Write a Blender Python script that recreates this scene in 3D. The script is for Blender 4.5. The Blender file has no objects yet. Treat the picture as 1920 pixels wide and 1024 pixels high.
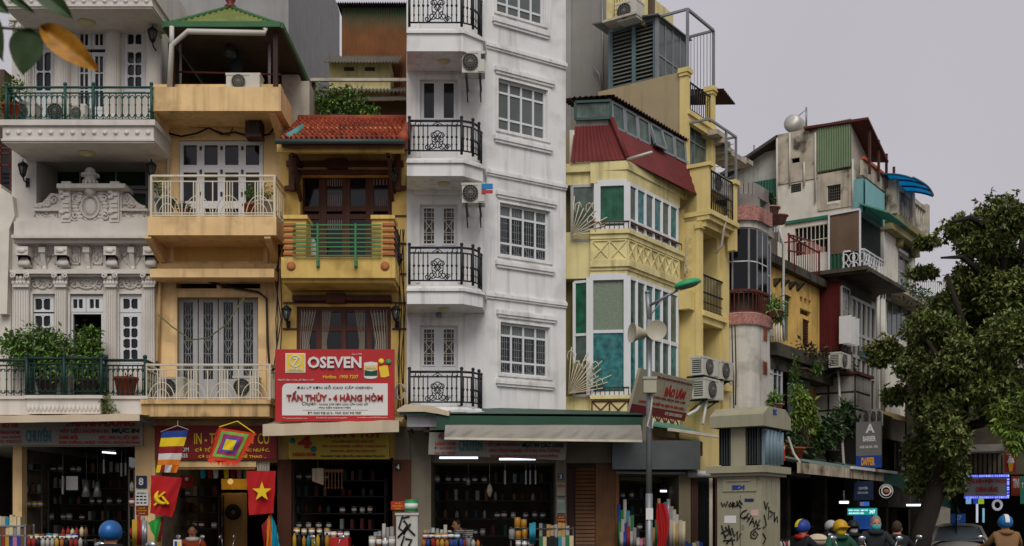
import bpy, bmesh, math, random
import numpy as np
from mathutils import Vector, Matrix
from math import sin, cos, pi, radians, sqrt
sc = bpy.context.scene
COL = sc.collection
# ---------------------------------------------------------------- camera
FP, CX, HZ, CZ = 2170.0, 960.0, 980.0, 1.5      # focal length, centre, horizon in photo pixels; eye height
cd = bpy.data.cameras.new('camera'); cam = bpy.data.objects.new('camera', cd); COL.objects.link(cam)
cam.location = (0, 0, CZ); cam.rotation_euler = (pi/2, 0, 0)
cd.sensor_width = 36; cd.lens = 36*FP/1920; cd.shift_y = (HZ-512)/1920
cd.clip_start = .1; cd.clip_end = 3000
cd.dof.use_dof = True; cd.dof.focus_distance = 23; cd.dof.aperture_fstop = 9
sc.camera = cam
# ---------------------------------------------------------------- overcast sky, soft sun, exposure
SUN_EL, SUN_AZ = radians(46), radians(176)       # azimuth: direction the light comes from, clockwise from +Y
wd = bpy.data.worlds.new('World'); sc.world = wd; wd.use_nodes = True
nt = wd.node_tree; nt.nodes.clear()
wo = nt.nodes.new('ShaderNodeOutputWorld'); bg = nt.nodes.new('ShaderNodeBackground')
sk = nt.nodes.new('ShaderNodeTexSky'); sk.sky_type = 'NISHITA'; sk.sun_disc = False
sk.sun_elevation = SUN_EL; sk.sun_rotation = SUN_AZ; sk.air_density = 1.5; sk.dust_density = 4
hs = nt.nodes.new('ShaderNodeHueSaturation'); hs.inputs['Saturation'].default_value = .12
nz = nt.nodes.new('ShaderNodeTexNoise'); nz.inputs['Scale'].default_value = 1.6; nz.inputs['Detail'].default_value = 5
cr = nt.nodes.new('ShaderNodeValToRGB')
cr.color_ramp.elements[0].position = .3; cr.color_ramp.elements[0].color = (3.8, 3.66, 4.1, 1)
cr.color_ramp.elements[1].position = .75; cr.color_ramp.elements[1].color = (4.75, 4.56, 5.0, 1)
mx = nt.nodes.new('ShaderNodeMixRGB'); mx.inputs[0].default_value = .9
nt.links.new(sk.outputs[0], hs.inputs['Color']); nt.links.new(nz.outputs[0], cr.inputs[0])
nt.links.new(hs.outputs[0], mx.inputs[1]); nt.links.new(cr.outputs[0], mx.inputs[2])
nt.links.new(mx.outputs[0], bg.inputs[0]); bg.inputs[1].default_value = .1
nt.links.new(bg.outputs[0], wo.inputs[0])
sd = bpy.data.lights.new('sun', 'SUN'); sun = bpy.data.objects.new('sun', sd); COL.objects.link(sun)
sd.energy = 1.5; sd.angle = radians(36); sd.color = (1, .965, .92)
sun.rotation_euler = Vector((sin(SUN_AZ)*cos(SUN_EL), cos(SUN_AZ)*cos(SUN_EL), sin(SUN_EL))).to_track_quat('Z', 'Y').to_euler()
vs = sc.view_settings; vs.view_transform = 'Standard'; vs.look = 'None'; vs.exposure = .2; vs.gamma = 1; vs.use_curve_mapping = False
sc.render.engine = 'CYCLES'; sc.cycles.max_bounces = 6; sc.cycles.diffuse_bounces = 3
# ---------------------------------------------------------------- materials
def C(h):
    h = h.lstrip('#'); r = [int(h[i:i+2], 16)/255 for i in (0, 2, 4)]
    return tuple((c/12.92 if c <= .04045 else ((c+.055)/1.055)**2.4) for c in r)
MATS = {}
def mat(name, col, rough=.75, var=.1, streak=0., mold=0., dirt=(.06, .052, .04), bump=.04, metal=0., scale=2.5, spec=.3,
        island=0., emit=0., grain=0., trans=0., alpha=1., hue=0.):
    if name in MATS: return MATS[name]
    if isinstance(col, str): col = C(col)
    m = bpy.data.materials.new(name); m.use_nodes = True; MATS[name] = m
    t = m.node_tree; N = t.nodes; lk = t.links.new; p = N['Principled BSDF']
    p.inputs['Roughness'].default_value = rough; p.inputs['Metallic'].default_value = metal
    p.inputs['Specular IOR Level'].default_value = spec
    g = N.new('ShaderNodeNewGeometry'); pos = g.outputs['Position']
    def noise(sc_, det=4, mp=None):
        n = N.new('ShaderNodeTexNoise'); n.inputs['Scale'].default_value = sc_; n.inputs['Detail'].default_value = det
        if mp:
            q = N.new('ShaderNodeVectorMath'); q.operation = 'MULTIPLY'; q.inputs[1].default_value = mp; lk(pos, q.inputs[0]); lk(q.outputs[0], n.inputs['Vector'])
        else: lk(pos, n.inputs['Vector'])
        return n.outputs[0]
    def mix(fac, a, b):
        x = N.new('ShaderNodeMix'); x.data_type = 'RGBA'
        if isinstance(fac, float): x.inputs['Factor'].default_value = fac
        else: lk(fac, x.inputs['Factor'])
        for s_, v in ((x.inputs[6], a), (x.inputs[7], b)):
            if isinstance(v, tuple): s_.default_value = (*v[:3], 1)
            else: lk(v, s_)
        return x.outputs[2]
    def ramp(v, a, b, top=1.):
        r = N.new('ShaderNodeMapRange'); r.inputs[1].default_value = a; r.inputs[2].default_value = b; r.inputs[4].default_value = top
        lk(v, r.inputs[0]); return r.outputs[0]
    lo = tuple(c*(1-var) for c in col); hi = tuple(min(1, c*(1+var)) for c in col)
    c = mix(ramp(noise(scale, 6), .3, .7), lo, hi)
    if island:
        h = N.new('ShaderNodeHueSaturation'); r = N.new('ShaderNodeMapRange')
        r.inputs[3].default_value = 1-island; r.inputs[4].default_value = 1+island
        lk(g.outputs['Random Per Island'], r.inputs[0]); lk(r.outputs[0], h.inputs['Value']); lk(c, h.inputs['Color'])
        if hue:
            w = N.new('ShaderNodeTexWhiteNoise'); w.noise_dimensions = '1D'; lk(g.outputs['Random Per Island'], w.inputs['W'])
            r2 = N.new('ShaderNodeMapRange'); r2.inputs[3].default_value = .5-hue; r2.inputs[4].default_value = .5+hue*.5
            lk(w.outputs[0], r2.inputs[0]); lk(r2.outputs[0], h.inputs['Hue'])
        c = h.outputs[0]
    if streak: c = mix(ramp(noise(1., 5, (7, 7, .45)), .52, .78, streak), c, dirt)
    if mold: c = mix(ramp(noise(1.7, 9), .53, .66, mold), c, dirt)
    if grain: c = mix(ramp(noise(1., 3, (30, 30, 1.5)), .35, .7, grain), c, tuple(q*.35 for q in col))
    lk(c, p.inputs['Base Color'])
    if bump:
        b = N.new('ShaderNodeBump'); b.inputs['Strength'].default_value = min(1, bump*6); b.inputs['Distance'].default_value = .01
        lk(noise(38, 4), b.inputs['Height']); lk(b.outputs[0], p.inputs['Normal'])
    if emit:
        p.inputs['Emission Color'].default_value = (*col, 1); p.inputs['Emission Strength'].default_value = emit
    if trans: p.inputs['Transmission Weight'].default_value = trans
    if alpha < 1: p.inputs['Alpha'].default_value = alpha
    return m
def translucent(m, col, f=.5):                               # thin sheet that lets light through
    t = m.node_tree; b = t.nodes['Principled BSDF']; o = t.nodes['Material Output']; x = t.nodes.new('ShaderNodeMixShader'); q = t.nodes.new('ShaderNodeBsdfTranslucent')
    q.inputs[0].default_value = (*C(col), 1); x.inputs[0].default_value = f; t.links.new(b.outputs[0], x.inputs[1]); t.links.new(q.outputs[0], x.inputs[2]); t.links.new(x.outputs[0], o.inputs[0]); return m
def glass(name, col, rough=.08, wob=.003, var=.25, spec=.45):
    m = mat(name, col, rough=rough, var=var, bump=wob, scale=1.1, spec=spec); return m
# ---------------------------------------------------------------- frames: a facade line on the ground; x along it, y inward, z up
class Fr:
    def __init__(s, ox, oy, deg):
        a = radians(deg); s.ox, s.oy, s.a = ox, oy, a
        s.ux, s.uy = cos(a), sin(a); s.nx, s.ny = sin(a), -cos(a)
    def x(s, px, w=0):
        k = (px-CX)/FP
        return (k*(s.oy+s.ny*w)-s.ox-s.nx*w)/(s.ux-k*s.uy)
    def Y(s, x, w=0): return s.oy+s.uy*x+s.ny*w
    def z(s, px, py, w=0): return CZ+(HZ-py)/FP*s.Y(s.x(px, w), w)
    def p(s, px, py, w=0): return (s.x(px, w), -w, s.z(px, py, w))
    def R(s, x0, y0, x1, y1, w=0):
        return s.x(x0, w), s.x(x1, w), s.z(x0, y1, w), s.z(x0, y0, w)
    def W(s, x, y, z): return (s.ox+s.ux*x-s.nx*y, s.oy+s.uy*x-s.ny*y, z)
def at(px, Y, deg): return Fr((px-CX)/FP*Y, Y, deg)
# ---------------------------------------------------------------- mesh builder
class MB:
    def __init__(s): s.v, s.f, s.m, s.s = [], [], [], []; s.cur = 0
    def add(s, vs, fs, smooth=False):
        o = len(s.v); s.v.extend(vs)
        for f in fs: s.f.append(tuple(i+o for i in f)); s.m.append(s.cur); s.s.append(smooth)
        return s
    def box(s, x0, y0, z0, x1, y1, z1):
        if x0 > x1: x0, x1 = x1, x0
        if y0 > y1: y0, y1 = y1, y0
        if z0 > z1: z0, z1 = z1, z0
        v = [(x0, y0, z0), (x1, y0, z0), (x1, y1, z0), (x0, y1, z0), (x0, y0, z1), (x1, y0, z1), (x1, y1, z1), (x0, y1, z1)]
        return s.add(v, [(3, 2, 1, 0), (4, 5, 6, 7), (0, 1, 5, 4), (1, 2, 6, 5), (2, 3, 7, 6), (3, 0, 4, 7)])
    def inbox(s, x0, y0, z0, x1, y1, z1, front=False):      # a room seen from its open front
        v = [(x0, y0, z0), (x1, y0, z0), (x1, y1, z0), (x0, y1, z0), (x0, y0, z1), (x1, y0, z1), (x1, y1, z1), (x0, y1, z1)]
        return s.add(v, [(0, 1, 2, 3), (7, 6, 5, 4), (5, 6, 2, 1), (6, 7, 3, 2), (7, 4, 0, 3)])
    def mbox(s, M, dx, dy, dz):
        o = len(s.v); s.box(-dx/2, -dy/2, -dz/2, dx/2, dy/2, dz/2)
        s.v[o:] = [tuple(M @ Vector(q)) for q in s.v[o:]]; return s
    def bar(s, a, b, w, d=None):                              # square bar from a to b
        a, b = Vector(a), Vector(b); t = b-a; L_ = t.length
        if L_ < 1e-6: return s
        q = t.to_track_quat('Z', 'Y').to_matrix().to_4x4(); q.translation = (a+b)/2
        return s.mbox(q, w, d or w, L_)
    def tube(s, pts, r, n=6, closed=False, caps=True):
        P = [Vector(p) for p in pts]; k = len(P)
        rs = r if isinstance(r, (list, tuple)) else [r]*k
        vs, fs = [], []; up = None
        for i, p in enumerate(P):
            if closed: t = P[(i+1) % k]-P[i-1]
            else: t = P[min(i+1, k-1)]-P[max(i-1, 0)]
            t = t.normalized() if t.length > 1e-9 else Vector((0, 0, 1))
            if up is None:
                up = t.orthogonal().normalized()
            up = up-t*up.dot(t); up = up.normalized() if up.length > 1e-6 else t.orthogonal().normalized()
            b = t.cross(up)
            for j in range(n):
                a = 2*pi*j/n; vs.append(tuple(p+(up*cos(a)+b*sin(a))*rs[i]))
        m = k if closed else k-1
        for i in range(m):
            i2 = (i+1) % k
            for j in range(n):
                j2 = (j+1) % n; fs.append((i*n+j, i*n+j2, i2*n+j2, i2*n+j))
        if caps and not closed: fs.append(tuple(range(n-1, -1, -1))); fs.append(tuple((k-1)*n+j for j in range(n)))
        return s.add(vs, fs, True)
    def lathe(s, prof, c=(0, 0, 0), n=14, axis='z', sy=1.):   # prof: (radius, height)
        vs, fs = [], []; k = len(prof)
        for r, h in prof:
            for j in range(n):
                a = 2*pi*j/n; x, y = r*cos(a), r*sin(a)*sy
                vs.append((c[0]+x, c[1]+y, c[2]+h) if axis == 'z' else (c[0]+x, c[1]+h, c[2]+y) if axis == 'y' else (c[0]+h, c[1]+x, c[2]+y))
        for i in range(k-1):
            for j in range(n):
                j2 = (j+1) % n; q = (i*n+j, i*n+j2, (i+1)*n+j2, (i+1)*n+j); fs.append(q if axis != 'y' else q[::-1])
        a, b = tuple(range(n-1, -1, -1)), tuple((k-1)*n+j for j in range(n))
        fs.append(a if axis != 'y' else a[::-1]); fs.append(b if axis != 'y' else b[::-1])
        return s.add(vs, fs, True)
    def plan(s, poly, z0, z1):                                # footprint (x,y) counter-clockwise from above, extruded
        n = len(poly); v = [(*p, z0) for p in poly]+[(*p, z1) for p in poly]
        return s.add(v, [tuple(range(n-1, -1, -1)), tuple(range(n, 2*n))]+[(i, (i+1) % n, n+(i+1) % n, n+i) for i in range(n)])
    def elev(s, poly, y0, y1):                                # outline (x,z) counter-clockwise from the front, extruded from y0 (front) to y1
        n = len(poly); v = [(p[0], y0, p[1]) for p in poly]+[(p[0], y1, p[1]) for p in poly]
        return s.add(v, [tuple(range(n)), tuple(range(2*n-1, n-1, -1))]+[(i, n+i, n+(i+1) % n, (i+1) % n) for i in range(n)])
    def sect(s, poly, x0, x1):                                # section (y,z) extruded along x
        n = len(poly); v = [(x0, *p) for p in poly]+[(x1, *p) for p in poly]
        return s.add(v, [tuple(range(n)), tuple(range(2*n-1, n-1, -1))]+[(i, n+i, n+(i+1) % n, (i+1) % n) for i in range(n)])
    def ball(s, c, r, n=10, m=7, sx=1, sy=1, sz=1):
        vs, fs = [], []
        for i in range(m+1):
            t = pi*i/m
            for j in range(n):
                a = 2*pi*j/n; vs.append((c[0]+r*sx*sin(t)*cos(a), c[1]+r*sy*sin(t)*sin(a), c[2]-r*sz*cos(t)))
        for i in range(m):
            for j in range(n): fs.append((i*n+j, i*n+(j+1) % n, (i+1)*n+(j+1) % n, (i+1)*n+j))
        return s.add(vs, fs, True)
    def grid(s, fn, nu, nv, smooth=True, thick=None):
        vs = [tuple(fn(i/nu, j/nv)) for j in range(nv+1) for i in range(nu+1)]
        fs = [(j*(nu+1)+i, j*(nu+1)+i+1, (j+1)*(nu+1)+i+1, (j+1)*(nu+1)+i) for j in range(nv) for i in range(nu)]
        return s.add(vs, fs, smooth)
    def corr(s, a, b, c, n, amp=.02, th=.004):                # corrugated sheet: a->b across the ribs, a->c along them
        a, b, c = Vector(a), Vector(b), Vector(c); nn = (b-a).cross(c-a).normalized()
        def fn(u, v): return a+(b-a)*u+(c-a)*v+nn*(amp*.5*math.cos(u*n*2*pi))
        s.grid(fn, n*4, 1, False); s.grid(lambda u, v: fn(1-u, v)-nn*th, n*4, 1, False)
        return s
    def mesh(s, name, mats, base=(0, 0, 0)):
        me = bpy.data.meshes.new(name)
        v = np.array(s.v, dtype=np.float64).reshape(-1, 3)-np.array(base)
        me.from_pydata(v.tolist(), [], s.f)
        for m in (mats if isinstance(mats, (list, tuple)) else [mats]): me.materials.append(m)
        me.polygons.foreach_set('material_index', s.m); me.polygons.foreach_set('use_smooth', s.s); me.update()
        return me
def tag(o, label=None, cat=None, group=None, kind=None):
    if label: o['label'] = label
    if cat: o['category'] = cat
    if group: o['group'] = group
    if kind: o['kind'] = kind
    return o
def link(name, me, parent=None, loc=(0, 0, 0), rot=None):
    o = bpy.data.objects.new(name, me); COL.objects.link(o); o.location = loc
    if rot is not None: o.rotation_euler = rot
    if parent: o.parent = parent
    return o
class Th:                                                     # a thing: an Empty at its base, coordinates in its frame
    def __init__(s, fr, name, label, cat, base, group=None):
        s.fr, s.base = fr, base
        s.ob = link(name, None, None, fr.W(*base), (0, 0, fr.a)); s.ob.empty_display_size = .1
        tag(s.ob, label, cat, group)
    def part(s, name, mb, m, parent=None, label=None, kind=None):
        o = link(name, mb.mesh(name, m, s.base), parent or s.ob); tag(o, label, kind=kind); return o
    def inst(s, name, me, loc, parent=None, rot=None, m=None, label=None, scale=None):
        o = link(name, me, parent or s.ob, tuple(a-b for a, b in zip(loc, s.base)), rot)
        if m: o.material_slots[0].link = 'OBJECT'; o.material_slots[0].material = m
        if scale: o.scale = scale
        tag(o, label); return o
def solo(fr, name, label, cat, mb, m, group=None, kind=None):
    v = np.array(mb.v); base = (float((v[:, 0].min()+v[:, 0].max())/2), float((v[:, 1].min()+v[:, 1].max())/2), float(v[:, 2].min()))
    o = link(name, mb.mesh(name, m, base), None, fr.W(*base), (0, 0, fr.a)); tag(o, label, cat, group, kind); return o
def put(name, me, label, cat, fr, loc, group=None, m=None, rz=0, scale=None, rot=None):   # one more individual sharing mesh data
    o = link(name, me, None, fr.W(*loc), rot or (0, 0, fr.a+rz)); tag(o, label, cat, group)
    if m: o.material_slots[0].link = 'OBJECT'; o.material_slots[0].material = m
    if scale: o.scale = scale
    return o
def dup(ob, fr, loc, label, rz=0, group=None, mats=None):
    r = ob.copy(); COL.objects.link(r); r.location = fr.W(*loc); r.rotation_euler = (0, 0, fr.a+rz); r['label'] = label
    if group: r['group'] = group
    for ch in ob.children:
        c = ch.copy(); COL.objects.link(c); c.parent = r
        if mats and ch.name.split('.')[0] in mats:
            c.material_slots[0].link = 'OBJECT'; c.material_slots[0].material = mats[ch.name.split('.')[0]]
        for g in ch.children:
            d = g.copy(); COL.objects.link(d); d.parent = c
    return r
_tc = {}
def text_mesh(s, w, h, m, ext=.004, bold=0., shear=0.):       # lettering fitted to w x h, centred, facing -y
    key = (s, bold, shear)
    if key not in _tc:
        cu = bpy.data.curves.new('lettering', 'FONT'); cu.body = s; cu.offset = bold; cu.shear = shear; cu.resolution_u = 2; cu.extrude = .01
        o = bpy.data.objects.new('lettering', cu); COL.objects.link(o)
        me = bpy.data.meshes.new_from_object(o); bpy.data.objects.remove(o); bpy.data.curves.remove(cu)
        v = np.empty(len(me.vertices)*3); me.vertices.foreach_get('co', v); _tc[key] = (v.reshape(-1, 3), [tuple(p.vertices) for p in me.polygons])
        bpy.data.meshes.remove(me)
    v, f = _tc[key]
    if not len(v): return None
    lo, hi = v.min(0), v.max(0); c = (lo+hi)/2; sz = np.maximum(hi-lo, 1e-6)
    q = np.empty_like(v); q[:, 0] = (v[:, 0]-c[0])/sz[0]*w; q[:, 2] = (v[:, 1]-c[1])/sz[1]*h; q[:, 1] = -(v[:, 2]-c[2])/sz[2]*ext
    me = bpy.data.meshes.new('lettering'); me.from_pydata(q.tolist(), [], f); me.materials.append(m); me.update()
    return me
def text(th, fr, s, px0, py0, px1, py1, w, m, parent=None, bold=.0, ext=.006, shear=0., rot=None):
    x0, x1, z0, z1 = fr.R(px0, py0, px1, py1, w)
    me = text_mesh(s, x1-x0, z1-z0, m, ext, bold, shear)
    return th.inst('lettering', me, ((x0+x1)/2, -w-ext/2, (z0+z1)/2), parent, rot)
def bx(fr, mb, px0, py0, px1, py1, w1, w0):                   # box whose front (at w1) covers this rectangle of the photograph
    x0, x1, z0, z1 = fr.R(px0, py0, px1, py1, w1); return mb.box(x0, -w1, z0, x1, -w0, z1)
def wall(mb, x0, x1, z0, z1, holes, w=0., rev=.25, back=5.):  # wall front with real openings, reveals, sides and top
    y = -w; xs = sorted({x0, x1, *[h[0] for h in holes], *[h[1] for h in holes]}); zs = sorted({z0, z1, *[h[2] for h in holes], *[h[3] for h in holes]})
    for i in range(len(xs)-1):
        for j in range(len(zs)-1):
            cx, cz = (xs[i]+xs[i+1])/2, (zs[j]+zs[j+1])/2
            if cx < x0 or cx > x1 or cz < z0 or cz > z1: continue
            if any(h[0] < cx < h[1] and h[2] < cz < h[3] for h in holes): continue
            mb.add([(xs[i], y, zs[j]), (xs[i+1], y, zs[j]), (xs[i+1], y, zs[j+1]), (xs[i], y, zs[j+1])], [(0, 1, 2, 3)])
    for h in holes:
        a, b, c, d = h[:4]; e = y+(h[4] if len(h) > 4 else rev)
        mb.add([(a, y, c), (b, y, c), (b, y, d), (a, y, d), (a, e, c), (b, e, c), (b, e, d), (a, e, d)],
               [(0, 4, 5, 1), (1, 5, 6, 2), (2, 6, 7, 3), (3, 7, 4, 0)])
    Y = y+back
    mb.add([(x0, y, z0), (x1, y, z0), (x1, y, z1), (x0, y, z1), (x0, Y, z0), (x1, Y, z0), (x1, Y, z1), (x0, Y, z1)],
           [(1, 5, 6, 2), (4, 0, 3, 7), (3, 2, 6, 7), (5, 4, 7, 6)])
    return mb
def window(th, x0, x1, z0, z1, w, cols, rows, fm, gm, fw=.05, d=.06, name='window', bar=.03, label=None, pn='pane', open_=None):
    """frame with mullions as one part, every pane a sub-part; cols/rows are counts or lists of fractions"""
    cs = [i/cols for i in range(cols+1)] if isinstance(cols, int) else [0, *cols, 1]
    rs = [i/rows for i in range(rows+1)] if isinstance(rows, int) else [0, *rows, 1]
    mb = MB(); y = -w
    mb.box(x0, y, z0, x0+fw, y+d, z1); mb.box(x1-fw, y, z0, x1, y+d, z1)
    mb.box(x0+fw, y+.001, z0, x1-fw, y+d, z0+fw); mb.box(x0+fw, y+.001, z1-fw, x1-fw, y+d, z1)
    X = [x0+(x1-x0)*c for c in cs]; Z = [z0+(z1-z0)*r for r in rs]
    for q in X[1:-1]: mb.box(q-bar/2, y+.004, z0+fw, q+bar/2, y+d-.004, z1-fw)
    for q in Z[1:-1]: mb.box(x0+fw, y+.008, q-bar/2, x1-fw, y+d-.008, q+bar/2)
    fo = th.part(name, mb, fm, label=label)
    for i in range(len(X)-1):
        for j in range(len(Z)-1):
            g = MB(); g.box(X[i]+.012, y+d*.55, Z[j]+.012, X[i+1]-.012, y+d*.55+.012, Z[j+1]-.012)
            th.part(pn, g, gm[(i*3+j) % len(gm)] if isinstance(gm, list) else gm, fo)
    return fo
def spiral(c, r, turns, a0, sgn=1, n=14, y=0.):               # flat spiral in the x-z plane
    return [(c[0]+r*(1-.8*i/n)*cos(a0+sgn*turns*2*pi*i/n), c[1]+y, c[2]+r*(1-.8*i/n)*sin(a0+sgn*turns*2*pi*i/n)) for i in range(n+1)]
def arc(c, rx, rz, a0, a1, n=10):
    return [(c[0]+rx*cos(a0+(a1-a0)*i/n), c[1], c[2]+rz*sin(a0+(a1-a0)*i/n)) for i in range(n+1)]
def leaves(blobs, n, size, seed, shell=.55, whorl=0, droop=.3, asp=.45):
    """many separate leaves spread through ellipsoids (cx,cy,cz,rx,ry,rz); returns an MB"""
    rg = np.random.default_rng(seed); B = np.array(blobs, float); vol = B[:, 3]*B[:, 4]*B[:, 5]; vol = vol**.55
    k = rg.choice(len(B), n, p=vol/vol.sum()); d = rg.normal(size=(n, 3)); d /= np.linalg.norm(d, axis=1)[:, None]
    r = shell+(1-shell)*rg.random(n)**.6; r = np.where(rg.random(n) < .25, r*rg.random(n), r); r *= 1+.18*rg.normal(size=n)
    c = B[k, :3]+d*B[k, 3:]*r[:, None]
    if whorl:
        c = np.repeat(c, whorl, 0); d = np.repeat(d, whorl, 0); n = len(c)
    t = rg.normal(size=(n, 3))+d*(.8 if not whorl else .5); t[:, 2] -= droop; t /= np.linalg.norm(t, axis=1)[:, None]
    up = rg.normal(size=(n, 3))*.5+np.array([0, 0, 1.]); s_ = np.cross(t, up); s_ /= np.linalg.norm(s_, axis=1)[:, None]+1e-9
    nn = np.cross(s_, t); L = (size*(.6+.8*rg.random(n)))[:, None]; w = L*asp
    v = np.stack([c, c+t*L*.45+s_*w*.5+nn*L*.06, c+t*L-nn*L*.1, c+t*L*.45-s_*w*.5+nn*L*.06], 1).reshape(-1, 3)
    mb = MB(); mb.v = v.tolist(); mb.f = [(4*i, 4*i+1, 4*i+2, 4*i+3) for i in range(n)]; mb.m = [0]*n; mb.s = [False]*n
    return mb
# ---------------------------------------------------------------- palette
WH = mat('white_plaster', '#d2ccc2', var=.06, streak=.28, mold=.12, dirt=C('#8d8472'))
WT = mat('tower_white', '#e2e1dd', var=.04, streak=.6, mold=.3, dirt=C('#94918c'))
CREAM = mat('cream_render', '#e4c18a', var=.1, streak=.6, mold=.45, dirt=C('#957a54'))
CREAMD = mat('cream_weathered', '#d3b079', var=.12, streak=.95, mold=.6, dirt=C('#4d4231'))
OCH = mat('ochre_panel', '#caa05a', var=.08, streak=.3, mold=.15, dirt=C('#8c6a38'))
YEL = mat('yellow_render', '#d9b767', var=.1, streak=.55, mold=.45, dirt=C('#86692f'))
LEMON = mat('lemon_render', '#dccf95', var=.08, streak=.6, mold=.4, dirt=C('#8b7d50'))
GREY = mat('grey_render', '#8f8f8c', var=.07, streak=.3, mold=.25, dirt=C('#6f6e69'))
CONC = mat('stained_concrete', '#b9b0a0', var=.15, streak=.6, mold=.75, dirt=C('#5d564a'))
CONC2 = mat('mottled_concrete', '#b8ae9b', var=.2, streak=.6, mold=.95, dirt=C('#3c382f'))
PALE = mat('pale_wall', '#d8d2c4', var=.08, streak=.4, mold=.2, dirt=C('#7f7867'))
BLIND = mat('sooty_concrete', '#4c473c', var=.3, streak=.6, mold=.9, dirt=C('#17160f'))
RED = mat('red_sign', '#b01f1f', rough=.45, var=.04, spec=.4, bump=.01)
DRED = mat('dark_red_sign', '#7c1f1d', rough=.5, var=.06, bump=.01)
REDM = mat('red_sheet', '#672725', rough=.65, var=.18, streak=.35, dirt=C('#4d1715'), bump=.02)
WHP = mat('white_print', '#d8d6d0', rough=.5, var=.03, bump=0)
YEP = mat('yellow_print', '#e3c22f', rough=.5, var=.03, bump=0)
ORP = mat('orange_print', '#dd7a22', rough=.5, var=.04, bump=0)
BLP = mat('blue_print', '#22408c', rough=.5, var=.04, bump=0)
NAVY = mat('navy_enamel', '#1d2c52', rough=.35, var=.05, bump=0)
BKP = mat('black_print', '#1c1c1c', rough=.55, var=.05, bump=0)
TEP = mat('teal_print', '#1d6f77', rough=.5, var=.05, bump=0)
REP = mat('red_print', '#a02420', rough=.5, var=.05, bump=0)
MAP = mat('maroon_print', '#6e1f22', rough=.5, var=.05, bump=0)
GRP = mat('green_print', '#2d8f4e', rough=.5, var=.05, bump=0)
GRN = mat('green_iron', '#1f4a40', rough=.5, var=.2, bump=.02)
GRN2 = mat('dark_green_iron', '#16332d', rough=.5, var=.2, bump=.02)
GRN3 = mat('mid_green_rail', '#3e7a4a', rough=.5, var=.15, bump=.02)
BLK = mat('black_iron', '#22242a', rough=.5, var=.15, bump=.02)
WIR = mat('white_iron', '#cfc5ae', rough=.55, var=.12, bump=.02, streak=.3, dirt=C('#8a7550'))
WPN = mat('white_paintwork', '#d5d6d6', rough=.5, var=.04, bump=.01, streak=.1, dirt=C('#9a958a'))
GPN = mat('grey_white_paintwork', '#a9aaa9', rough=.55, var=.06, bump=.01, streak=.2, dirt=C('#77746c'))
ALU = mat('aluminium', '#c4c4c4', rough=.45, var=.06, bump=.01)
GALV = mat('galvanised', '#8b8f90', rough=.45, var=.12, metal=.5, bump=.02)
RUST = mat('rusty_iron', '#5b2c22', rough=.8, var=.3, bump=.05)
WOOD = mat('brown_wood', '#5e3320', rough=.5, var=.15, grain=.6, bump=.03)
WOODD = mat('dark_wood', '#4a2a1c', rough=.55, var=.15, grain=.5, bump=.03)
OAKW = mat('shutter_wood', '#7b4f26', rough=.5, var=.2, grain=.5, bump=.03)
PLY = mat('plywood', '#77502b', rough=.5, var=.25, grain=.35, scale=4, bump=.02)
TERRA = mat('terracotta', '#8f432d', rough=.8, var=.25, island=.25, mold=.35, dirt=C('#3d2a22'))
ORNG = mat('orange_clay_paint', '#a8653c', rough=.7, var=.12)
GL = glass('dark_glass', '#14171a')
GLG = glass('green_grey_glass', '#4d5a55', rough=.15, var=.3)
GLB = glass('bottle_green_glass', '#23402f', rough=.2)
GLD = mat('green_tint_glass', '#1f5b41', rough=.18, var=.5, scale=5, bump=.003, spec=.45, grain=.3)
GLT = mat('teal_glass', '#2a6c6c', rough=.15, var=.6, scale=9, bump=.003, spec=.45, mold=.5, dirt=C('#51675a'))
GLF = mat('frosted_glass', '#75836f', rough=.4, var=.25, scale=40, bump=.05)
GLS = mat('grey_green_glass', '#53635a', rough=.12, var=.5, scale=4, bump=.003, spec=.45, grain=.4)
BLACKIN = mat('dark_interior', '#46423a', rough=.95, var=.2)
SHOPIN = mat('shop_interior', '#7d7568', rough=.95, var=.3, spec=.1)
CANV = mat('cream_canvas', '#c9b89d', rough=.85, var=.08, streak=.25, dirt=C('#8f7d60'), bump=.06)
CANG = mat('grey_canvas', '#8f8b81', rough=.85, var=.08, streak=.2, dirt=C('#80796c'), bump=.06)
GSH = mat('green_sheet', '#2d4a40', rough=.5, var=.1, streak=.3, dirt=C('#51564a'))
ACW = mat('ac_casing', '#c2bfb2', rough=.5, var=.05, streak=.2, dirt=C('#8b8472'), bump=.01)
ACD = mat('ac_grille', '#2d2d2b', rough=.7, var=.1)
ACM = mat('ac_fan_cover', '#6f6d66', rough=.6, var=.1)
CABLE = mat('cable_black', '#1c1c1b', rough=.6, var=.1, bump=0)
CABLW = mat('cable_pale', '#b3ada0', rough=.6, var=.1, bump=0)
PVC = mat('pvc_pipe', '#c6c3b8', rough=.45, var=.06, bump=0)
LEAF = mat('leaf_green', '#5a7d35', rough=.5, var=.15, island=.5, bump=0, hue=.03, spec=.4)
LEAFD = mat('leaf_dark', '#2f4a24', rough=.45, var=.15, island=.55, bump=0, hue=.035, spec=.45)
LEAFY = mat('leaf_lime', '#5f7829', rough=.5, var=.15, island=.4, bump=0, hue=.04, spec=.4)
BARK = mat('bark', '#2b251f', rough=.9, var=.3, grain=.5, mold=.4, dirt=C('#23261d'), bump=.12)
STEM = mat('stem', '#4d4030', rough=.9, var=.2)
POT = mat('clay_pot', '#9b4a30', rough=.8, var=.2)
POTD = mat('dark_pot', '#3a2f2a', rough=.7, var=.2)
SKIN = mat('skin', '#b07a5a', rough=.55, var=.06, bump=.01)
HAIR = mat('black_hair', '#15120f', rough=.5, var=.2)
TUBE = mat('tube_light', '#eef2ff', emit=1.8, bump=0, var=0)
LAMPY = mat('dome_lamp', '#c7bf8e', rough=.4, var=.05, bump=0)
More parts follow.
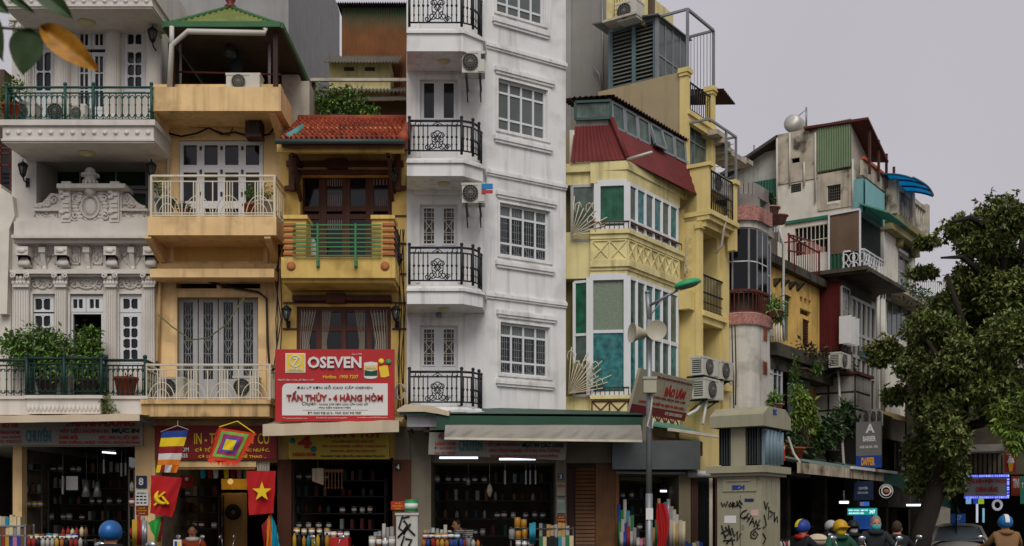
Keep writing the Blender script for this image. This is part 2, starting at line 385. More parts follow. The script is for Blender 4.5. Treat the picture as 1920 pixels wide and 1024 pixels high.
# ---------------------------------------------------------------- setting
G0 = Fr(0, 0, 0)
m = MB(); m.add([(-1500, -300, 0), (1500, -300, 0), (1500, 2500, 0), (-1500, 2500, 0)], [(0, 1, 2, 3)])
tag(link('ground', m.mesh('ground', mat('ground_paving', '#57534d', var=.2, mold=.3))), kind='structure')
m = MB(); m.add([(-60, -6, .004), (60, -6, .004), (60, 60, .004), (14, 60, .004), (-2, 20.2, .004), (-60, 20.2, .004)], [(0, 1, 2, 3, 4, 5)])
tag(link('road', m.mesh('road', mat('asphalt', '#3c3b3a', var=.2, mold=.4, dirt=C('#2a2a2a'), bump=.1))), kind='structure')
m = MB(); m.plan([(-60, 20.2), (-2.0, 20.2), (.2, 20.6), (15.2, 42), (50, 92), (50, 95), (14, 44), (1, 24), (-60, 24)], -.02, .12)
tag(link('pavement', m.mesh('pavement', mat('pavement_stone', '#6d6a64', var=.2, mold=.4))), kind='structure')
L = Fr(0, 22, 0)
LX = L.x
# ================================================================ ornate white house
A = Th(L, 'ornate_house', 'ornate white stucco townhouse with carved crest and green balcony railings', 'house', (LX(150), 0, 0))
wl = MB()
Hh = lambda a, b, c, d, e=.25: (*L.R(a, b, c, d), e)
holesA = [Hh(62, 552, 102, 690, .1), Hh(132, 552, 193, 746, .12), Hh(224, 552, 265, 690, .1), Hh(68, 292, 278, 418, 1.1),
          Hh(64, 58, 100, 225, .12), Hh(146, 58, 204, 238, .12), Hh(232, 58, 272, 178, .12)]
wall(wl, LX(22), LX(292), L.z(0, 838), L.z(0, -70), holesA)
A.part('wall', wl, WH)
m = MB(); x0, x1, z0, z1 = L.R(42, 836, 253, 1140); m.inbox(x0-.3, .3, 0, x1+.1, 5, z1+.1); A.part('shop_room', m, SHOPIN)
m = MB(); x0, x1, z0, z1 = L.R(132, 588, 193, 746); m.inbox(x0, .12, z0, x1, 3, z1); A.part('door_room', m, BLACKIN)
# loggia recess
m = MB(); x0, x1, z0, z1 = L.R(68, 292, 278, 418); m.box(x0-.05, 1.1, z0-.3, x1+.05, 1.25, z1+.05); A.part('loggia_wall', m, WH)
zz = lambda py, w: L.z(0, py, w)
window(A, L.x(80, -1.0), L.x(279, -1.0), zz(355, -1.0), zz(302, -1.0), -1.0, [.35, .69], 1, GPN, GLB, name='loggia_window', fw=.07)
window(A, L.x(80, -1.0), L.x(279, -1.0), zz(410, -1.0), zz(357, -1.0), -1.0, [.2, .35, .69, .82], 1, GPN, [GLB, GL], name='loggia_window', fw=.06)
def slab(th, fr, px0, py0, px1, py1, w, mt, name='balcony_slab', w0=-.05, mould=True, ret=None):
    m = MB(); x0, x1, z0, z1 = fr.R(px0, py0, px1, py1, w); m.box(x0, -w, z0, x1, -w0, z1)
    if mould:
        m.box(x0-.04, -w-.05, z1-.07, x1+.04, -w0, z1+.03); m.box(x0-.02, -w-.025, z0+.03, x1+.02, -w0, z0+.07)
    return th.part(name, m, mt), (x0, x1, z0, z1)
# balconies of the house, top to bottom, with roundels on their fronts
for (a, b, c, d, w) in ((10, -12, 285, 16, 1.05), (5, 229, 288, 268, 1.05)):
    so, (x0, x1, z0, z1) = slab(A, L, a, b, c, d, w, WH)
    dm = MB(); dm.lathe([(.0, -.03), (.035, -.028), (.05, 0), (.055, .01)], n=10, axis='y'); dme = dm.mesh('roundel', WH)
    n = 14
    for i in range(n):
        A.inst('roundel', dme, (x0+(x1-x0)*(i+.5)/n, -w, (z0+z1)/2-.0), so)
    lm = MB(); lm.lathe([(.0, -.07), (.1, -.055), (.15, -.02), (.16, 0)], c=(L.x(162, .5), -.5, z0), n=14)
    solo(L, 'ceiling_lamp', 'round frosted dome lamp under the %s balcony of the white ornate house' % ('topmost' if b < 0 else 'green railed upper'), 'lamp', lm, LAMPY, 'dome lamps under balconies')
def balus(h, mt, style=0, name='baluster'):
    m = MB(); m.tube([(0, 0, 0), (0, 0, h)], .011, 5)
    if style == 1: m.ball((0, 0, h*.5), .026, 6, 4); m.ball((0, 0, h*.22), .02, 6, 4)
    if style == 2:
        m.ball((0, 0, h*.55), .02, 6, 4)
        for s_ in (1, -1): m.tube(arc((s_*.055, 0, h*.8), .045, .05, 0, pi, 6), .008, 4); m.tube(arc((s_*.055, 0, h*.2), .045, .06, pi, 2*pi, 6), .008, 4)
    return m.mesh(name, mt)
def railing(th, pts, z0, z1, mt, n, style=0, post=.025, rails=(0., 1.), scroll=None, name='railing', top_r=.022, sub=.0, ends=True):
    """pts: plan polyline in the frame; n: balusters per segment"""
    m = MB(); H = z1-z0
    for i in range(len(pts)-1):
        a, b = pts[i], pts[i+1]
        for r in rails:
            zz_ = z0+H*r; m.tube([(*a, zz_), (*b, zz_)], top_r if r == 1 else .015, 6)
    for i, p in enumerate(pts):
        if ends or 0 < i < len(pts)-1:
            m.tube([(*p, z0-.06), (*p, z1+.04)], post, 6); m.ball((*p, z1+.06), post*1.35, 7, 5)
    ro = th.part(name, m, mt); lo = z0+H*rails[0]; hi = z0+H*(rails[-2] if len(rails) > 2 and sub else 1)
    bm_ = balus(hi-lo, mt, style)
    for i in range(len(pts)-1):
        a, b = Vector(pts[i]), Vector(pts[i+1]); k = n[i] if isinstance(n, (list, tuple)) else n
        for j in range(k):
            p = a+(b-a)*((j+.5)/k); th.inst('baluster', bm_, (p.x, p.y, lo), ro, (0, 0, math.atan2(b.y-a.y, b.x-a.x)))
    return ro
w = 1.0; x0, x1, z0, z1 = L.R(12, 164, 284, 226, w)
railing(A, [(x0, 0), (x0, -w), (x0+(x1-x0)*.405, -w), (x0+(x1-x0)*.6, -w), (x1, -w), (x1, 0)], z0, z1, GRN, [4, 11, 3, 9, 4], 2, .028, (0.03, .83, 1.), sub=1)
# columns of the upper floor
def column(th, x, y, z0, z1, r, mt, flutes=True, cap=.28):
    m = MB(); n = 24; prof = [(r*1.35, 0), (r*1.35, .06), (r*1.1, .1), (r*1.05, .13)]
    m.lathe([(a, z0+b) for a, b in prof], (x, y, 0), 16)
    vs, fs = [], []
    for k, z in enumerate((z0+.13, z1-cap)):
        for j in range(n*2):
            a = 2*pi*j/(n*2); rr = r*(1 if j % 2 else .93)*(1-.1*k); vs.append((x+rr*cos(a), y+rr*sin(a), z))
    for j in range(n*2): fs.append((j, (j+1) % (n*2), n*2+(j+1) % (n*2), n*2+j))
    m.add(vs, fs); co = th.part('column', m, mt)
    m = MB(); zc = z1-cap
    m.lathe([(r*.92, zc-.02), (r*1.02, zc), (r*.95, zc+.03), (r*1.0, zc+cap*.3), (r*1.3, zc+cap*.8), (r*1.2, zc+cap*.82)], (x, y, 0), 14)
    m.box(x-r*1.35, y-r*1.35, z1-.06, x+r*1.35, y+r*1.35, z1)
    for s_ in (-1, 1): m.tube(spiral((x+s_*r*1.15, 0, z1-.11), .06, 1.3, pi/2, s_, 10, y-r*1.1), .018, 5)
    for j in range(9):
        a = pi+pi*j/8; m.ball((x+r*1.12*cos(a), y+r*1.12*sin(a), zc+cap*.42), .035, 6, 4, 1, .6, 1.6)
    th.part('capital', m, mt, co)
for px in (46, 118, 213, 289):
    column(A, LX(px), -.02, L.z(0, 232), L.z(0, 42), .155, WH)
# lattice panes: dark glass with a quatrefoil lattice
def lattice(th, x0, x1, z0, z1, w, rows, fm, gm, cols=2, name='lattice_window', t=.025):
    m = MB(); y = -w; f = .07
    m.box(x0-f, y, z0-f, x0, y+.07, z1+f); m.box(x1, y, z0-f, x1+f, y+.07, z1+f); m.box(x0, y+.001, z0-f, x1, y+.07, z0); m.box(x0, y+.001, z1, x1, y+.07, z1+f)
    cw, ch = (x1-x0)/cols, (z1-z0)/rows
    for i in range(1, cols): m.box(x0+cw*i-t/2, y+.01, z0, x0+cw*i+t/2, y+.04, z1)
    for j in range(1, rows): m.box(x0, y+.012, z0+ch*j-t/2, x1, y+.038, z0+ch*j+t/2)
    for j in range(rows+1):
        for i in range(cols+1):
            cx, cz = x0+cw*i, z0+ch*j; q = min(cw, ch)*.34
            pts = [(max(x0, min(x1, cx+q*cos(a))), max(z0, min(z1, cz+q*sin(a)))) for a in [k*pi/2 for k in range(4)]]
            if i in (0, cols) and j in (0, rows): continue
            pp = []
            for u_ in pts:
                if u_ not in pp: pp.append(u_)
            if len(pp) >= 3: m.elev(pp, y+.009, y+.041)
    fo = th.part(name, m, fm); g = MB(); g.box(x0, y+.05, z0, x1, y+.06, z1); th.part('pane', g, gm, fo); return fo
lat = lambda a, b, c, d, r, w=-.03, cols=2: lattice(A, *L.R(a, b, c, d, w), w, r, WPN, GL, cols)
lat(68, 63, 95, 85, 1); lat(68, 98, 95, 170, 2); lat(150, 63, 165, 85, 1); lat(178, 63, 193, 85, 1); lat(150, 105, 165, 200, 3); lat(178, 105, 193, 200, 3); lat(239, 63, 265, 83, 1); lat(239, 97, 265, 165, 3)
lat(66, 560, 94, 581, 1); lat(66, 592, 94, 676, 4); lat(137, 561, 155, 578, 1); lat(168, 561, 186, 578, 1); lat(231, 560, 258, 579, 1); lat(231, 594, 258, 674, 4)
for (a, b, c, d) in ((64, 174, 100, 226), (232, 170, 272, 178), (146, 206, 204, 238), (62, 679, 102, 690), (224, 679, 265, 690), (132, 583, 193, 589), (132, 589, 137, 746), (190, 589, 193, 746)):
    m = MB(); bx(L, m, a, b, c, d, -.04, -.1); A.part('window_panel', m, WPN)
# moulded surrounds
for (a, b, c, d) in ((55, 547, 108, 551), (126, 547, 199, 551), (218, 547, 271, 551), (57, 551, 61, 690), (103, 551, 107, 690), (127, 551, 131, 745), (194, 551, 198, 745), (219, 551, 223, 690), (266, 551, 270, 690),
                     (59, 53, 105, 57), (141, 53, 209, 57), (228, 53, 276, 57)):
    m = MB(); bx(L, m, a, b, c, d, .035, -.02); A.part('moulding', m, WH)
# pilasters of the first floor
for (px, hw) in ((40, 14), (114, 10), (208, 10), (280, 10)):
    m = MB(); x0, x1, z0, z1 = L.R(px-hw, 535, px+hw, 748, .1); m.box(x0, -.1, z0, x1, .02, z1)
    k = 6
    for i in range(k): m.box(x0+(x1-x0)*(i+.25)/k, -.118, z0+.2, x0+(x1-x0)*(i+.75)/k, -.09, z1-.1)
    po = A.part('pilaster', m, WH); m = MB(); x0, x1, z0, z1 = L.R(px-hw-3, 508, px+hw+3, 536, .12)
    xc = (x0+x1)/2; hwx = (x1-x0)/2
    m.elev([(x0+.04, z0), (x1-.04, z0), (x1, z1), (x0, z1)], -.14, 0); m.box(x0-.02, -.19, z1-.05, x1+.02, 0, z1+.01); m.box(x0+.02, -.16, z0-.03, x1-.02, 0, z0+.02)
    for s_ in (-1, 1): m.tube(spiral((xc+s_*hwx*.8, 0, z1-.1), .06, 1.4, pi/2, s_, 10, -.2), .02, 5)
    for i in range(5):
        for j in range(2): m.ball((xc+(i-2)*hwx*.42, -.15, z0+.05+.09*j), .035, 6, 4, 1, .7, 1.5)
    A.part('capital', m, WH, po)
# friezes, ledges, cornice
m = MB()
bx(L, m, 22, 505, 291, 513, .2, -.02); bx(L, m, 23, 513, 290, 518, .14, -.02); bx(L, m, 21, 440, 292, 446, .36, -.02); bx(L, m, 24, 446, 290, 455, .26, -.02); bx(L, m, 26, 415, 284, 440, .16, -.02)
A.part('cornice', m, WH)
def scroll_orn(m, cx, cz, W_, H_, y, seed):
    r = random.Random(seed)
    m.tube(arc((cx, y, cz+H_*.3), W_*.3, H_*.6, pi, 2*pi, 12), .02, 5)
    for s_ in (-1, 1):
        m.tube(spiral((cx+s_*W_*.36, 0, cz), H_*.38, 1.4, 0 if s_ > 0 else pi, s_, 14, y), .018, 5)
        m.tube(spiral((cx+s_*W_*.15, 0, cz+H_*.1), H_*.26, 1.2, pi/2, -s_, 12, y), .015, 5)
    for k in range(12): m.ball((cx+r.uniform(-.46, .46)*W_, y, cz+r.uniform(-.3, .4)*H_), r.uniform(.02, .04), 6, 4, 1.3, .7, .9)
for i, (a, b, c, d) in enumerate(((60, 522, 100, 546), (130, 522, 196, 546), (222, 522, 268, 546))):
    m = MB(); x0, x1, z0, z1 = L.R(a, b, c, d); scroll_orn(m, (x0+x1)/2, (z0+z1)/2, x1-x0, z1-z0, -.015, i); A.part('stucco_scroll', m, WH)
for px in (41, 114, 206, 280):
    m = MB(); x0, x1, z0, z1 = L.R(px-12, 462, px+11, 478, .3); m.box(x0, -.3, z0, x1, 0, z1)
    m.ball(((x0+x1)/2, -.3, (z0+z1)/2), .05, 8, 5, 1.5, .5, 1); bo = (x0+x1)/2
    for s_ in (-1, 1): m.tube(spiral((bo+s_*.06, 0, (z0+z1)/2), .035, 1, 0, s_, 8, -.305), .01, 4)
    zb = L.z(0, 502); m.sect([(-.28, z0), (0, z0), (0, zb), (-.2, zb), (-.24, zb+.05), (-.2, zb+.1), (-.12, zb+.2)], x0+.03, x1-.03)
    m.lathe([(.06, -.1), (.065, 0), (.06, .1)], (bo, -.18, zb+.03), 10, 'x'); A.part('bracket', m, WH)
for px in (78, 161, 245):
    m = MB(); x0, x1, z0, z1 = L.R(px-6, 463, px+6, 473, .18); m.box(x0, -.18, z0, x1, 0, z1); xc = (x0+x1)/2
    m.sect([(-.16, z0), (0, z0), (0, z0-.3), (-.05, z0-.26), (-.1, z0-.16)], x0+.02, x1-.02); m.ball((xc, -.05, z0-.28), .05, 7, 5); A.part('bracket', m, WH)
for px in (63, 96, 230, 264):
    m = MB(); xc, zc = LX(px), L.z(0, 482)
    for a in (-.1, 0, .1):
        for s_ in (-1, 1): m.bar((xc+a-.09, -.02, zc+s_*a-s_*.13*1), (xc+a+.09, -.02, zc+s_*a+s_*.13), .02)
    A.part('lattice_relief', m, WH)
for px in (142, 184):
    m = MB(); x0, x1, z0, z1 = L.R(px-9, 465, px+9, 496); 
    for q in ((x0, x1, z1-.02, z1), (x0, x1, z0, z0+.02), (x0, x0+.02, z0, z1), (x1-.02, x1, z0, z1)): m.box(q[0], -.03, q[2], q[1], .01, q[3])
    r = random.Random(px)
    for k in range(14): m.ball((r.uniform(x0+.04, x1-.04), -.01, r.uniform(z0+.05, z1-.05)), .03, 6, 4, 1, .7, 1.4)
    A.part('flower_relief', m, WH)
# crest parapet with urn
m = MB(); bx(L, m, 25, 408, 284, 420, .1, -.12); bx(L, m, 62, 391, 115, 395, .14, -.12); bx(L, m, 222, 391, 276, 395, .14, -.12); bx(L, m, 63, 395, 115, 416, .05, -.1); bx(L, m, 222, 395, 276, 416, .05, -.1)
A.part('parapet', m, WH)
for i, (a, c, sg) in enumerate(((64, 112, 1), (225, 272, -1))):
    m = MB(); x0, x1, z0, z1 = L.R(a, 362, c, 391, .05); xo, xi = (x0, x1) if sg > 0 else (x1, x0); W_ = xi-xo; H_ = z1-z0
    pr = [(xo, z0), (xi, z0), (xi, z1-.02), (xi-W_*.35, z1), (xi-W_*.5, z0+H_*.72), (xi-W_*.68, z0+H_*.4), (xi-W_*.9, z0+H_*.22)]
    m.elev(pr if sg > 0 else pr[::-1], -.05, .1)
    for (fx, fz, r) in ((.22, .55, .1), (.45, .3, .08), (.75, .15, .05)): m.tube(spiral((xi-W_*fx, 0, z0+H_*fz), r, 1.5, 0, sg, 14, -.07), .02, 5)
    rr = random.Random(i)
    for k in range(16): u_ = rr.random(); m.ball((xi-W_*u_, -.06, z0+H_*(.85-.75*u_)*rr.uniform(.3, 1)), .035, 6, 4, 1.4, .7, 1)
    x0, x1, z0, z1 = L.R(a+1, 397, c-1, 414, .05); scroll_orn(m, (x0+x1)/2, (z0+z1)/2, x1-x0, z1-z0, -.06, 9+i); A.part('crest_scroll', m, WH)
m = MB(); bx(L, m, 110, 356, 228, 416, .12, -.15); bx(L, m, 106, 344, 234, 352, .3, -.2); bx(L, m, 109, 352, 231, 356, .22, -.2); bx(L, m, 115, 340, 132, 344, .28, -.1); bx(L, m, 206, 340, 223, 344, .28, -.1)
cr_ = A.part('crest_block', m, WH)
for px in (123, 214):
    m = MB(); bx(L, m, px-9, 357, px+9, 416, .18, .1)
    for py in (364, 378, 386, 394, 406): bx(L, m, px-6, py-3, px+6, py+3, .21, .1)
    for py in (360, 370, 398): m.ball((LX(px), -.2, L.z(0, py, .2)), .05, 7, 4, 1.2, .6, .8)
    A.part('crest_pilaster', m, WH, cr_)
m = MB(); xc, zc = L.x(169, .14), L.z(0, 388, .14)
m.tube([(xc+.17*cos(a), -.14, zc+.21*sin(a)) for a in [k*pi/12 for k in range(24)]], .02, 6, True)
for k in range(28): a = 2*pi*k/28; m.ball((xc+.135*cos(a), -.15, zc+.175*sin(a)), .012, 5, 3)
m.ball((xc, -.12, zc), .12, 12, 7, 1, .4, 1.35)
rr = random.Random(5)
for s_ in (-1, 1):
    for k in range(9):
        a = -1.2+k*.3; m.ball((xc+s_*(.24+.05*cos(3*a)), -.13, zc+.24*a/1.0*.9), .05, 7, 4, 1.5, .6, .8)
    m.tube(spiral((xc+s_*.26, 0, zc+.17), .1, 1.5, 0, s_, 14, -.14), .022, 5); m.tube(spiral((xc+s_*.28, 0, zc-.17), .1, 1.5, pi, -s_, 14, -.14), .022, 5)
    m.tube(spiral((xc+s_*.12, 0, zc-.29), .07, 1.3, pi/2, s_, 12, -.14), .02, 5)
A.part('oval_cartouche', m, WH, cr_)
m = MB(); xc = L.x(168, .2); zb = L.z(0, 368, .2); zt = L.z(0, 312, .2); H_ = zt-zb
m.lathe([(.03, zb), (.1, zb+.08), (.12, zb+.16), (.09, zb+H_*.36), (.12, zb+H_*.5), (.1, zb+H_*.62), (.17, zb+H_*.72), (.17, zb+H_*.75), (.08, zb+H_*.79), (.1, zb+H_*.86), (.07, zb+H_*.95), (.01, zt)], (xc, -.16, 0), 14)
for k in range(10): a = 2*pi*k/10; m.ball((xc+.12*cos(a), -.16+.12*sin(a), zb+H_*.45), .035, 6, 4, 1, 1, 1.8); m.ball((xc+.15*cos(a), -.16+.15*sin(a), zb+H_*.7), .03, 5, 3)
A.part('crest_urn', m, WH, cr_)
# first-floor balcony
m = MB(); bx(L, m, -12, 748, 276, 778, .8, -.05); bx(L, m, -12, 742, 277, 748, .84, -.05); A.part('balcony_slab', m, WH)
m = MB(); bx(L, m, 50, 746, 188, 776, 1.05, .8); bx(L, m, 46, 741, 192, 747, 1.1, .78)
x0, x1, z0, z1 = L.R(50, 746, 188, 776, 1.05)
for i in range(18): m.ball((x0+(x1-x0)*(i+.5)/18, -1.05, z0+.1), .045, 6, 4, .8, .6, 1.6)
A.part('balcony_bow', m, WH)
wa, wb = .78, 1.02
xa, xb, xc_, xd = L.x(-8, wa), L.x(50, wb), L.x(190, wb), L.x(272, wa); z0, z1 = L.z(0, 744, .9), L.z(0, 674, .9)
railing(A, [(xa, -wa), (xb, -wa), (xb, -wb), (xb+(xc_-xb)*.5, -wb), (xc_, -wb), (xc_, -wa), (xd, -wa), (xd, 0)], z0, z1, GRN2, [5, 1, 7, 7, 1, 8, 5], 2, .032, (0.03, .86, 1.), sub=1, top_r=.028)
# ================================================================ small repeated things
def lantern(px, py, w, fr, label):
    x, y, z = fr.p(px, py, w)
    t = Th(fr, 'wall_lantern', label, 'lamp', (x, y, z-.2), 'black wall lanterns')
    m = MB(); m.lathe([(.045, -.1), (.05, -.09), (.085, .07), (.05, .075)], (x, y, z), 6); t.part('lantern_glass', m, mat('lantern_glass', '#5a5a50', rough=.2))
    m = MB()
    for k in range(6): a = 2*pi*k/6; m.bar((x+.05*cos(a), y+.05*sin(a), z-.09), (x+.088*cos(a), y+.088*sin(a), z+.07), .012)
    m.lathe([(.1, .07), (.1, .085), (.04, .14), (.012, .15), (.012, .19), (.0, .2)], (x, y, z), 8); m.lathe([(.01, -.16), (.03, -.13), (.055, -.1), (.055, -.09)], (x, y, z), 8)
    m.tube([(x, y, z-.14), (x, y+.05, z-.2), (x, y+w-.01, z-.19)], .014, 5); m.box(x-.035, y+w-.015, z-.27, x+.035, y+w+.005, z-.1)
    t.part('lantern_frame', m, BLK)
lantern(286, 66, .35, L, 'black lantern on the topmost column of the white ornate house'); lantern(43, 318, .22, L, 'black lantern left of the carved crest'); lantern(284, 318, .3, L, 'black lantern right of the carved crest')
def ac_unit(fr, px0, py0, px1, py1, w, label, d=.32, bracket=True, group='air conditioner units', wall=0.):
    x0, x1, z0, z1 = fr.R(px0, py0, px1, py1, w); y = -w; W_, H_ = x1-x0, z1-z0
    t = Th(fr, 'air_conditioner', label, 'air conditioner', ((x0+x1)/2, y+d/2, z0), group)
    m = MB(); m.box(x0, y, z0, x1, y+d, z1); m.box(x1-W_*.3, y-.012, z0+.02, x1-.01, y, z1-.02); m.box(x0-.01, y-.01, z1-.03, x1+.01, y+d+.01, z1+.012)
    co = t.part('casing', m, ACW)
    r = min(H_*.42, W_*.34); cx, cz = x0+W_*.37, (z0+z1)/2
    m = MB(); m.lathe([(r, -.004), (r, -.02), (.0, -.021)][::-1], (cx, y, cz), 20, 'y'); t.part('fan_well', m, ACD, co)
    m = MB()
    for k in range(3): rr = r*(.35+.32*k); m.tube([(cx+rr*cos(a), y-.03, cz+rr*sin(a)) for a in [j*pi/9 for j in range(18)]], .007, 4, True)
    for k in range(8): a = pi*k/8; m.bar((cx-r*cos(a), y-.028, cz-r*sin(a)), (cx+r*cos(a), y-.028, cz+r*sin(a)), .008)
    m.lathe([(.0, -.045), (r*.2, -.04), (r*.22, -.02)], (cx, y, cz), 10, 'y'); t.part('fan_guard', m, ACM)
    m = MB()
    for k in range(7): m.box(x0-.006, y+.05, z0+H_*(.12+.11*k), x0, y+d-.04, z0+H_*(.17+.11*k))
    t.part('side_louvre', m, ACD)
    if bracket:
        m = MB()
        for q in (x0+W_*.18, x1-W_*.22): m.box(q-.02, y+.02, z0-.04, q+.02, -wall, z0); m.bar((q, y+.08, z0-.03), (q, -wall-.01, z0-.24), .025)
        t.part('wall_bracket', m, BLK)
    return t
ac_unit(L, 22, 192, 66, 226, .55, 'dark air conditioner at the left end of the green upper balcony', bracket=False)
ac_unit(L, 88, 192, 130, 226, .55, 'air conditioner behind the green railing, second from the left', bracket=False)
ac_unit(L, 134, 196, 160, 226, .45, 'small air conditioner behind the green railing, nearest the double door', bracket=False)
def plant(fr, px, py, w, blobs, n, size, seed, label, mt=LEAF, pot=(.16, .28, POT), cat='plant', name='potted_plant', group=None, stems=5, **kw):
    """px,py: bottom of the pot; blobs given as photograph rectangles (px,py,rx,ry)"""
    x, y, z = fr.p(px, py, w); t = Th(fr, name, label, cat, (x, y, z), group)
    if pot:
        r, h, pm = pot; m = MB(); m.lathe([(r*.7, 0), (r*.95, h*.85), (r*1.08, h*.86), (r*1.08, h), (r*.9, h), (r*.85, h*.9)], (x, y, z), 12); t.part('pot', m, pm)
    s_ = fr.Y(x, w)/FP; bl = []
    for (a, b, c, d) in blobs:
        q = fr.p(a, b, w); bl.append((q[0], y, q[2], c*s_, max(.12, min(c, d)*s_*.7), d*s_))
    m = MB(); r = random.Random(seed); zt = z+(pot[1] if pot else 0)
    for q in bl:
        for k in range(stems):
            e = Vector((q[0]+r.uniform(-.7, .7)*q[3], q[1]+r.uniform(-.5, .5)*q[4], q[2]+r.uniform(-.3, .6)*q[5])); s0 = Vector((x+r.uniform(-.05, .05), y, zt-.05)); mid = (s0+e)/2+Vector((r.uniform(-.08, .08), 0, .08))
            m.tube([s0, mid, e], [.014, .01, .004], 4)
    t.part('stem', m, STEM); t.part('foliage', leaves(bl, n, size, seed, **kw), mt); return t
plant(L, 88, 742, .5, [(75, 640, 52, 30), (40, 660, 34, 30), (105, 660, 35, 30), (90, 690, 45, 25), (20, 640, 18, 20)], 2800, .095, 1, 'wide green shrub spilling over the dark green railing at far left', pot=(.2, .3, POTD), stems=8)
plant(L, 165, 742, .5, [(165, 660, 26, 45), (160, 690, 24, 30), (172, 628, 16, 16)], 1700, .095, 2, 'green shrub standing before the open dark doorway', pot=(.18, .3, POTD), stems=8)
plant(L, 20, 226, .75, [(28, 160, 22, 16), (8, 185, 14, 30)], 330, .08, 3, 'sparse green plant at the left end of the green upper balcony', LEAFY)
plant(L, 288, 262, .4, [(290, 225, 9, 30), (284, 250, 6, 14)], 160, .07, 4, 'creeper hanging at the right end of the green upper balcony', LEAFD, pot=None, name='creeper')
plant(L, 236, 742, .4, [(238, 715, 12, 12)], 90, .07, 5, 'small plant in a terracotta pot at the right of the dark green railing', LEAFD, pot=(.22, .34, POT))
plant(L, 195, 790, .95, [(197, 752, 9, 26), (210, 770, 10, 12)], 220, .06, 6, 'weeds growing from the joint beside the bowed balcony', LEAFY, pot=None, name='weed')
# neighbour at the far left edge
NB = Th(L, 'neighbour_house', 'pale grey house edge with a sloping pilaster at the far left', 'house', (LX(0), 0, 0))
m = MB(); bx(L, m, -160, 430, 20, 836, .02, -4); x0, x1, z0, z1 = L.R(-160, 353, 34, 430, .15); m.elev([(L.x(4), z0-1.6), (LX(20), z0-1.6), (LX(24), z0), (LX(34), z0+.25), (LX(30), z1-.15), (LX(10), z1), (LX(4), z1)], -.16, .4)
m.elev([(L.x(-160), z0), (LX(4), z0), (LX(4), z1+.1), (LX(-160), z1+.1)], -.05, 3); NB.part('wall', m, PALE); m = MB(); x0, x1, z0, z1 = L.R(-160, 836, 20, 1140); m.inbox(x0, .05, 0, x1, 5, z1+.1); NB.part('shop_room', m, SHOPIN); m = MB(); bx(L, m, 24, 836, 41, 1140, .03, -.2); NB.part('pier', m, CREAM)
m = MB(); bx(L, m, -160, 130, 8, 345, -2, -6); NB.part('rear_wall', m, mat('rear_brick', '#57463c', var=.2)); m = MB()
for py in (268, 276, 286, 308): bx(L, m, -80, py, 36, py+3, -.6, -.65)
for px in (-20, 0, 18, 33): bx(L, m, px, 268, px+2, 420, -.6, -.65)
NB.part('window_grille', m, RUST)
m = MB(); bx(L, m, -80, 262, 40, 420, -1.6, -1.7); NB.part('pane', m, GL)
# ================================================================ cream house
B = Th(L, 'cream_house', 'narrow cream house with white fan railings and a green roofed terrace', 'house', (LX(410), 0, 0))
wl = MB(); holesB = [Hh(336, 263, 494, 430, .12), Hh(329, 556, 487, 775, .3), Hh(330, 523, 406, 541, .4), Hh(414, 523, 488, 541, .4), Hh(290, 866, 520, 1140, .3)]
wall(wl, LX(292)+.003, LX(527), 0, L.z(0, 178), holesB, rev=.12); B.part('wall', wl, CREAM)
m = MB(); x0, x1, z0, z1 = L.R(290, 866, 520, 1140); m.inbox(x0+.05, .3, 0, x1+.1, 5, z1+.1); B.part('shop_room', m, SHOPIN)
m = MB(); bx(L, m, 328, 520, 490, 543, -.4, -.45); B.part('vent_back', m, BLACKIN)
m = MB(); bx(L, m, 253, 800, 291, 1140, .12, -.3); B.part('pier', m, CREAM)
slab(B, L, 287, 163, 527, 208, .95, CREAM, mould=False, name='terrace_slab'); slab(B, L, 277, 406, 518, 441, .95, CREAM, mould=False)
m = MB(); bx(L, m, 285, 158, 526, 166, .6, .3); B.part('terrace_kerb', m, CREAM)
so, _ = slab(B, L, 265, 757, 505, 781, .82, CREAMD, mould=False); m = MB(); bx(L, m, 263, 749, 507, 757, .87, -.05); B.part('slab_lip', m, CREAMD, so)
m = MB(); bx(L, m, 281, 504, 514, 520, .55, -.05); B.part('canopy', m, CREAM)
for (a, c, w, p0, p1) in ((277, 300, .95, 441, 470), (500, 518, .95, 441, 470), (290, 306, .9, 208, 236), (508, 526, .9, 208, 236)):
    m = MB(); x0, x1 = sorted((L.x((a+c)/2-6, w*.6), L.x((a+c)/2+6, w*.6))); zt = L.z(0, p0, w)
    m.sect([(-w+.03, zt), (-w+.03, zt-.05), (0, zt-.34), (0, zt)][::-1], x0, x1); B.part('corbel', m, CREAM)
m = MB(); bx(L, m, 325, 449, 495, 493, .02, -.05); B.part('wall_panel', m, OCH)
for (a, b, c, d) in ((318, 446, 326, 496), (494, 446, 502, 496), (326, 490, 494, 496)): m = MB(); bx(L, m, a, b, c, d, .04, -.02); B.part('panel_frame', m, CREAM)
m = MB(); bx(L, m, 292, 494, 526, 504, .12, -.05); B.part('string_course', m, CREAM)
for (a, b, c, d) in ((318, 545, 332, 748), (484, 545, 499, 748), (332, 545, 484, 557)): m = MB(); bx(L, m, a, b, c, d, .03, -.02); B.part('door_surround', m, CREAM)
fr4 = [.25, .5, .75]
window(B, *L.R(337, 265, 493, 430, -.02)[:2], *L.R(337, 265, 493, 430, -.02)[2:], -.02, fr4, [.28, .69], WPN, GL, fw=.07, bar=.14, name='door_leaves')
m = MB()
for px in (376, 415, 454):
    for py in (274, 318, 360): bx(L, m, px-2, py, px+2, py+7, 0, -.03)
B.part('hinge', m, BLK, kind='stuff')
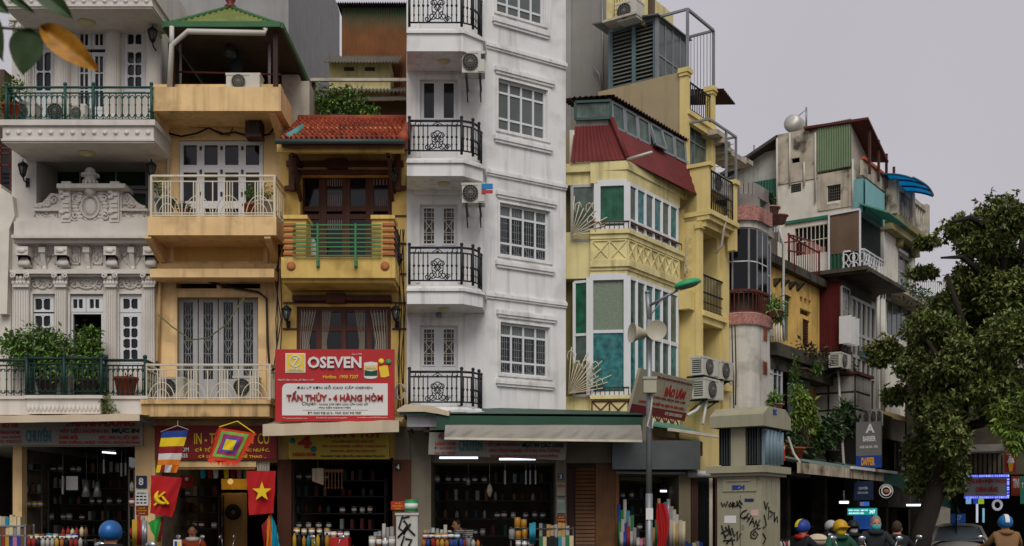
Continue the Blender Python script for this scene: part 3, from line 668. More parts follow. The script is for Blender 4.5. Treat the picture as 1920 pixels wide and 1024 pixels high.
# four grey-white leaves with iron grilles
for i in range(4):
    a = 334+i*37.6; x0, x1, z0, z1 = L.R(a+1, 560, a+36.6, 752, -.18); m = MB(); y = .18; e = .09
    m.box(x0, y, z0, x0+e, y+.05, z1); m.box(x1-e, y, z0, x1, y+.05, z1); m.box(x0+e, y+.001, z1-.07, x1-e, y+.05, z1); m.box(x0+e, y+.001, z0, x1-e, y+.05, z0+.42)
    for k in range(3): m.box(x0+.012, y-.01, z0+.1+k*.6, x0+.03, y, z0+.2+k*.6)
    lo = B.part('door_leaf', m, GPN); g = MB(); g.box(x0+e, y+.03, z0+.42, x1-e, y+.04, z1-.07); B.part('pane', g, GL, lo)
    g = MB(); xa, xb, za, zb = x0+e, x1-e, z0+.42, z1-.07; xc = (xa+xb)/2
    for k in range(1, 4): q = xa+(xb-xa)*k/4; g.bar((q, y+.01, za), (q, y+.01, zb), .008)
    for k in range(6):
        zc = za+(zb-za)*(k+.5)/6; hw, hh = (xb-xa)*.42, (zb-za)/13
        g.bar((xa, y+.012, zc+hh*1.08), (xb, y+.012, zc+hh*1.08), .008)
        if k % 2: g.tube(arc((xc, y+.012, zc), hw*.7, hh, 0, 2*pi, 10), .007, 4)
        else:
            g.bar((xa+.01, y+.012, zc+hh), (xc, y+.012, zc-hh*.6), .008); g.bar((xb-.01, y+.012, zc+hh), (xc, y+.012, zc-hh*.6), .008)
    B.part('grille', g, mat('grey_iron', '#8b8f8e', rough=.5), lo)
def fan_railing(th, px0, py0, px1, py1, w, n, mt, ret=0.):
    """square-bar railing with half-circle fans, returning to the wall at both ends"""
    x0, x1, z0, z1 = L.R(px0, py0, px1, py1, w); H = z1-z0; m = MB()
    P = [(x0, -ret), (x0, -w), (x1, -w), (x1, -ret)]
    for i in range(3):
        for f, r in ((0, .014), (.06, .012), (.86, .012), (1, .022)): m.bar((*P[i], z0+H*f), (*P[i+1], z0+H*f), r*2, r*1.6)
    for p in P[1:3]: m.bar((*p, z0-.05), (*p, z1), .04)
    ro = th.part('railing', m, mt); b = MB(); b.box(-.01, -.01, 0, .01, .01, H*.86); bme = b.mesh('baluster', mt)
    f = MB(); W_ = (x1-x0)/n
    f.tube(arc((0, 0, 0), W_*.42, H*.5, 0, pi, 12), .011, 4); f.tube(arc((0, 0, 0), W_*.26, H*.3, 0, pi, 10), .009, 4)
    fme = f.mesh('fan_bar', mt)
    for i in range(n):
        xc = x0+W_*(i+.5); th.inst('fan_bar', fme, (xc, -w, z0), ro)
        for q in (-.13, -.045, .045, .13, .49): th.inst('baluster', bme, (xc+q*W_, -w, z0), ro)
    for xx in (x0, x1):
        for k in range(5): th.inst('baluster', bme, (xx, -ret-(w-ret)*(k+.5)/5, z0), ro)
fan_railing(B, 284, 330, 515, 404, .9, 4, WIR); fan_railing(B, 274, 684, 506, 750, .78, 4, WIR)
ac_unit(L, 296, 708, 345, 746, .5, 'air conditioner with a white hub at the left behind the lower fan railing', bracket=False); ac_unit(L, 437, 706, 482, 746, .45, 'air conditioner at the right behind the lower fan railing', bracket=False)
ac_unit(L, 424, 138, 487, 168, .7, 'air conditioner on the terrace edge under the green roof', bracket=False)
# green roofed terrace
eave, ap = L.z(0, 47, .8), L.z(0, 14, -.9); xl, xr = L.x(308, .8), L.x(526, .8); xm = L.x(432, -.9); yb = 2.6
m = MB(); yf = -.8; ym = .9
f0, f1, b1, b0, apx = (xl, yf, eave), (xr, yf, eave), (xr, yb, eave), (xl, yb, eave), (xm, ym, ap)
def slope(a, b, n):
    a, b, t = Vector(a), Vector(b), Vector(apx); mm = MB(); nn = (b-a).cross(t-a).normalized()
    N_ = n*4
    tops = [];
    for i in range(N_+1):
        u_ = i/N_; q = a+(b-a)*u_+nn*.014*cos(u_*n*2*pi); tt = min(u_, 1-u_)*2
        mm.v += [tuple(q), tuple(a+(b-a)*u_+(t-(a+(b-a)*(.5)))*min(1, tt)+nn*.014*cos(u_*n*2*pi))] if False else [tuple(q), tuple(q+(t-(a+(b-a)*.5))*min(1, tt))]
    for i in range(N_): mm.f.append((2*i, 2*i+2, 2*i+3, 2*i+1)); mm.m.append(0); mm.s.append(False)
    return mm
GRS = mat('green_roof_sheet', '#6f7a2f', rough=.5, var=.2, mold=.4, dirt=C('#3d4a2a'))
ro = None
for (p, q, n) in ((f0, f1, 22), (f1, b1, 22), (b1, b0, 22), (b0, f0, 22)): B.part('roof_sheet', slope(p, q, n), GRS)
m = MB(); GTR = mat('green_trim', '#35633b', rough=.5, var=.15)
for p, q in ((f0, f1), (f1, b1), (b1, b0), (b0, f0)): m.bar(p, q, .1, .1)
for p in (f0, f1, b1, b0): m.tube([p, apx], .045, 6)
B.part('roof_trim', m, GTR)
m = MB(); m.lathe([(.1, ap-.05), (.12, ap+.02), (.06, ap+.06), (.1, ap+.14), (.12, ap+.2), (.05, ap+.27), (.08, ap+.32), (.03, ap+.4), (.0, ap+.5)], (xm, ym, 0), 10); B.part('finial', m, mat('red_clay', '#6d2a22', rough=.5))
zt = L.z(0, 163, .3)
for p in ((xl+.1, yf+.15), (xr-.12, yf+.15), (xr-.12, yb-.1), (xl+.1, yb-.1)): m = MB(); m.box(p[0]-.04, p[1]-.04, zt-.3, p[0]+.04, p[1]+.04, eave); B.part('roof_post', m, mat('brown_iron', '#3b2a22', var=.2))
m = MB(); m.box(xl+.1, yb-.3, zt-.4, xr-.1, yb-.2, eave+.0); m.box(xl-.02, -.5, zt-.4, xl+.06, yb, eave-.2); B.part('terrace_wall', m, mat('dark_timber', '#2a241e', var=.3, mold=.4))
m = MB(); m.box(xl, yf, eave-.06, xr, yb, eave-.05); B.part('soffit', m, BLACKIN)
for i, px in enumerate((338, 505)): m = MB(); m.tube([(L.x(px, .1), -.1, zt), (L.x(px, .1), -.1, eave)], .03, 6); B.part('terrace_pipe', m, GPN)
m = MB(); m.tube([(xl+.1, -.3, L.z(0, 135, .3)), (xr-.1, -.3, L.z(0, 140, .3))], .02, 5); m.bar((L.x(503, 0), .1, L.z(0, 95)), (L.x(520, 0), .1, L.z(0, 150)), .05); B.part('terrace_rail', m, RUST)
m = MB(); m.lathe([(.02, .3), (.1, .15), (.12, 0), (.04, -.02)], L.p(431, 108, .1), 10); solo(L, 'pendant_lamp', 'dark pendant lamp under the green terrace roof', 'lamp', m, mat('smoky_glass', '#3a3f40', rough=.2))
m = MB(); a_ = L.p(443, 150, -.2); m.lathe([(.1, 0), (.13, .25), (.06, .5), (.1, .62), (.02, .7)], a_, 10); solo(L, 'terrace_figure', 'dark wrapped bundle standing on the shaded terrace beside the air conditioner', 'bundle', m, mat('dark_slate', '#22282c', var=.2))
m = MB(); pw = .85
m.tube([L.p(318, 163, pw), L.p(322, 85, pw), L.p(352, 59, pw), L.p(497, 62, pw), L.p(497, 54, pw)], .05, 8); m.tube([L.p(322, 50, pw), L.p(322, 88, pw)], .045, 8)
solo(L, 'drain_pipe', 'white drain pipe bent under the green roof eave', 'pipe', m, PVC)
# grey block behind
BG = Fr(0, 27, 0); GB = Th(BG, 'grey_block', 'plain grey rendered block rising behind the green roof', 'building', (BG.x(410), 0, 0)); m = MB(); bx(BG, m, 286, -260, 541, 1140, 0, -8); GB.part('wall', m, GREY); m = MB(); bx(BG, m, 530, -260, 541, 300, .03, 0); GB.part('corner_strip', m, GREY)
# bird cage
x, y, z = L.p(478, 259, .35); t = Th(L, 'bird_cage', 'dark wooden bird cage hanging on the cream wall', 'bird cage', (x, y, z)); m = MB(); W_ = .28/2; H_ = .44
for k in range(5):
    for j in (-1, 1): q = -W_+2*W_*k/4; m.bar((x+q, y+j*W_, z), (x+q, y+j*W_, z+H_), .012); m.bar((x+j*W_, y+q, z), (x+j*W_, y+q, z+H_), .012)
t.part('cage_bar', m, WOODD, kind='stuff'); m = MB(); m.box(x-W_-.01, y-W_-.01, z-.02, x+W_+.01, y+W_+.01, z+.04); t.part('cage_base', m, WOODD)
m = MB(); m.box(x-W_-.01, y-W_-.01, z+H_, x+W_+.01, y+W_+.01, z+H_+.03); m.tube([(x, y, z+H_), (x, y, z+H_+.1), (x, -.0, z+H_+.12)], .01, 4); t.part('cage_top', m, WOODD); m = MB(); m.box(x-W_+.02, y-W_+.03, z+.04, x+W_-.02, y+W_-.03, z+.3); t.part('cage_cloth', m, BLACKIN)
plant(L, 310, 404, .6, [(305, 360, 14, 26), (318, 380, 12, 12)], 170, .07, 11, 'leggy plant in a blue-grey pot at the left end of the upper fan railing', LEAF, pot=(.19, .3, mat('blue_grey_pot', '#7a8888', rough=.5)))
plant(L, 343, 404, .6, [(343, 388, 12, 8)], 90, .07, 12, 'small red-rimmed pot of greenery beside the leggy plant', LEAFD, pot=(.1, .1, POT))
plant(L, 468, 404, .6, [(470, 366, 14, 18)], 200, .06, 13, 'green plant in a hanging terracotta pot before the white doors', LEAF, pot=(.13, .2, POT))
plant(L, 497, 404, .6, [(497, 368, 14, 22), (505, 385, 8, 8)], 260, .06, 14, 'bushy plant in a pale pot at the right end of the upper fan railing', LEAF, pot=(.2, .24, PALE))
# ================================================================ yellow house with timber windows
Cc = Th(L, 'yellow_house', 'yellow house with brown timber windows and red tiled porch roof', 'house', (LX(645), 0, 0))
wl = MB(); holesC = [Hh(563, 326, 735, 486, .3), Hh(556, 575, 733, 700, .1), Hh(540, 858, 738, 1140, .3)]
wall(wl, LX(527)+.003, LX(762), 0, L.z(0, 238), holesC, rev=.3); Cc.part('wall', wl, YEL)
m = MB(); bx(L, m, 520, 862, 546, 1140, .06, -.1); Cc.part('brown_post', m, mat('brown_painted_post', '#55301f', var=.15, grain=.3)); m = MB(); x0, x1, z0, z1 = L.R(540, 858, 738, 1140); m.inbox(x0-.05, .3, 0, x1+.05, 5, z1+.1); Cc.part('shop_room', m, SHOPIN)
ze, zr = L.z(0, 264, 1.0), L.z(0, 226, -.9); xe0, xe1 = L.x(523, 1.0), L.x(759, 1.0); ye, yr = -1.0, .9
m = MB(); m.sect([(ye, ze-.05), (yr, zr-.05), (yr+.6, zr-.4), (yr+.6, zr-.5), (ye, ze-.12)][::-1], xe0+.05, xe1); roof = Cc.part('roof', m, mat('roof_underlay', '#6a3524', var=.2))
tm = MB(); nc, nr = 25, 9; tw = (xe1-xe0)/nc; sl = Vector((0, yr-ye, zr-ze)); tl = sl.length/nr
pr = [(-.5*tw, 0), (-.3*tw, .02), (-.1*tw, .055), (.1*tw, .055), (.3*tw, .02), (.5*tw, 0)]
for j, (q, dz) in enumerate(((0, .03), (tl*1.12, 0))): tm.v += [(p[0], q, p[1]+dz) for p in pr]
tm.v += [(p[0], 0, p[1]+.005) for p in pr]
for i in range(5): tm.f += [(i, i+1, 7+i, 6+i), (12+i, 13+i, i+1, i)]; tm.m += [0, 0]; tm.s += [True, False]
tme = tm.mesh('tile', TERRA); sa = math.atan2(zr-ze, yr-ye); rr = random.Random(3)
TER2 = mat('terracotta_bright', '#9e4a30', rough=.8, var=.2, mold=.2, dirt=C('#4a2f24')); TER3 = mat('terracotta_dark', '#873a26', rough=.85, var=.3, mold=.5, dirt=C('#2f2621'))
for j in range(nr):
    for i in range(nc):
        Cc.inst('tile', tme, (xe0+tw*(i+.5)+rr.uniform(-.006, .006), ye+sl.y*j/nr, ze+sl.z*j/nr), roof, (sa, 0, rr.uniform(-.03, .03)), rr.choice((TERRA, TERRA, TER2, TER2, TER3)))
m = MB(); m.tube([(xe0, yr, zr+.03), (xe1, yr, zr+.03)], .08, 8); Cc.part('ridge_tile', m, TERRA); m = MB(); m.tube([(xe1-.03, ye, ze+.05), (xe1-.03, yr, zr+.05)], .09, 8); m.ball((xe1-.03, ye, ze+.05), .1, 8, 6); Cc.part('verge_tile', m, TERRA)
m = MB(); m.tube([(xe0-.06, ye-.05, ze-.03), (xe1, ye-.05, ze-.03)], .05, 8); Cc.part('gutter', m, mat('green_grey_gutter', '#3f4f4b', rough=.5))
m = MB(); bx(L, m, 519, 268, 757, 285, .9, .8); Cc.part('fascia', m, YEL)
m = MB(); m.add([L.p(537, 250, .9), L.p(568, 232, .1), L.p(572, 238, .1), L.p(548, 256, .9), (*L.p(537, 250, .9)[:2], L.p(537, 252, .9)[2]-.05), L.p(568, 236, .1), L.p(572, 242, .1), L.p(548, 260, .9)], [(0, 1, 2, 3)[::-1], (4, 5, 6, 7), (0, 3, 7, 4), (1, 5, 6, 2), (0, 4, 5, 1), (3, 2, 6, 7)])
solo(L, 'plastic_sheet', 'turquoise plastic sheet lying over the left edge of the tiled roof', 'sheet', m, mat('turquoise_sheet', '#4c8c86', rough=.5, var=.2))
for px in (548, 727): m = MB(); q = L.x(px, .85); z_ = L.z(0, 285, .85); m.bar((q, -.85, z_), (q, -.0, z_-.0), .07); m.bar((q, -.7, z_-.04), (q, 0, z_-.65), .06); Cc.part('eave_bracket', m, WOODD)
for (a, c) in ((541, 552), (741, 751)): m = MB(); bx(L, m, a, 286, c, 356, .14, -.02); Cc.part('timber_post', m, WOOD)
for (a, b, c, d, w) in ((536, 301, 756, 310, .12), (556, 318, 740, 326, .06), (533, 348, 556, 356, .08), (738, 348, 760, 356, .08), (548, 553, 733, 563, .16), (612, 549, 646, 567, .18), (612, 297, 650, 314, .15), (530, 566, 762, 569, .03), (530, 615, 556, 618, .03), (735, 615, 762, 618, .03), (737, 403, 762, 406, .03), (737, 455, 762, 458, .03), (737, 512, 762, 515, .03)):
    m = MB(); bx(L, m, a, b, c, d, w, -.02); Cc.part('timber_beam', m, WOOD)
x0, x1, z0, z1 = L.R(563, 327, 735, 486, -.25)
window(Cc, x0, x1, z0, z1, -.25, [.245, .5, .755], [.52, .58], WOOD, GL, fw=.08, bar=.15, name='timber_door', d=.08)
CUR = mat('lilac_curtain', '#9a8b8e', rough=.9, var=.1); CUW = mat('net_curtain', '#b9b09e', rough=.9, var=.1)
def curtain(th, x0, x1, z0, z1, y, mt, gather=0., n=7, lab=None):
    m = MB(); m.grid(lambda u, v: (x0+(x1-x0)*(u*(1-gather*(1-abs(2*v-.9))) if gather >= 0 else 1-(1-u)*(1+gather*(1-abs(2*v-.9)))), y+.03*sin(u*n*2*pi), z0+(z1-z0)*v), n*6, 6)
    return th.part('curtain', m, mt)
for (a, c, b, d) in ((612, 642, 366, 430), (704, 733, 366, 430), (690, 733, 330, 348), (612, 642, 330, 350)):
    q = L.R(a, b, c, d, -.29); curtain(Cc, *q, .285, CUR)
x0, x1, z0, z1 = L.R(556, 576, 733, 700, -.06)
window(Cc, x0, x1, z0, z1, -.06, [.235, .5, .77], [.68], WOOD, GL, fw=.09, bar=.1, name='timber_window', d=.07)
for (a, c, g) in ((562, 592, .45), (603, 622, .55), (665, 684, -.5), (692, 727, -.35)):
    q = L.R(a, 582, c, 700, -.09); curtain(Cc, *q, .085, CUW, g, 6)
# balcony of the yellow house
slab(Cc, L, 527, 482, 741, 521, .95, YEL, mould=False); m = MB(); bx(L, m, 530, 521, 738, 530, .85, -.05); Cc.part('slab_step', m, YEL)
for a, c in ((533, 574), (697, 738)):
    m = MB(); bx(L, m, a, 409, c, 482, .95, .45); po = Cc.part('balcony_pier', m, YEL); m = MB(); bx(L, m, a-2, 403, c+2, 410, 1.0, .4); Cc.part('pier_cap', m, YEL, po)
    for k in range(6): m = MB(); bx(L, m, a-2, 418+k*11, a+21 if a < 600 else c+2, 423+k*11, .985, .46) if a < 600 else bx(L, m, c-21, 418+k*11, c+2, 423+k*11, .985, .46); Cc.part('brown_band', m, ORNG, po)
    m = MB(); q = L.p(546 if a < 600 else 722, 499, .95); m.lathe([(0, -.02), (.08, -.02), (.085, .01)], q, 18, 'y'); Cc.part('disc', m, ORNG)
m = MB()
for k in range(8): z_ = L.z(0, 422+k*8.2, 1.0); m.bar((L.x(549, 1), -1.0, z_), (L.x(715, 1), -1.0, z_), .022)
rl = Cc.part('railing', m, GRN3)
for px in (596, 667): m = MB(); q = L.x(px, 1.0); m.bar((q, -1.02, L.z(0, 420, 1)), (q, -1.02, L.z(0, 500, 1)), .035); m.box(q-.03, -1.0, L.z(0, 500, 1), q+.03, -.94, L.z(0, 488, 1)); Cc.part('rail_post', m, GRN3, rl)
m = MB(); q = L.x(740, .95)
for k in range(8): z_ = L.z(0, 422+k*8.2, 1.0); m.bar((q, -.94, z_), (q, 0, z_), .025)
Cc.part('side_rail', m, BLK)
m = MB(); bx(L, m, 580, 455, 592, 480, .3, .1); m.lathe([(.05, -.1), (.06, 0), (.02, .05)], L.p(586, 452, .2), 8); solo(L, 'water_jar', 'pale plastic jar standing on the yellow balcony behind the green rails', 'jar', m, PVC)
lantern(537, 588, .22, L, 'black lantern left of the curtained timber window'); lantern(742, 588, .22, L, 'black lantern right of the curtained timber window'); lantern(557, 332, .18, L, 'black lantern left of the upper timber doors'); lantern(737, 332, .18, L, 'black lantern right of the upper timber doors')
# roofs and sheds behind the red tiles
BK = Fr(0, 24.5, 0)
SH = Th(BK, 'rooftop_shed', 'rooftop shed with tall rusted green sheet wall behind the red tiled roof', 'shed', (BK.x(690), 0, 6))
RSH = mat('rusted_sheet', '#8a5d3a', rough=.7, var=.2, streak=.3, dirt=C('#5e3d2a')); nt_ = RSH.node_tree; bs = nt_.nodes['Principled BSDF']; old = bs.inputs['Base Color'].links[0].from_socket
g = nt_.nodes.new('ShaderNodeNewGeometry'); sp = nt_.nodes.new('ShaderNodeSeparateXYZ'); mr = nt_.nodes.new('ShaderNodeMapRange'); n2 = nt_.nodes.new('ShaderNodeTexNoise'); n2.inputs['Scale'].default_value = 3; ad = nt_.nodes.new('ShaderNodeMath'); ad.operation = 'ADD'; xm_ = nt_.nodes.new('ShaderNodeMix'); xm_.data_type = 'RGBA'
zl = BK.z(0, 70, -1); mr.inputs[1].default_value = zl; mr.inputs[2].default_value = zl+.75
nt_.links.new(g.outputs['Position'], sp.inputs[0]); nt_.links.new(sp.outputs[2], ad.inputs[0]); nt_.links.new(n2.outputs[0], ad.inputs[1]); nt_.links.new(ad.outputs[0], mr.inputs[0]); mr.inputs[1].default_value += .5; mr.inputs[2].default_value += .5
nt_.links.new(mr.outputs[0], xm_.inputs['Factor']); nt_.links.new(old, xm_.inputs[6]); xm_.inputs[7].default_value = (*C('#2f5b48'), 1); nt_.links.new(xm_.outputs[2], bs.inputs['Base Color'])
x0, x1, z0, z1 = BK.R(641, 14, 790, 190, -1); m = MB(); m.corr((x0, 1, z0), (x1, 1, z0), (x0, 1, z1), 34, .03); SH.part('sheet_wall', m, RSH); m = MB(); m.box(x0+.05, 1.05, z0, x1, 4, z1-.05); SH.part('shed_body', m, RSH)
m = MB(); m.corr((x0-.1, .8, z1+.02), (x1, .8, z1+.02), (x0-.1, 4, z1+.2), 36, .04); SH.part('sheet_roof', m, mat('dark_sheet', '#4a4540', var=.2))
PS = Th(BK, 'roof_hut', 'small pale hut with two slots under a corrugated roof', 'hut', (BK.x(675), 0, 7)); m = MB(); bx(BK, m, 617, 116, 732, 190, -.2, -1); PS.part('wall', m, LEMON)
for a in (645, 684): m = MB(); bx(BK, m, a, 126, a+19, 133, -.19, -.3); PS.part('slot', m, BLACKIN)
x0, x1, z0, z1 = BK.R(607, 104, 750, 122, 0); m = MB(); m.corr((x0, -.15, z0), (x1, -.15, z0), (x0, .9, z1+.35), 24, .04); PS.part('corrugated_roof', m, mat('weathered_sheet', '#6f6a5f', var=.2, streak=.4))
LT = Th(BK, 'roof_lean_to', 'lean-to of grey corrugated sheet with white beam over the roof garden', 'lean-to', (BK.x(670), 0, 6)); m = MB(); bx(BK, m, 585, 190, 780, 420, -.2, -2.5); LT.part('back_wall', m, mat('brown_wall', '#6b5947', var=.15, streak=.4))
x0, x1, z0, z1 = BK.R(582, 150, 790, 172, .5); m = MB(); m.corr((x0, -.5, z0), (x1, -.5, z0), (x0, .6, z1+.25), 30, .05); LT.part('corrugated_roof', m, mat('grey_sheet', '#77736b', var=.15, streak=.4)); m = MB(); m.bar((x0, -.5, z1), (x1, -.5, z1), .06); LT.part('front_beam', m, CONC)
m = MB(); m.tube([BK.p(582, 188, .3), BK.p(790, 183, .3)], .05, 8); LT.part('white_beam', m, PVC); m = MB(); m.bar(BK.p(588, 150, .4), BK.p(588, 230, .4), .07); LT.part('post', m, mat('brown_iron', '#3b2a22'))
WS = Th(BK, 'concrete_party_wall', 'stained concrete party wall beside the roof plants', 'wall', (BK.x(555), 0, 5)); m = MB(); bx(BK, m, 528, 140, 560, 400, 1.2, -1.5); m.elev([BK.R(560, 140, 582, 300, 1.1)[i] and q for i, q in enumerate([])], 0, 0) if False else None; bx(BK, m, 560, 152, 580, 400, 1.2, -1.4); WS.part('wall', m, CONC)
plant(BK, 640, 240, .5, [(622, 195, 30, 30), (655, 190, 35, 28), (690, 210, 22, 12), (605, 185, 14, 24), (650, 212, 50, 14)], 1500, .085, 15, 'leafy roof garden shrubs above the red tiles', LEAF, pot=(.25, .2, POTD), stems=7)
# ================================================================ white tower house
D = Th(L, 'white_tower_house', 'tall slim white tower house with bowed black iron balconies', 'house', (LX(835), 0, 0))
cx0 = LX(910); T = Fr(L.W(cx0, 0, 0)[0], 22, 33.8); TL = T.x(1061)
ztop = L.z(0, -120)
dz = {2: (148, 296), 3: (383, 530), 4: (610, 760), 1: (-90, 56)}
wl = MB(); holes = []
for k, (a, b) in dz.items(): holes.append(Hh(788, a+2, 858, b, .1))
holes.append(Hh(806, 862, 1055, 1140, .3))
wall(wl, LX(762)+.003, LX(910), L.z(0, 800), ztop, holes[:-1], back=.3, rev=.1)
wr = MB(); W4 = [(931, -60, 1020, 22), (934, 147, 1025, 243), (937, 380, 1029, 478), (938, 604, 1029, 701)]
hs_ = [(*T.R(*q), .1) for q in W4]
wall(wr, 0, TL, L.z(0, 800), ztop, hs_, rev=.1, back=.3)
o = len(wl.v)
def toL(v, fa=T, fb=L):
    X, Y, Z = fa.W(*v); dx, dy = X-fb.ox, Y-fb.oy
    return (dx*fb.ux+dy*fb.uy, -(dx*fb.nx+dy*fb.ny), Z)
wl.add([toL(v) for v in wr.v], wr.f)
e = toL((TL, 0, 0)); wl.plan([(LX(762)+.003, .3), (cx0-.01, .3), (e[0]-.05, e[1]+.3), (e[0]-.0, 9), (LX(762)+.003, 9)], L.z(0, 800), ztop-.02)
wl.add([(e[0], e[1], 3), (e[0], 9, 3), (e[0], 9, ztop), (e[0], e[1], ztop)], [(0, 1, 2, 3)])
D.part('wall', wl, WT)
def Tmb(fn):
    q = MB(); fn(q); r_ = MB(); r_.add([toL(v) for v in q.v], q.f); r_.s = q.s; return r_
DT = Th(T, 'tower_side_trim', 'x', 'x', (0, 0, 0)); DTo = DT.ob
GLW = glass('tower_pane', '#5d625f', rough=.15, var=.3); wins = []
for i, q in enumerate(W4):
    x0, x1, z0, z1 = T.R(*q); gm = [GLW, GLW] if i < 2 else [GL, GL, GLW]
    fo = window(DT, x0, x1, z0, z1, -.05, [.25, .5, .75], [.25, .76], WPN, gm, fw=.045, bar=.04, d=.05); wins.append(fo)
    if i >= 2:
        g = MB(); r = random.Random(i)
        for k in range(4):
            a, b = x0+(x1-x0)*k/4+.05, x0+(x1-x0)*(k+1)/4-.05
            for j in range(1, 4): g.bar((a+(b-a)*j/4, .075, z0+.05), (a+(b-a)*j/4, .075, z1-.05), .008)
            for j in range(7): g.bar((a, .075, z0+(z1-z0)*(j+.5)/7), (b, .075, z0+(z1-z0)*(j+.5)/7), .008)
            g.tube(arc((a, .075, z1-.28), b-a, .22, 0, pi/2, 6), .006, 4); g.tube(arc((b, .075, z0+.3), b-a, -.22, pi/2, pi, 6), .006, 4)
        DT.part('window_grille', g, mat('grey_iron', '#8b8f8e'), fo)
    for (a, b, c, d) in ((q[0]-5, q[1]-4, q[2]+6, q[1]), (q[0]-5, q[1], q[0]-1, q[3]+4), (q[2]+1, q[1], q[2]+6, q[3]+4), (q[0]-1, q[3], q[2]+1, q[3]+4)):
        m = MB(); x0, x1, _, _ = T.R(a, 0, c, 10); z1, z0 = T.z(q[0], b), T.z(q[0], d); m.box(x0, -.03, z0, x1, .02, z1); DT.part('window_surround', m, WT)
    for (a, c, b) in ((q[0]-8, q[2]+13, q[1]-22), (q[0]-9, q[2]+9, q[3]+11)):
        if b < -20: continue
        m = MB(); x0, x1 = T.x(a), T.x(c); z1 = T.z(a, b); m.box(x0, -.07, z1-.07, x1, .02, z1); m.box(x0+.03, -.045, z1-.12, x1-.03, .02, z1-.07); m.box(x0+.01, -.055, z1, x1-.01, .02, z1+.025); DT.part('hood_moulding', m, WT)
for py in (80, 318, 549): m = MB(); z1 = T.z(910, py); m.box(-.02, -.06, z1-.06, TL, .02, z1); m.box(-.01, -.035, z1-.1, TL, .02, z1-.06); m.box(-.01, -.03, z1, TL, .02, z1+.03); DT.part('band_moulding', m, WT)
for ch in list(DTo.children): ch.parent = D.ob; ch.matrix_parent_inverse = (Matrix.Translation(L.W(*D.base)).inverted() @ Matrix.Translation(Vector(T.W(0, 0, 0))) @ Matrix.Rotation(T.a, 4, 'Z'))
bpy.data.objects.remove(DTo)
# front doors
for k, (a, b) in dz.items():
    m = MB(); x0, x1, z0, z1 = L.R(788, a+2, 858, b, -.05); xc = (x0+x1)/2; y = .05; pa = [L.R(795, a+8, 814, a+74, -.05), L.R(832, a+8, 851, a+74, -.05)]
    wall(m, x0, x1, z0, z1, [(*q, .04) for q in pa], w=-.05, back=.05); m.box(xc-.006, y-.012, z0, xc+.006, y, z1)
    for q in pa:
        for (u0, u1, v0, v1) in ((q[0]-.03, q[0], q[2]-.03, q[3]+.03), (q[1], q[1]+.03, q[2]-.03, q[3]+.03), (q[0], q[1], q[3], q[3]+.03), (q[0], q[1], q[2]-.03, q[2])): m.box(u0, y-.015, v0, u1, y+.002, v1)
    do = D.part('door_leaves', m, WPN)
    for q in pa:
        g = MB(); g.box(q[0], y+.03, q[2], q[1], y+.04, q[3]); D.part('pane', g, GL, do)
        if k in (3, 4):
            g = MB(); xa, xb, za, zb = q; H_ = zb-za; bw = .012; yy = y+.015
            for u in (.25, .75): g.bar((xa+(xb-xa)*u, yy, za), (xa+(xb-xa)*u, yy, zb), bw)
            for v in (.1, .25, .32, .68, .75, .9): g.bar((xa, yy, za+H_*v), (xb, yy, za+H_*v), bw)
            g.bar((xa, yy-.01, za+H_*.32), (xb, yy-.01, za+H_*.68), bw); g.bar((xb, yy-.012, za+H_*.32), (xa, yy-.012, za+H_*.68), bw); D.part('door_grille', g, WIR, do)
    for (u, v, w_, h_, d_) in ((780, a-6, 787, b, .025), (859, a-6, 866, b, .025), (780, a-8, 866, a, .03), (774, a-27, 868, a-20, .06), (778, a-20, 862, a-17, .035)): m = MB(); bx(L, m, u, v, w_, h_, d_, -.02); D.part('door_moulding', m, WT)
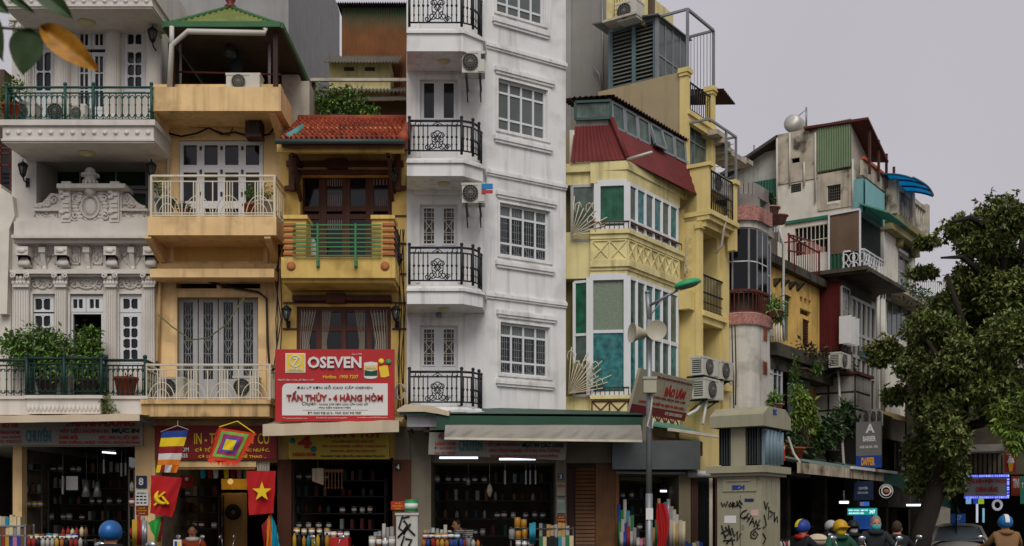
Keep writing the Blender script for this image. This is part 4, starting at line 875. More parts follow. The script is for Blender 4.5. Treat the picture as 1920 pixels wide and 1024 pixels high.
# bowed balconies
def bow(o): return [(L.x(763, .95-o)+o*.2, -.95+o), (L.x(868, .95)-o*.4, -.95+o), (L.x(905, .6)-o, -.6+o*.6), (L.x(909, 0)-o, -.02)]
for i, (t_, b_, r0, r1) in enumerate(((53, 96, -30, 46), (296, 330, 226, 286), (536, 570, 464, 530), (763, 800, 697, 758))):
    z1, z0 = L.z(0, t_, .95), L.z(0, b_, .95); P = bow(0); m = MB(); c = (L.x(763, 0)+.0, 0)
    m.plan([(c[0], .02)]+P, z0, z1-.1); P2 = bow(-.04); m.plan([(c[0]-.0, .02)]+P2, z1-.1, z1-.05); P3 = bow(.02); m.plan([(c[0], .02)]+P3, z1-.05, z1)
    D.part('balcony_slab', m, WT); R_ = bow(.07)
    a, b = Vector(R_[1]), Vector(R_[2]); mid = (a+b)/2+Vector((.05, -.05))
    z0r, z1r = L.z(0, r1, .9), L.z(0, r0, .9)
    ro = railing(D, [(R_[0][0]+.03, R_[0][1]), R_[1], tuple(mid), R_[2], (R_[3][0], -.05)], z0r+.03, z1r, BLK, [0, 3, 3, 3], 1, .026, (0.02, .84, 1.), sub=1)
    # front bay: straight balusters either side of a scrolled heart panel
    xa, xb = R_[0][0]+.05, R_[1][0]; H = z1r-z0r; bme = balus(H*.82, BLK, 1)
    for f in (.07, .16, .25, .34, .72, .81, .9): D.inst('baluster', bme, (xa+(xb-xa)*f, R_[0][1], z0r+.05), ro)
    m = MB(); y = R_[0][1]; zc = z0r+H*.42; W_ = (xb-xa)
    xc = xa+W_*.53
    for s_ in (-1, 1):
        m.tube(spiral((xc+s_*W_*.1, 0, zc-H*.2), .085, 1.4, pi*.5, s_, 14, y), .012, 4); m.tube(spiral((xc+s_*W_*.08, 0, zc+H*.12), .08, 1.4, -pi*.5, -s_, 14, y), .012, 4)
        m.tube([(xc+s_*W_*.17, y, z0r+.05), (xc+s_*W_*.12, y, zc-H*.28), (xc, y, zc-H*.05), (xc-s_*W_*.05, y, zc+H*.1)], .011, 4); m.tube(arc((xc, y, zc), W_*.11, H*.27, -pi/2, pi/2, 10) if s_ > 0 else arc((xc, y, zc), W_*.11, H*.27, pi/2, pi*1.5, 10), .012, 4)
        m.tube([(xc, y, z1r-.02), (xc+s_*W_*.13, y, z0r+H*.84)], .01, 4); m.tube(spiral((xc+s_*W_*.2, 0, z0r+.11), .055, 1.3, 0, s_, 10, y), .011, 4)
        m.tube([(xa+W_*(.15 if s_ < 0 else .87)+.05*cos(q), y, z0r+H*.91+.05*sin(q)) for q in [k*pi/5 for k in range(10)]], .01, 4, True)
    m.tube(arc((xc, y, zc+H*.02), .05, .06, 0, 2*pi, 10), .012, 4); m.ball((xc, y, z1r-.08), .03, 6, 4); D.part('scrollwork', m, BLK, ro, kind='stuff')
    if i < 3:
        m = MB(); m.lathe([(0, -.05), (.07, -.045), (.11, -.02), (.12, 0)], (L.x(832, .5), -.5, z0), 14); solo(L, 'ceiling_lamp', 'round dome lamp under the %s bowed white balcony' % ('topmost', 'second highest', 'third highest')[i], 'lamp', m, LAMPY, 'dome lamps under balconies')
t = ac_unit(L, 866, 97, 909, 136, .85, 'upper air conditioner bracketed to the white tower corner', wall=.02); x0, x1, z0, z1 = L.R(905, 101, 912, 110, .86)
m = MB(); m.box(x0-.03, -.87, z0, x1-.03, -.86, z1); t.part('sticker', m, BKP)
t = ac_unit(L, 866, 344, 909, 380, .85, 'lower air conditioner with blue and red stickers on the white tower corner', wall=.02)
for (a, b, mt_) in ((345, 355, mat('sky_blue_print', '#2c7fb5', bump=0)), (357, 363, RED)): m = MB(); x0, x1, z0, z1 = L.R(903, a, 924, b, .86); m.box(x0, -.88, z0, x1, -.862, z1); t.part('sticker', m, mt_)
m = MB(); m.lathe([(.05, -.02), (.055, -.1), (.0, -.12)], L.p(823, 592, 0), 10, 'y'); solo(L, 'door_lamp', 'small grey bulkhead lamp over the lowest tower door', 'lamp', m, GALV)
# ================================================================ street shop fronts on the left: awnings, signs
def awning(fr, px0, px1, pt, pl, pr, w0, w1, mt, label, valance=14, folds=0, name='awning', under=None, seams=3):
    """canopy from the wall (top edge pt at w0) to its front edge (pl left, pr right, at w1)"""
    xa, xb = fr.x(px0, w1), fr.x(px1, w1); zt = fr.z((px0+px1)/2, pt, w0); za, zb = fr.z(px0, pl, w1), fr.z(px1, pr, w1); vz = valance*fr.Y(xa, w1)/FP
    t = Th(fr, name, label, 'awning', ((xa+xb)/2, -w0, zt-.4))
    m = MB(); N_ = max(8, folds*6)
    def sh(u, v): return (xa+(xb-xa)*u, -w0-(w1-w0)*v, zt+(za+(zb-za)*u-zt)*v-.05*sin(pi*v)+(.03*v*sin(u*folds*2*pi+2*v) if folds else .008*sin(u*23)))
    m.grid(lambda u, v: sh(u, 1-v), N_, 6); m.grid(lambda u, v: (sh(u, v)[0], sh(u, v)[1], sh(u, v)[2]-.012), N_, 6); t.part('canopy', m, mt)
    m = MB(); n = 18; yv = -w1
    m.grid(lambda u, v: (xa+(xb-xa)*u, yv-.02-.03*(v if not folds else 1-v)*0-.012*sin(u*31), za+(zb-za)*u-vz*(1-v)+(.03*sin(u*folds*2*pi+2) if folds else .008*sin(u*23))*v), n*2, 2); m.grid(lambda u, v: (xa+(xb-xa)*(1-u), yv+.0, za+(zb-za)*(1-u)-vz*(1-v)), n, 1)
    t.part('valance', m, mt)
    m = MB(); m.bar((xa, yv+.03, za-vz+.01), (xb, yv+.03, zb-vz+.01), .03)
    for q in (.03, .5, .97): x = xa+(xb-xa)*q; m.bar((x, yv+.03, za+(zb-za)*q-.03), (x, -w0, zt-.35), .03)
    t.part('awning_frame', m, GALV)
    return t
awning(L, -60, 262, 768, 781, 776, .15, 1.35, CANV, 'cream canvas awning over the grey printing ink sign', 13)
t = Th(L, 'shop_sign', 'grey sign with teal CHUYÊN lettering under the cream awning at far left', 'sign', (LX(120), -.4, 2.9)); m = MB(); m.box(L.x(-60, .45), -.45, L.z(0, 835, .45), L.x(267, .45), -.35, L.z(0, 786, .45)); t.part('panel', m, mat('grey_sign_sheet', '#8c897f', rough=.6, var=.06, streak=.2, dirt=C('#5f5b50')))
tx = lambda s, a, b, c, d, mt, **k: text(t, L, s, a, b, c, d, W_, mt, **k)
W_ = .46
tx('CHUYÊN', 48, 801, 95, 829, TEP, bold=.02); tx('THANH DUNG', 120, 787, 253, 800, REP, bold=.04); tx('VẬT LIỆU NGÀNH IN.', 111, 803, 206, 814, REP, bold=.03); tx('MỰC IN', 210, 802, 261, 814, BKP, bold=.05)
tx('DUNG MÔI,', 111, 815, 146, 825, REP, bold=.03); tx('KEO, SƠN PU, BỘT MÀU', 186, 815, 262, 826, REP, bold=.03); tx('SƠN TƯỜNG, NHỰA THÔNG, NHỰA ĐƯỜNG', 111, 825, 263, 834, REP, bold=.03); tx('SỐ 10', 2, 789, 33, 802, REP, bold=.04); tx('HÀNG HÒM', -4, 806, 37, 814, REP, bold=.03); tx('ĐT: 0243 8255555', -8, 817, 39, 822, REP); tx('0243 9285555', -8, 825, 40, 831, REP)
# flag shop sign
t = Th(L, 'flag_shop_sign', 'dark red sign with yellow lettering behind the hanging flags', 'sign', (LX(400), -.2, 2.7)); m = MB(); W_ = .25; bx(L, m, 290, 798, 519, 862, W_, .15); t.part('panel', m, DRED); W_ = .26
tx('IN - THÊU - MAY CỜ', 364, 805, 505, 833, YEP, bold=.02); tx('CỜ TỔ QUỐC, CỜ CÁC NƯỚC,', 366, 838, 506, 848, YEP, bold=.03); tx('CỜ LƯU NIỆM, ÁO THỂ THAO ...', 372, 851, 500, 860, YEP, bold=.03); tx('6 HÀNG HÒM', 300, 837, 354, 847, WHP, bold=.02); tx('ĐT: 38288625', 300, 850, 352, 858, WHP, bold=.02)
m = MB(); bx(L, m, 329, 864, 480, 876, .2, .1); bx(L, m, 331, 877, 478, 880, .16, .1); B.part('shutter_box', m, CREAM)
m = MB(); x0, x1, z0, z1 = L.R(482, 864, 506, 884, .15); [m.box(x0+(x1-x0)*k/8, -.15, z0, x0+(x1-x0)*(k+.6)/8, -.1, z1) for k in range(8)]; B.part('vent_slats', m, WIR, kind='stuff')
# the big red paint sign
t = Th(L, 'paint_sign', 'large red OSEVEN paint sign with a white panel on the yellow house', 'sign', (LX(628), -.85, 3.5)); W_ = .9
m = MB(); x0, x1, z0, z1 = L.R(516, 655, 739, 790, W_); m.box(x0, -.9, z0, x1, -.8, z1); t.part('panel', m, RED)
m = MB(); x0, x1, z0, z1 = L.R(529, 719, 727, 779, .905); r = .1
m.elev([(x0, z0), (x1, z0), (x1, z1)]+[(x0+r-r*sin(a), z1-r+r*cos(a)) for a in [k*pi/12 for k in range(7)]], -.908, -.9); t.part('white_panel', m, WHP)
W_ = .91; S = lambda x, y: (500+x*260/1664, 640+y*160/1024)
def sx(s, a, b, c, d, mt, **k): (a, b), (c, d) = S(a, b), S(c, d); text(t, L, s, a, b, c, d, W_, mt, **k)
sx('OSEVEN', 495, 185, 1140, 325, WHP, bold=.03, ext=.03); sx('Hotline  1900 7207', 675, 405, 1100, 447, YEP, bold=.01); sx('Since 1999', 1025, 145, 1145, 163, WHP); sx('Người đẹp vì lụa, gỗ đẹp vì sơn', 135, 447, 568, 478, WHP, shear=.25)
sx('ĐẠI LÝ SƠN GỖ CAO CẤP OSEVEN', 365, 528, 1268, 580, BKP); sx('TẤN THỦY - 4 HÀNG HÒM', 240, 598, 1396, 718, REP, bold=.025, ext=.03); sx('Chuyên:', 425, 728, 600, 782, BKP, shear=.35); sx('- CUNG CẤP SƠN CAO CẤP CHO GỖ', 610, 735, 1215, 768, BKP); sx('- PHỤ KIỆN NGÀNH MỘC', 610, 780, 1010, 812, BKP)
sx('ĐT: 0243 928 6216 - FAX: 0243 942 9587', 495, 845, 1138, 875, BKP); sx('ĐT: www.osevenpaint.com', 188, 915, 486, 935, WHP); sx('Facebook.com/osevenpaint', 598, 908, 965, 930, WHP); sx('Youtube.com/OSEVEN paint', 1085, 906, 1450, 926, WHP)
def sbox(x0_, y0_, x1_, y1_, mt, w=.91, nm='print'): (a, b), (c, d) = S(x0_, y0_), S(x1_, y1_); m = MB(); bx(L, m, a, b, c, d, w, .9); return t.part(nm, m, mt)
sbox(225, 143, 465, 378, WHP, .912, 'logo_border'); lb = sbox(238, 155, 452, 366, YEP, .92, 'logo_panel'); sbox(432, 826, 1215, 829, BKP, .911, 'rule')
def sdisc(cx, cy, r, mt, w=.915, ring=0, nm='disc'):
    a, b = S(cx, cy); q = L.p(a, b, w); rr = r*260/1664*21.1/FP; m = MB()
    if ring: m.tube([(q[0]+rr*cos(k*pi/16), q[1], q[2]+rr*sin(k*pi/16)) for k in range(32)], ring, 5, True)
    else: m.lathe([(0, -.006), (rr, -.005), (rr, 0)], q, 20, 'y')
    t.part(nm, m, mt)
sdisc(345, 240, 66, WHP, .922, .011, 'logo_ring'); W_ = .925; sx('7', 308, 195, 388, 290, WHP, bold=.02, shear=.2); sx('OSEVEN', 262, 322, 430, 350, WHP, bold=.02)
sdisc(1375, 240, 34, YEP); sdisc(1462, 245, 32, GRP)
def scan(pts, mt, w, nm): m = MB(); P = [L.p(*S(*p), w) for p in pts]; m.elev([(p[0], p[2]) for p in P], -w, -.9); t.part(nm, m, mt)
scan([(1168, 430), (1185, 445), (1250, 452), (1310, 443), (1330, 425), (1330, 255), (1250, 245), (1168, 258)], WHP, .912, 'can_picture'); scan([(1172, 345), (1328, 345), (1328, 285), (1172, 285)], YEP, .915, 'can_band'); scan([(1172, 415), (1328, 415), (1328, 345), (1250, 360), (1172, 345)], mat('dark_green_print', '#1f4a35', bump=0), .916, 'can_band')
scan([(1370, 432), (1420, 434), (1472, 415), (1452, 290), (1400, 292), (1345, 308)], YEP, .912, 'can_picture'); W_ = .92; sx('OSEVEN', 1190, 300, 1312, 328, WHP, bold=.02)
awning(L, 493, 748, 782, 796, 788, .12, 1.15, CANV, 'pale canvas awning below the red paint sign', 22)
t = Th(L, 'paint_shop_sign', 'dim yellow shop sign with a red figure 4 under the pale awning', 'sign', (LX(635), -.3, 2.75)); W_ = .3; m = MB(); bx(L, m, 541, 806, 730, 861, W_, .22); t.part('panel', m, mat('yellow_sign_sheet', '#b09a35', rough=.6, var=.08)); W_ = .31
tx('SƠN 4 TỐT', 606, 808, 715, 821, REP, bold=.04); tx('CHUYÊN SƠN GỖ, SƠN SẮT', 622, 824, 702, 831, REP, bold=.02); tx('SƠN CÔNG NGHIỆP, CHỐNG THẤM, SƠN PU', 603, 833, 724, 840, REP, bold=.02); tx('SƠN ĐÁ, MỰC IN, SƠN XỊT', 620, 843, 706, 849, REP, bold=.02); tx('PHA MÀU THEO YÊU CẦU, GIAO HÀNG TẬN NƠI', 602, 852, 721, 858, BKP, bold=.03); tx('4', 558, 818, 584, 841, REP, bold=.06); tx('HÀNG HÒM', 549, 847, 592, 856, REP, bold=.04)
for (a, b, mt_) in ((548, 826, TEP), (588, 842, TEP)): m = MB(); m.lathe([(0, -.004), (.055, -.003), (.055, 0)], L.p(a, b, .31), 14, 'y'); t.part('disc', m, mt_)
# tower ground floor: shop, green fascia, canvas drop awning, sign, tubes
SG = Th(L, 'paint_shop', 'dark paint shop with pale piers under the long green canopy', 'shop', (LX(930), 0, 0))
m = MB(); bx(L, m, 742, 800, 768, 1140, .1, -1); bx(L, m, 768, 790, 808, 1140, .06, -5); bx(L, m, 1042, 830, 1062, 1140, .1, -5); bx(L, m, 768, 775, 1215, 868, -.1, -4); SG.part('wall', m, mat('shop_pier', '#7d7562', var=.1, streak=.3))
m = MB(); x0, x1, z0, z1 = L.R(808, 862, 1042, 1140); m.inbox(x0-.01, .02, 0, x1, 5, z1+.2); SG.part('shop_room', m, SHOPIN)
m = MB(); bx(L, m, 736, 862, 770, 1140, .13, .05); SG.part('brown_post', m, mat('brown_painted_post', '#55301f', var=.15, grain=.3))
t = Th(L, 'green_canopy', 'long flat canopy with dark green fascia along the tower shop', 'canopy', (LX(980), -.5, 3.3)); m = MB(); w1 = 1.2
x0, x1 = L.x(818, w1), L.x(1205, w1); za, zb = L.z(0, 776, w1), L.z(0, 806, w1); m.box(x0, -w1, zb, x1, -w1+.05, za); t.part('fascia', m, mat('dark_green_fascia', '#274a3a', rough=.5, var=.08, streak=.2, dirt=C('#1b3328')))
m = MB(); zt = L.z(0, 757, .1); xl_ = L.x(752, .9); m.add([(xl_, -w1, za+.02), (x1, -w1, za-.02), (x1, .2, zt-.12), (xl_, .2, zt), (xl_, -w1, za-.02), (x1, -w1, za-.06), (x1, .2, zt-.16), (xl_, .2, zt-.04)], [(0, 1, 2, 3), (7, 6, 5, 4), (0, 4, 5, 1), (1, 5, 6, 2), (3, 7, 4, 0)]); t.part('canopy_sheet', m, GSH)
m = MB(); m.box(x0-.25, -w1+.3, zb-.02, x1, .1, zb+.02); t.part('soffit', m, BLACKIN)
t = Th(L, 'sagging_awning_flap', 'crumpled pale awning flap sagging beside the red paint sign', 'awning', (LX(795), -1, 3.4)); m = MB(); P = [L.p(*q, 1.25) for q in ((744, 768), (760, 758), (805, 760), (843, 772), (842, 780), (822, 776), (795, 772), (745, 772))]; m.elev([(p[0], p[2]) for p in P][::-1], -1.25, -1.21); m.grid(lambda u, v: (P[1][0]+(P[3][0]-P[1][0])*u, -1.25+1.0*v, P[1][2]+(P[3][2]-P[1][2])*u+.1*v+.02*sin(u*20)), 12, 3); t.part('flap', m, CANV)
m = MB(); [m.bar(L.p(q, 775, 1.0), L.p(q+18, 812, .3), .03) for q in (757, 790, 800)]; t.part('flap_frame', m, BLK, kind='stuff')
t = Th(L, 'drop_awning', 'slack grey canvas drop awning hanging below the green fascia', 'awning', (LX(1020), -1.2, 3.0)); x0, x1 = L.x(835, 1.25), L.x(1203, 1.4); z1, z0, zr0 = L.z(0, 797, 1.25), L.z(0, 823, 1.4), L.z(0, 828, 1.4)
def fold(u, v):
    f = sin((u*62+(1-v)*5.5+2*sin(u*9))) * .05 * (1-abs(2*v-1))*(.35+.65*abs(sin(u*5+1)))+.03*sin(u*13-3*v)*v
    return (x0+(x1-x0)*u, -1.25-.25*(1-v)+f-.06*sin(pi*v), (z0+(zr0-z0)*u)+(z1-z0-(zr0-z0)*u)*v-.03*sin(pi*u)*(1-v)*0)
m = MB(); m.grid(fold, 110, 8); m.grid(lambda u, v: (fold(1-u, v)[0], fold(1-u, v)[1]+.012, fold(1-u, v)[2]), 110, 8); t.part('canvas', m, CANG); m = MB(); m.bar((x0, -1.5, z0), (x1, -1.5, zr0), .04); t.part('front_bar', m, WIR)
t = Th(L, 'printing_sign', 'tilted grey sign reading CHUYÊN above two bright tubes', 'sign', (LX(930), -.9, 2.75)); W_ = .9; m = MB(); m.elev([(p[0], p[2]) for p in [L.p(*q, W_) for q in ((803, 852), (1060, 863), (1064, 826), (806, 790))]], -W_, -W_+.08); t.part('panel', m, mat('grey_sign_sheet', '#8c897f')); W_ = .91
tx('SỐ 2', 821, 811, 834, 821, REP, bold=.04); tx('HÀNG HÒM', 816, 827, 854, 835, REP, bold=.03); tx('ĐT: 0243 8288990', 815, 837, 854, 842, REP); tx('FAX: 0243 9285567', 815, 847, 854, 852, REP); tx('CHUYÊN', 860, 818, 904, 846, TEP, bold=.02); tx('VẬT LIỆU NGÀNH IN.', 914, 829, 976, 838, REP, bold=.03); tx('MỰC IN CÁC LOẠI', 979, 829, 1056, 841, BKP, bold=.04); tx('SƠN CÔNG NGHIỆP, SƠN PU, SƠN TƯỜNG', 917, 840, 1050, 850, REP, bold=.03); tx('SƠN BÌNH TỔNG HỢP, NHỰA THÔNG, NHỰA ĐƯỜNG', 919, 850, 1047, 859, REP, bold=.02)
def tube_lamp(fr, a, c, py, w, label, r=.014, dy=0, mt=None):
    p, q = fr.p(a, py, w), fr.p(c, py+dy, w); t = Th(fr, 'tube_lamp', label, 'lamp', p, 'lit fluorescent tubes'); m = MB(); m.tube([p, q], r, 8); t.part('tube', m, mt or TUBE); m = MB(); m.box(p[0], p[1]-.02, p[2]+.02, q[0], p[1]+.02, p[2]+.05); [m.tube([(x, p[1], p[2]+.04), (x, p[1], p[2]+.3)], .006, 4) for x in (p[0]+.1, q[0]-.1)]; t.part('tube_holder', m, GPN)
tube_lamp(L, 824, 896, 858.5, .5, 'lit tube under the left half of the tilted grey sign', .018); tube_lamp(L, 936, 1004, 861, .5, 'lit tube under the right half of the tilted grey sign', .018); tube_lamp(L, 192, 217, 848, -1.0, 'lit tube deep inside the far left shop', .016, 2)
# plates and posters on the piers
def plate(fr, a, b, c, d, w, mt, label, txt=(), cat='sign', name='plate', th=.015):
    t = Th(fr, name, label, cat, (fr.x((a+c)/2, w), -w, fr.z(a, d, w))); m = MB(); bx(fr, m, a, b, c, d, w, w-th); t.part('board', m, mt)
    for s_, x0_, y0_, x1_, y1_, tm_, *k in txt: text(t, fr, s_, x0_, y0_, x1_, y1_, w+.003, tm_, bold=k[0] if k else .02, ext=.004)
    return t
plate(L, 255, 892, 275, 915, .16, NAVY, 'blue house number plate reading 8 on the cream pier', [('8', 260, 896, 269, 910, WHP, .02)])
t = plate(L, 254, 918, 278, 948, .15, WHP, 'white notice with small drawings below the number 8 plate', [('KHO MỰC IN', 257, 923, 274, 927, TEP)], 'notice')
m = MB(); r = random.Random(2)
for k in range(9): q = L.p(258+(k % 3)*7, 931+(k//3)*6, .152); m.ball(q, .022, 6, 4, 1+r.random()*.6, .1, .7)
t.part('picture', m, BKP, kind='stuff')
plate(L, 255, 949, 277, 965, .15, DRED, 'small red notice with yellow lines under the white notice', [('SƠN GỖ', 260, 951, 272, 954, YEP), ('SƠN CÔNG NGHIỆP', 257, 956, 275, 959, YEP), ('GIÁ RẺ', 260, 961, 272, 964, YEP)], 'notice')
plate(L, 741, 868, 751, 882, .15, mat('dark_plate', '#2a2624'), 'dark number plate reading 4 on the brown post', [('4', 743, 871, 749, 880, WHP)])
plate(L, 733, 940, 758, 956, .15, mat('orange_red_print', '#b5371d', bump=0), 'orange-red notice on the brown post above the white cabinet', [('SƠN GỖ', 740, 942, 751, 945, YEP), ('GIAO HÀNG', 736, 947, 755, 950, YEP), ('TẬN NƠI', 740, 952, 751, 955, YEP)], 'notice')
plate(L, 1047, 888, 1056, 899, .15, NAVY, 'small dark blue number plate reading 2 on the right pier', [('2', 1049, 890, 1054, 897, WHP)])
plate(L, 1044, 905, 1060, 930, .14, mat('faded_print', '#8f8a77', var=.2), 'faded poster under the small blue plate on the right pier', [('SƠN', 1046, 908, 1058, 914, REP)], 'poster'); plate(L, 1044, 935, 1060, 962, .14, mat('faded_print2', '#7f9088', var=.3), 'blue-green faded poster, lower of the two on the right pier', [('MỰC IN', 1046, 938, 1058, 943, WHP)], 'poster')
plate(L, 1044, 966, 1060, 982, .14, DRED, 'red notice at the foot of the right pier above the stacked boxes', [('SƠN GỖ', 1047, 968, 1057, 971, YEP), ('GIAO HÀNG', 1045, 973, 1059, 976, YEP)], 'notice')
plate(L, 124, 893, 146, 919, -.6, WHP, 'blank white card hanging in the far left shop', (), 'card', th=.01)
# ================================================================ bend of the street: frame R runs along the receding row
R = Fr(2.329, 23.4, 55.5); E0 = Fr(1.107, 23.55, -7.0)
def S(u, w=0): q = R.W(u, -w, 0); return Fr(q[0], q[1], -34.5)       # a cross wall facing down the street, front corner at u
def conv(v, fa, fb):
    X, Y, Z = fa.W(*v); dx, dy = X-fb.ox, Y-fb.oy
    return (dx*fb.ux+dy*fb.uy, -(dx*fb.nx+dy*fb.ny), Z)
def cv(mb, fa, fb): mb.v = [conv(v, fa, fb) for v in mb.v]; return mb
def glazed(th, pts, cols, zs, fm, gm, fw=.05, bar=.04, name='window', pd=.02, zfun=None, sub=None):
    """glazing standing along a plan polyline; cols per segment, zs = levels of the rails"""
    m = MB(); out = []
    for (a, b), n in zip(zip(pts[:-1], pts[1:]), cols):
        a, b = Vector((*a, 0)), Vector((*b, 0))
        for k in range(n+1):
            p = a+(b-a)*k/n; ww = fw if k in (0, n) else bar; m.bar((p.x, p.y, zs[0]), (p.x, p.y, zs[-1]), ww, ww)
        for i, z in enumerate(zs): ww = fw if i in (0, len(zs)-1) else bar; m.bar((a.x, a.y, z), (b.x, b.y, z), ww*.98, ww*.9)
    fo = th.part(name, m, fm); c = 0
    for (a, b), n in zip(zip(pts[:-1], pts[1:]), cols):
        a, b = Vector(a), Vector(b); d = (b-a); nn = Vector((-d.y, d.x)).normalized()*.008
        for k in range(n):
            p, q = a+d*((k+.03)/n), a+d*((k+.97)/n)
            for i in range(len(zs)-1):
                g = MB(); g.plan([tuple(p-nn), tuple(q-nn), tuple(q+nn), tuple(p+nn)], zs[i]+.01, zs[i+1]-.01)
                th.part('pane', g, gm[c % len(gm)] if isinstance(gm, list) else gm, fo); c += 1
    return fo
def strip(th, name, pts, z0, z1, out, mt, inn=.3, parent=None):      # moulding following a plan polyline, projecting by out
    P = [Vector(p) for p in pts]; off = []
    for i, p in enumerate(P):
        d0 = (P[i]-P[i-1]).normalized() if i else (P[1]-P[0]).normalized(); d1 = (P[i+1]-P[i]).normalized() if i < len(P)-1 else d0
        t = (d0+d1).normalized(); nn = Vector((t.y, -t.x)); k = 1/max(.4, nn.dot(Vector((d0.y, -d0.x)))); off.append((p+nn*out*k, p-nn*inn*k))
    m = MB(); m.plan([tuple(o[0]) for o in off]+[tuple(o[1]) for o in off[::-1]], z0, z1); return th.part(name, m, mt, parent)
# ---------------------------------------------------------------- lemon bay house, coordinates in E0
e = Th(E0, 'bay_house', 'pale yellow house with green glazed bays and a dark red sheet roof', 'house', (.9, 0, 0))
zE = lambda py: CZ+(HZ-py)/FP*23.4
co = E0.x(1176); dR = conv((1, 0, 0), R, E0); o0 = conv((0, 0, 0), R, E0); du = (dR[0]-o0[0], dR[1]-o0[1])
def pu(u, w=0): v = conv((u, -w, 0), R, E0); return v[:2]
C0 = (co, 0); ue = R.x(1275)
body = [(-.15, .1), (E0.x(1107), .1), (E0.x(1107), 0), C0, pu(ue), pu(ue, -.25), pu(2.62, -.25), pu(2.62, -5), (-.15, 6)]
def body_in(o): return [(-.15, .1+o), (E0.x(1107), .1+o), (E0.x(1107), o), (co-o*.5, o), pu(ue-o*.0, -o), pu(ue, -.25-o), pu(2.62, -.25-o), pu(2.62, -5), (-.15, 6)]
m = MB()
for a, b, o in ((300, 341, 0), (430, 518, 0), (741, 785, 0), (785, 900, .1)): m.plan(body_in(o) if o else body, zE(b), zE(a))
e.part('wall', m, LEMON)
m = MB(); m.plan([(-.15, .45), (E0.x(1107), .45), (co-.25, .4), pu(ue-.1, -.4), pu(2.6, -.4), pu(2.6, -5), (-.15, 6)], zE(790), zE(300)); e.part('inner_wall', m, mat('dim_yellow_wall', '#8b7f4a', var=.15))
m = MB(); m.plan([pu(ue, -.02), pu(ue+.05, -.25), pu(2.62, -.25), pu(2.62, -2), pu(ue, -2)], zE(900), zE(300)); e.part('end_wall', m, LEMON)
for z0_, z1_, o, nm in ((438, 430, .07, 'ledge'), (447, 438, .03, 'ledge'), (500, 488, .07, 'ledge'), (506, 500, .03, 'ledge'), (748, 741, .07, 'ledge')): strip(e, nm, [(E0.x(1107), 0), C0, pu(R.x(1279))], zE(z0_), zE(z1_), o, LEMON)
strip(e, 'eave_band', [(-.12, .08), C0, pu(2.6)], zE(318), zE(300)-.02, .03, LEMON)
def xpanel(py0, py1, n1, n2, mt, a=1110):
    for (P, Q, n) in (((E0.x(a), -.012), (co, -.012), n1), (pu(.02, .012), pu(R.x(1272), .012), n2)):
        P, Q = Vector(P), Vector(Q); m = MB(); za, zb = zE(py1), zE(py0)
        for k in range(n):
            p, q = P+(Q-P)*k/n, P+(Q-P)*(k+1)/n
            m.bar((*p, za), (*q, zb), .022); m.bar((*p, zb), (*q, za), .02); m.bar((*p, za), (*p, zb), .025)
        for z in (za, zb): m.bar((*P, z), (*Q, z), .025)
        e.part('cross_panel', m, mt)
xpanel(450, 486, 2, 7, LEMON); xpanel(752, 785, 2, 7, RUST)
fr = [(E0.x(1120), .02), (co-.0, .02)]; rr_ = [pu(.03, -.02), pu(R.x(1270), -.02)]
glazed(e, fr, [1], [zE(429), zE(416), zE(343)], WPN, GLD, fw=.13, bar=.06); glazed(e, rr_, [6], [zE(429), zE(412), zE(343)], WPN, [GLS, GLS, GLS, GLT], fw=.08, bar=.09)
glazed(e, [(E0.x(1072), .12), (E0.x(1114), .12)], [1], [zE(446), zE(425), zE(343)], GPN, GLS, fw=.06)
glazed(e, [(E0.x(1106), .02), (co, .02)], [1], [zE(740), zE(621), zE(519)], WPN, [GLT, GLF], fw=.14, bar=.07); glazed(e, rr_, [6], [zE(740), zE(621), zE(519)], WPN, [GLT, GLS, GLT, GLS, GLS], fw=.08, bar=.09)
glazed(e, [(E0.x(1076), .12), (E0.x(1106), .03)], [1], [zE(740), zE(625), zE(525)], WPN, [GLS, GLD], fw=.06, bar=.06)
for (za, zb) in ((416, 432), (727, 743)):                       # thin rusty guard rails
    P = [(E0.x(1108), -.05), (co+.03, -.05), pu(R.x(1274), .05)]; m = MB()
    for i in range(2):
        for z in (za, zb): m.bar((*P[i], zE(z)), (*P[i+1], zE(z)), .025)
        for k in range(9): p = Vector(P[i])+(Vector(P[i+1])-Vector(P[i]))*k/8; m.bar((*p, zE(za)), (*p, zE(zb)), .015)
    e.part('guard_rail', m, RUST)
def fan_iron(x, z, w, R_, flip, th, mt, a0=.1, a1=1.5, n=9):     # spiked fan that bars the way between neighbours
    m = MB()
    for k in range(n):
        a = a0+(a1-a0)*k/(n-1); r = R_*(.75+.25*((k*7) % 3)/2); m.tube([(x, -w, z), (x+flip*r*cos(a), -w, z+r*sin(a))], .012, 4)
        if k % 2: m.tube([(x+flip*r*.8*cos(a)+.07*cos(t), -w-.01, z+r*.8*sin(a)+.12*sin(t)) for t in [j*pi/4 for j in range(6)]], .012, 4)
    th.part('iron_fan', m, mt)
IV = mat('ivory_iron', '#c9bfa2', rough=.5, var=.15)
fan_iron(E0.x(1072), zE(440), .06, .8, 1, e, IV); fan_iron(E0.x(1066), zE(738), .1, .95, 1, e, IV, .15, 1.5, 12); fan_iron(*(pu(R.x(1280))[0], zE(470)), .0, .7, 0, e, IV) if False else None
v = pu(R.x(1278), .05); m = MB()
for k in range(6): a = .5+k*.25; m.tube([(v[0], v[1], zE(475)), (v[0]+.05*k*du[0]+.2*cos(a), v[1]+.2*du[1], zE(475-12*k-20))], .01, 4)
for k in range(4): m.tube([(v[0]+.1+.06*cos(t), v[1], zE(470-k*22)+.1*sin(t)) for t in [j*pi/4 for j in range(7)]], .01, 4)
e.part('iron_fan', m, IV)
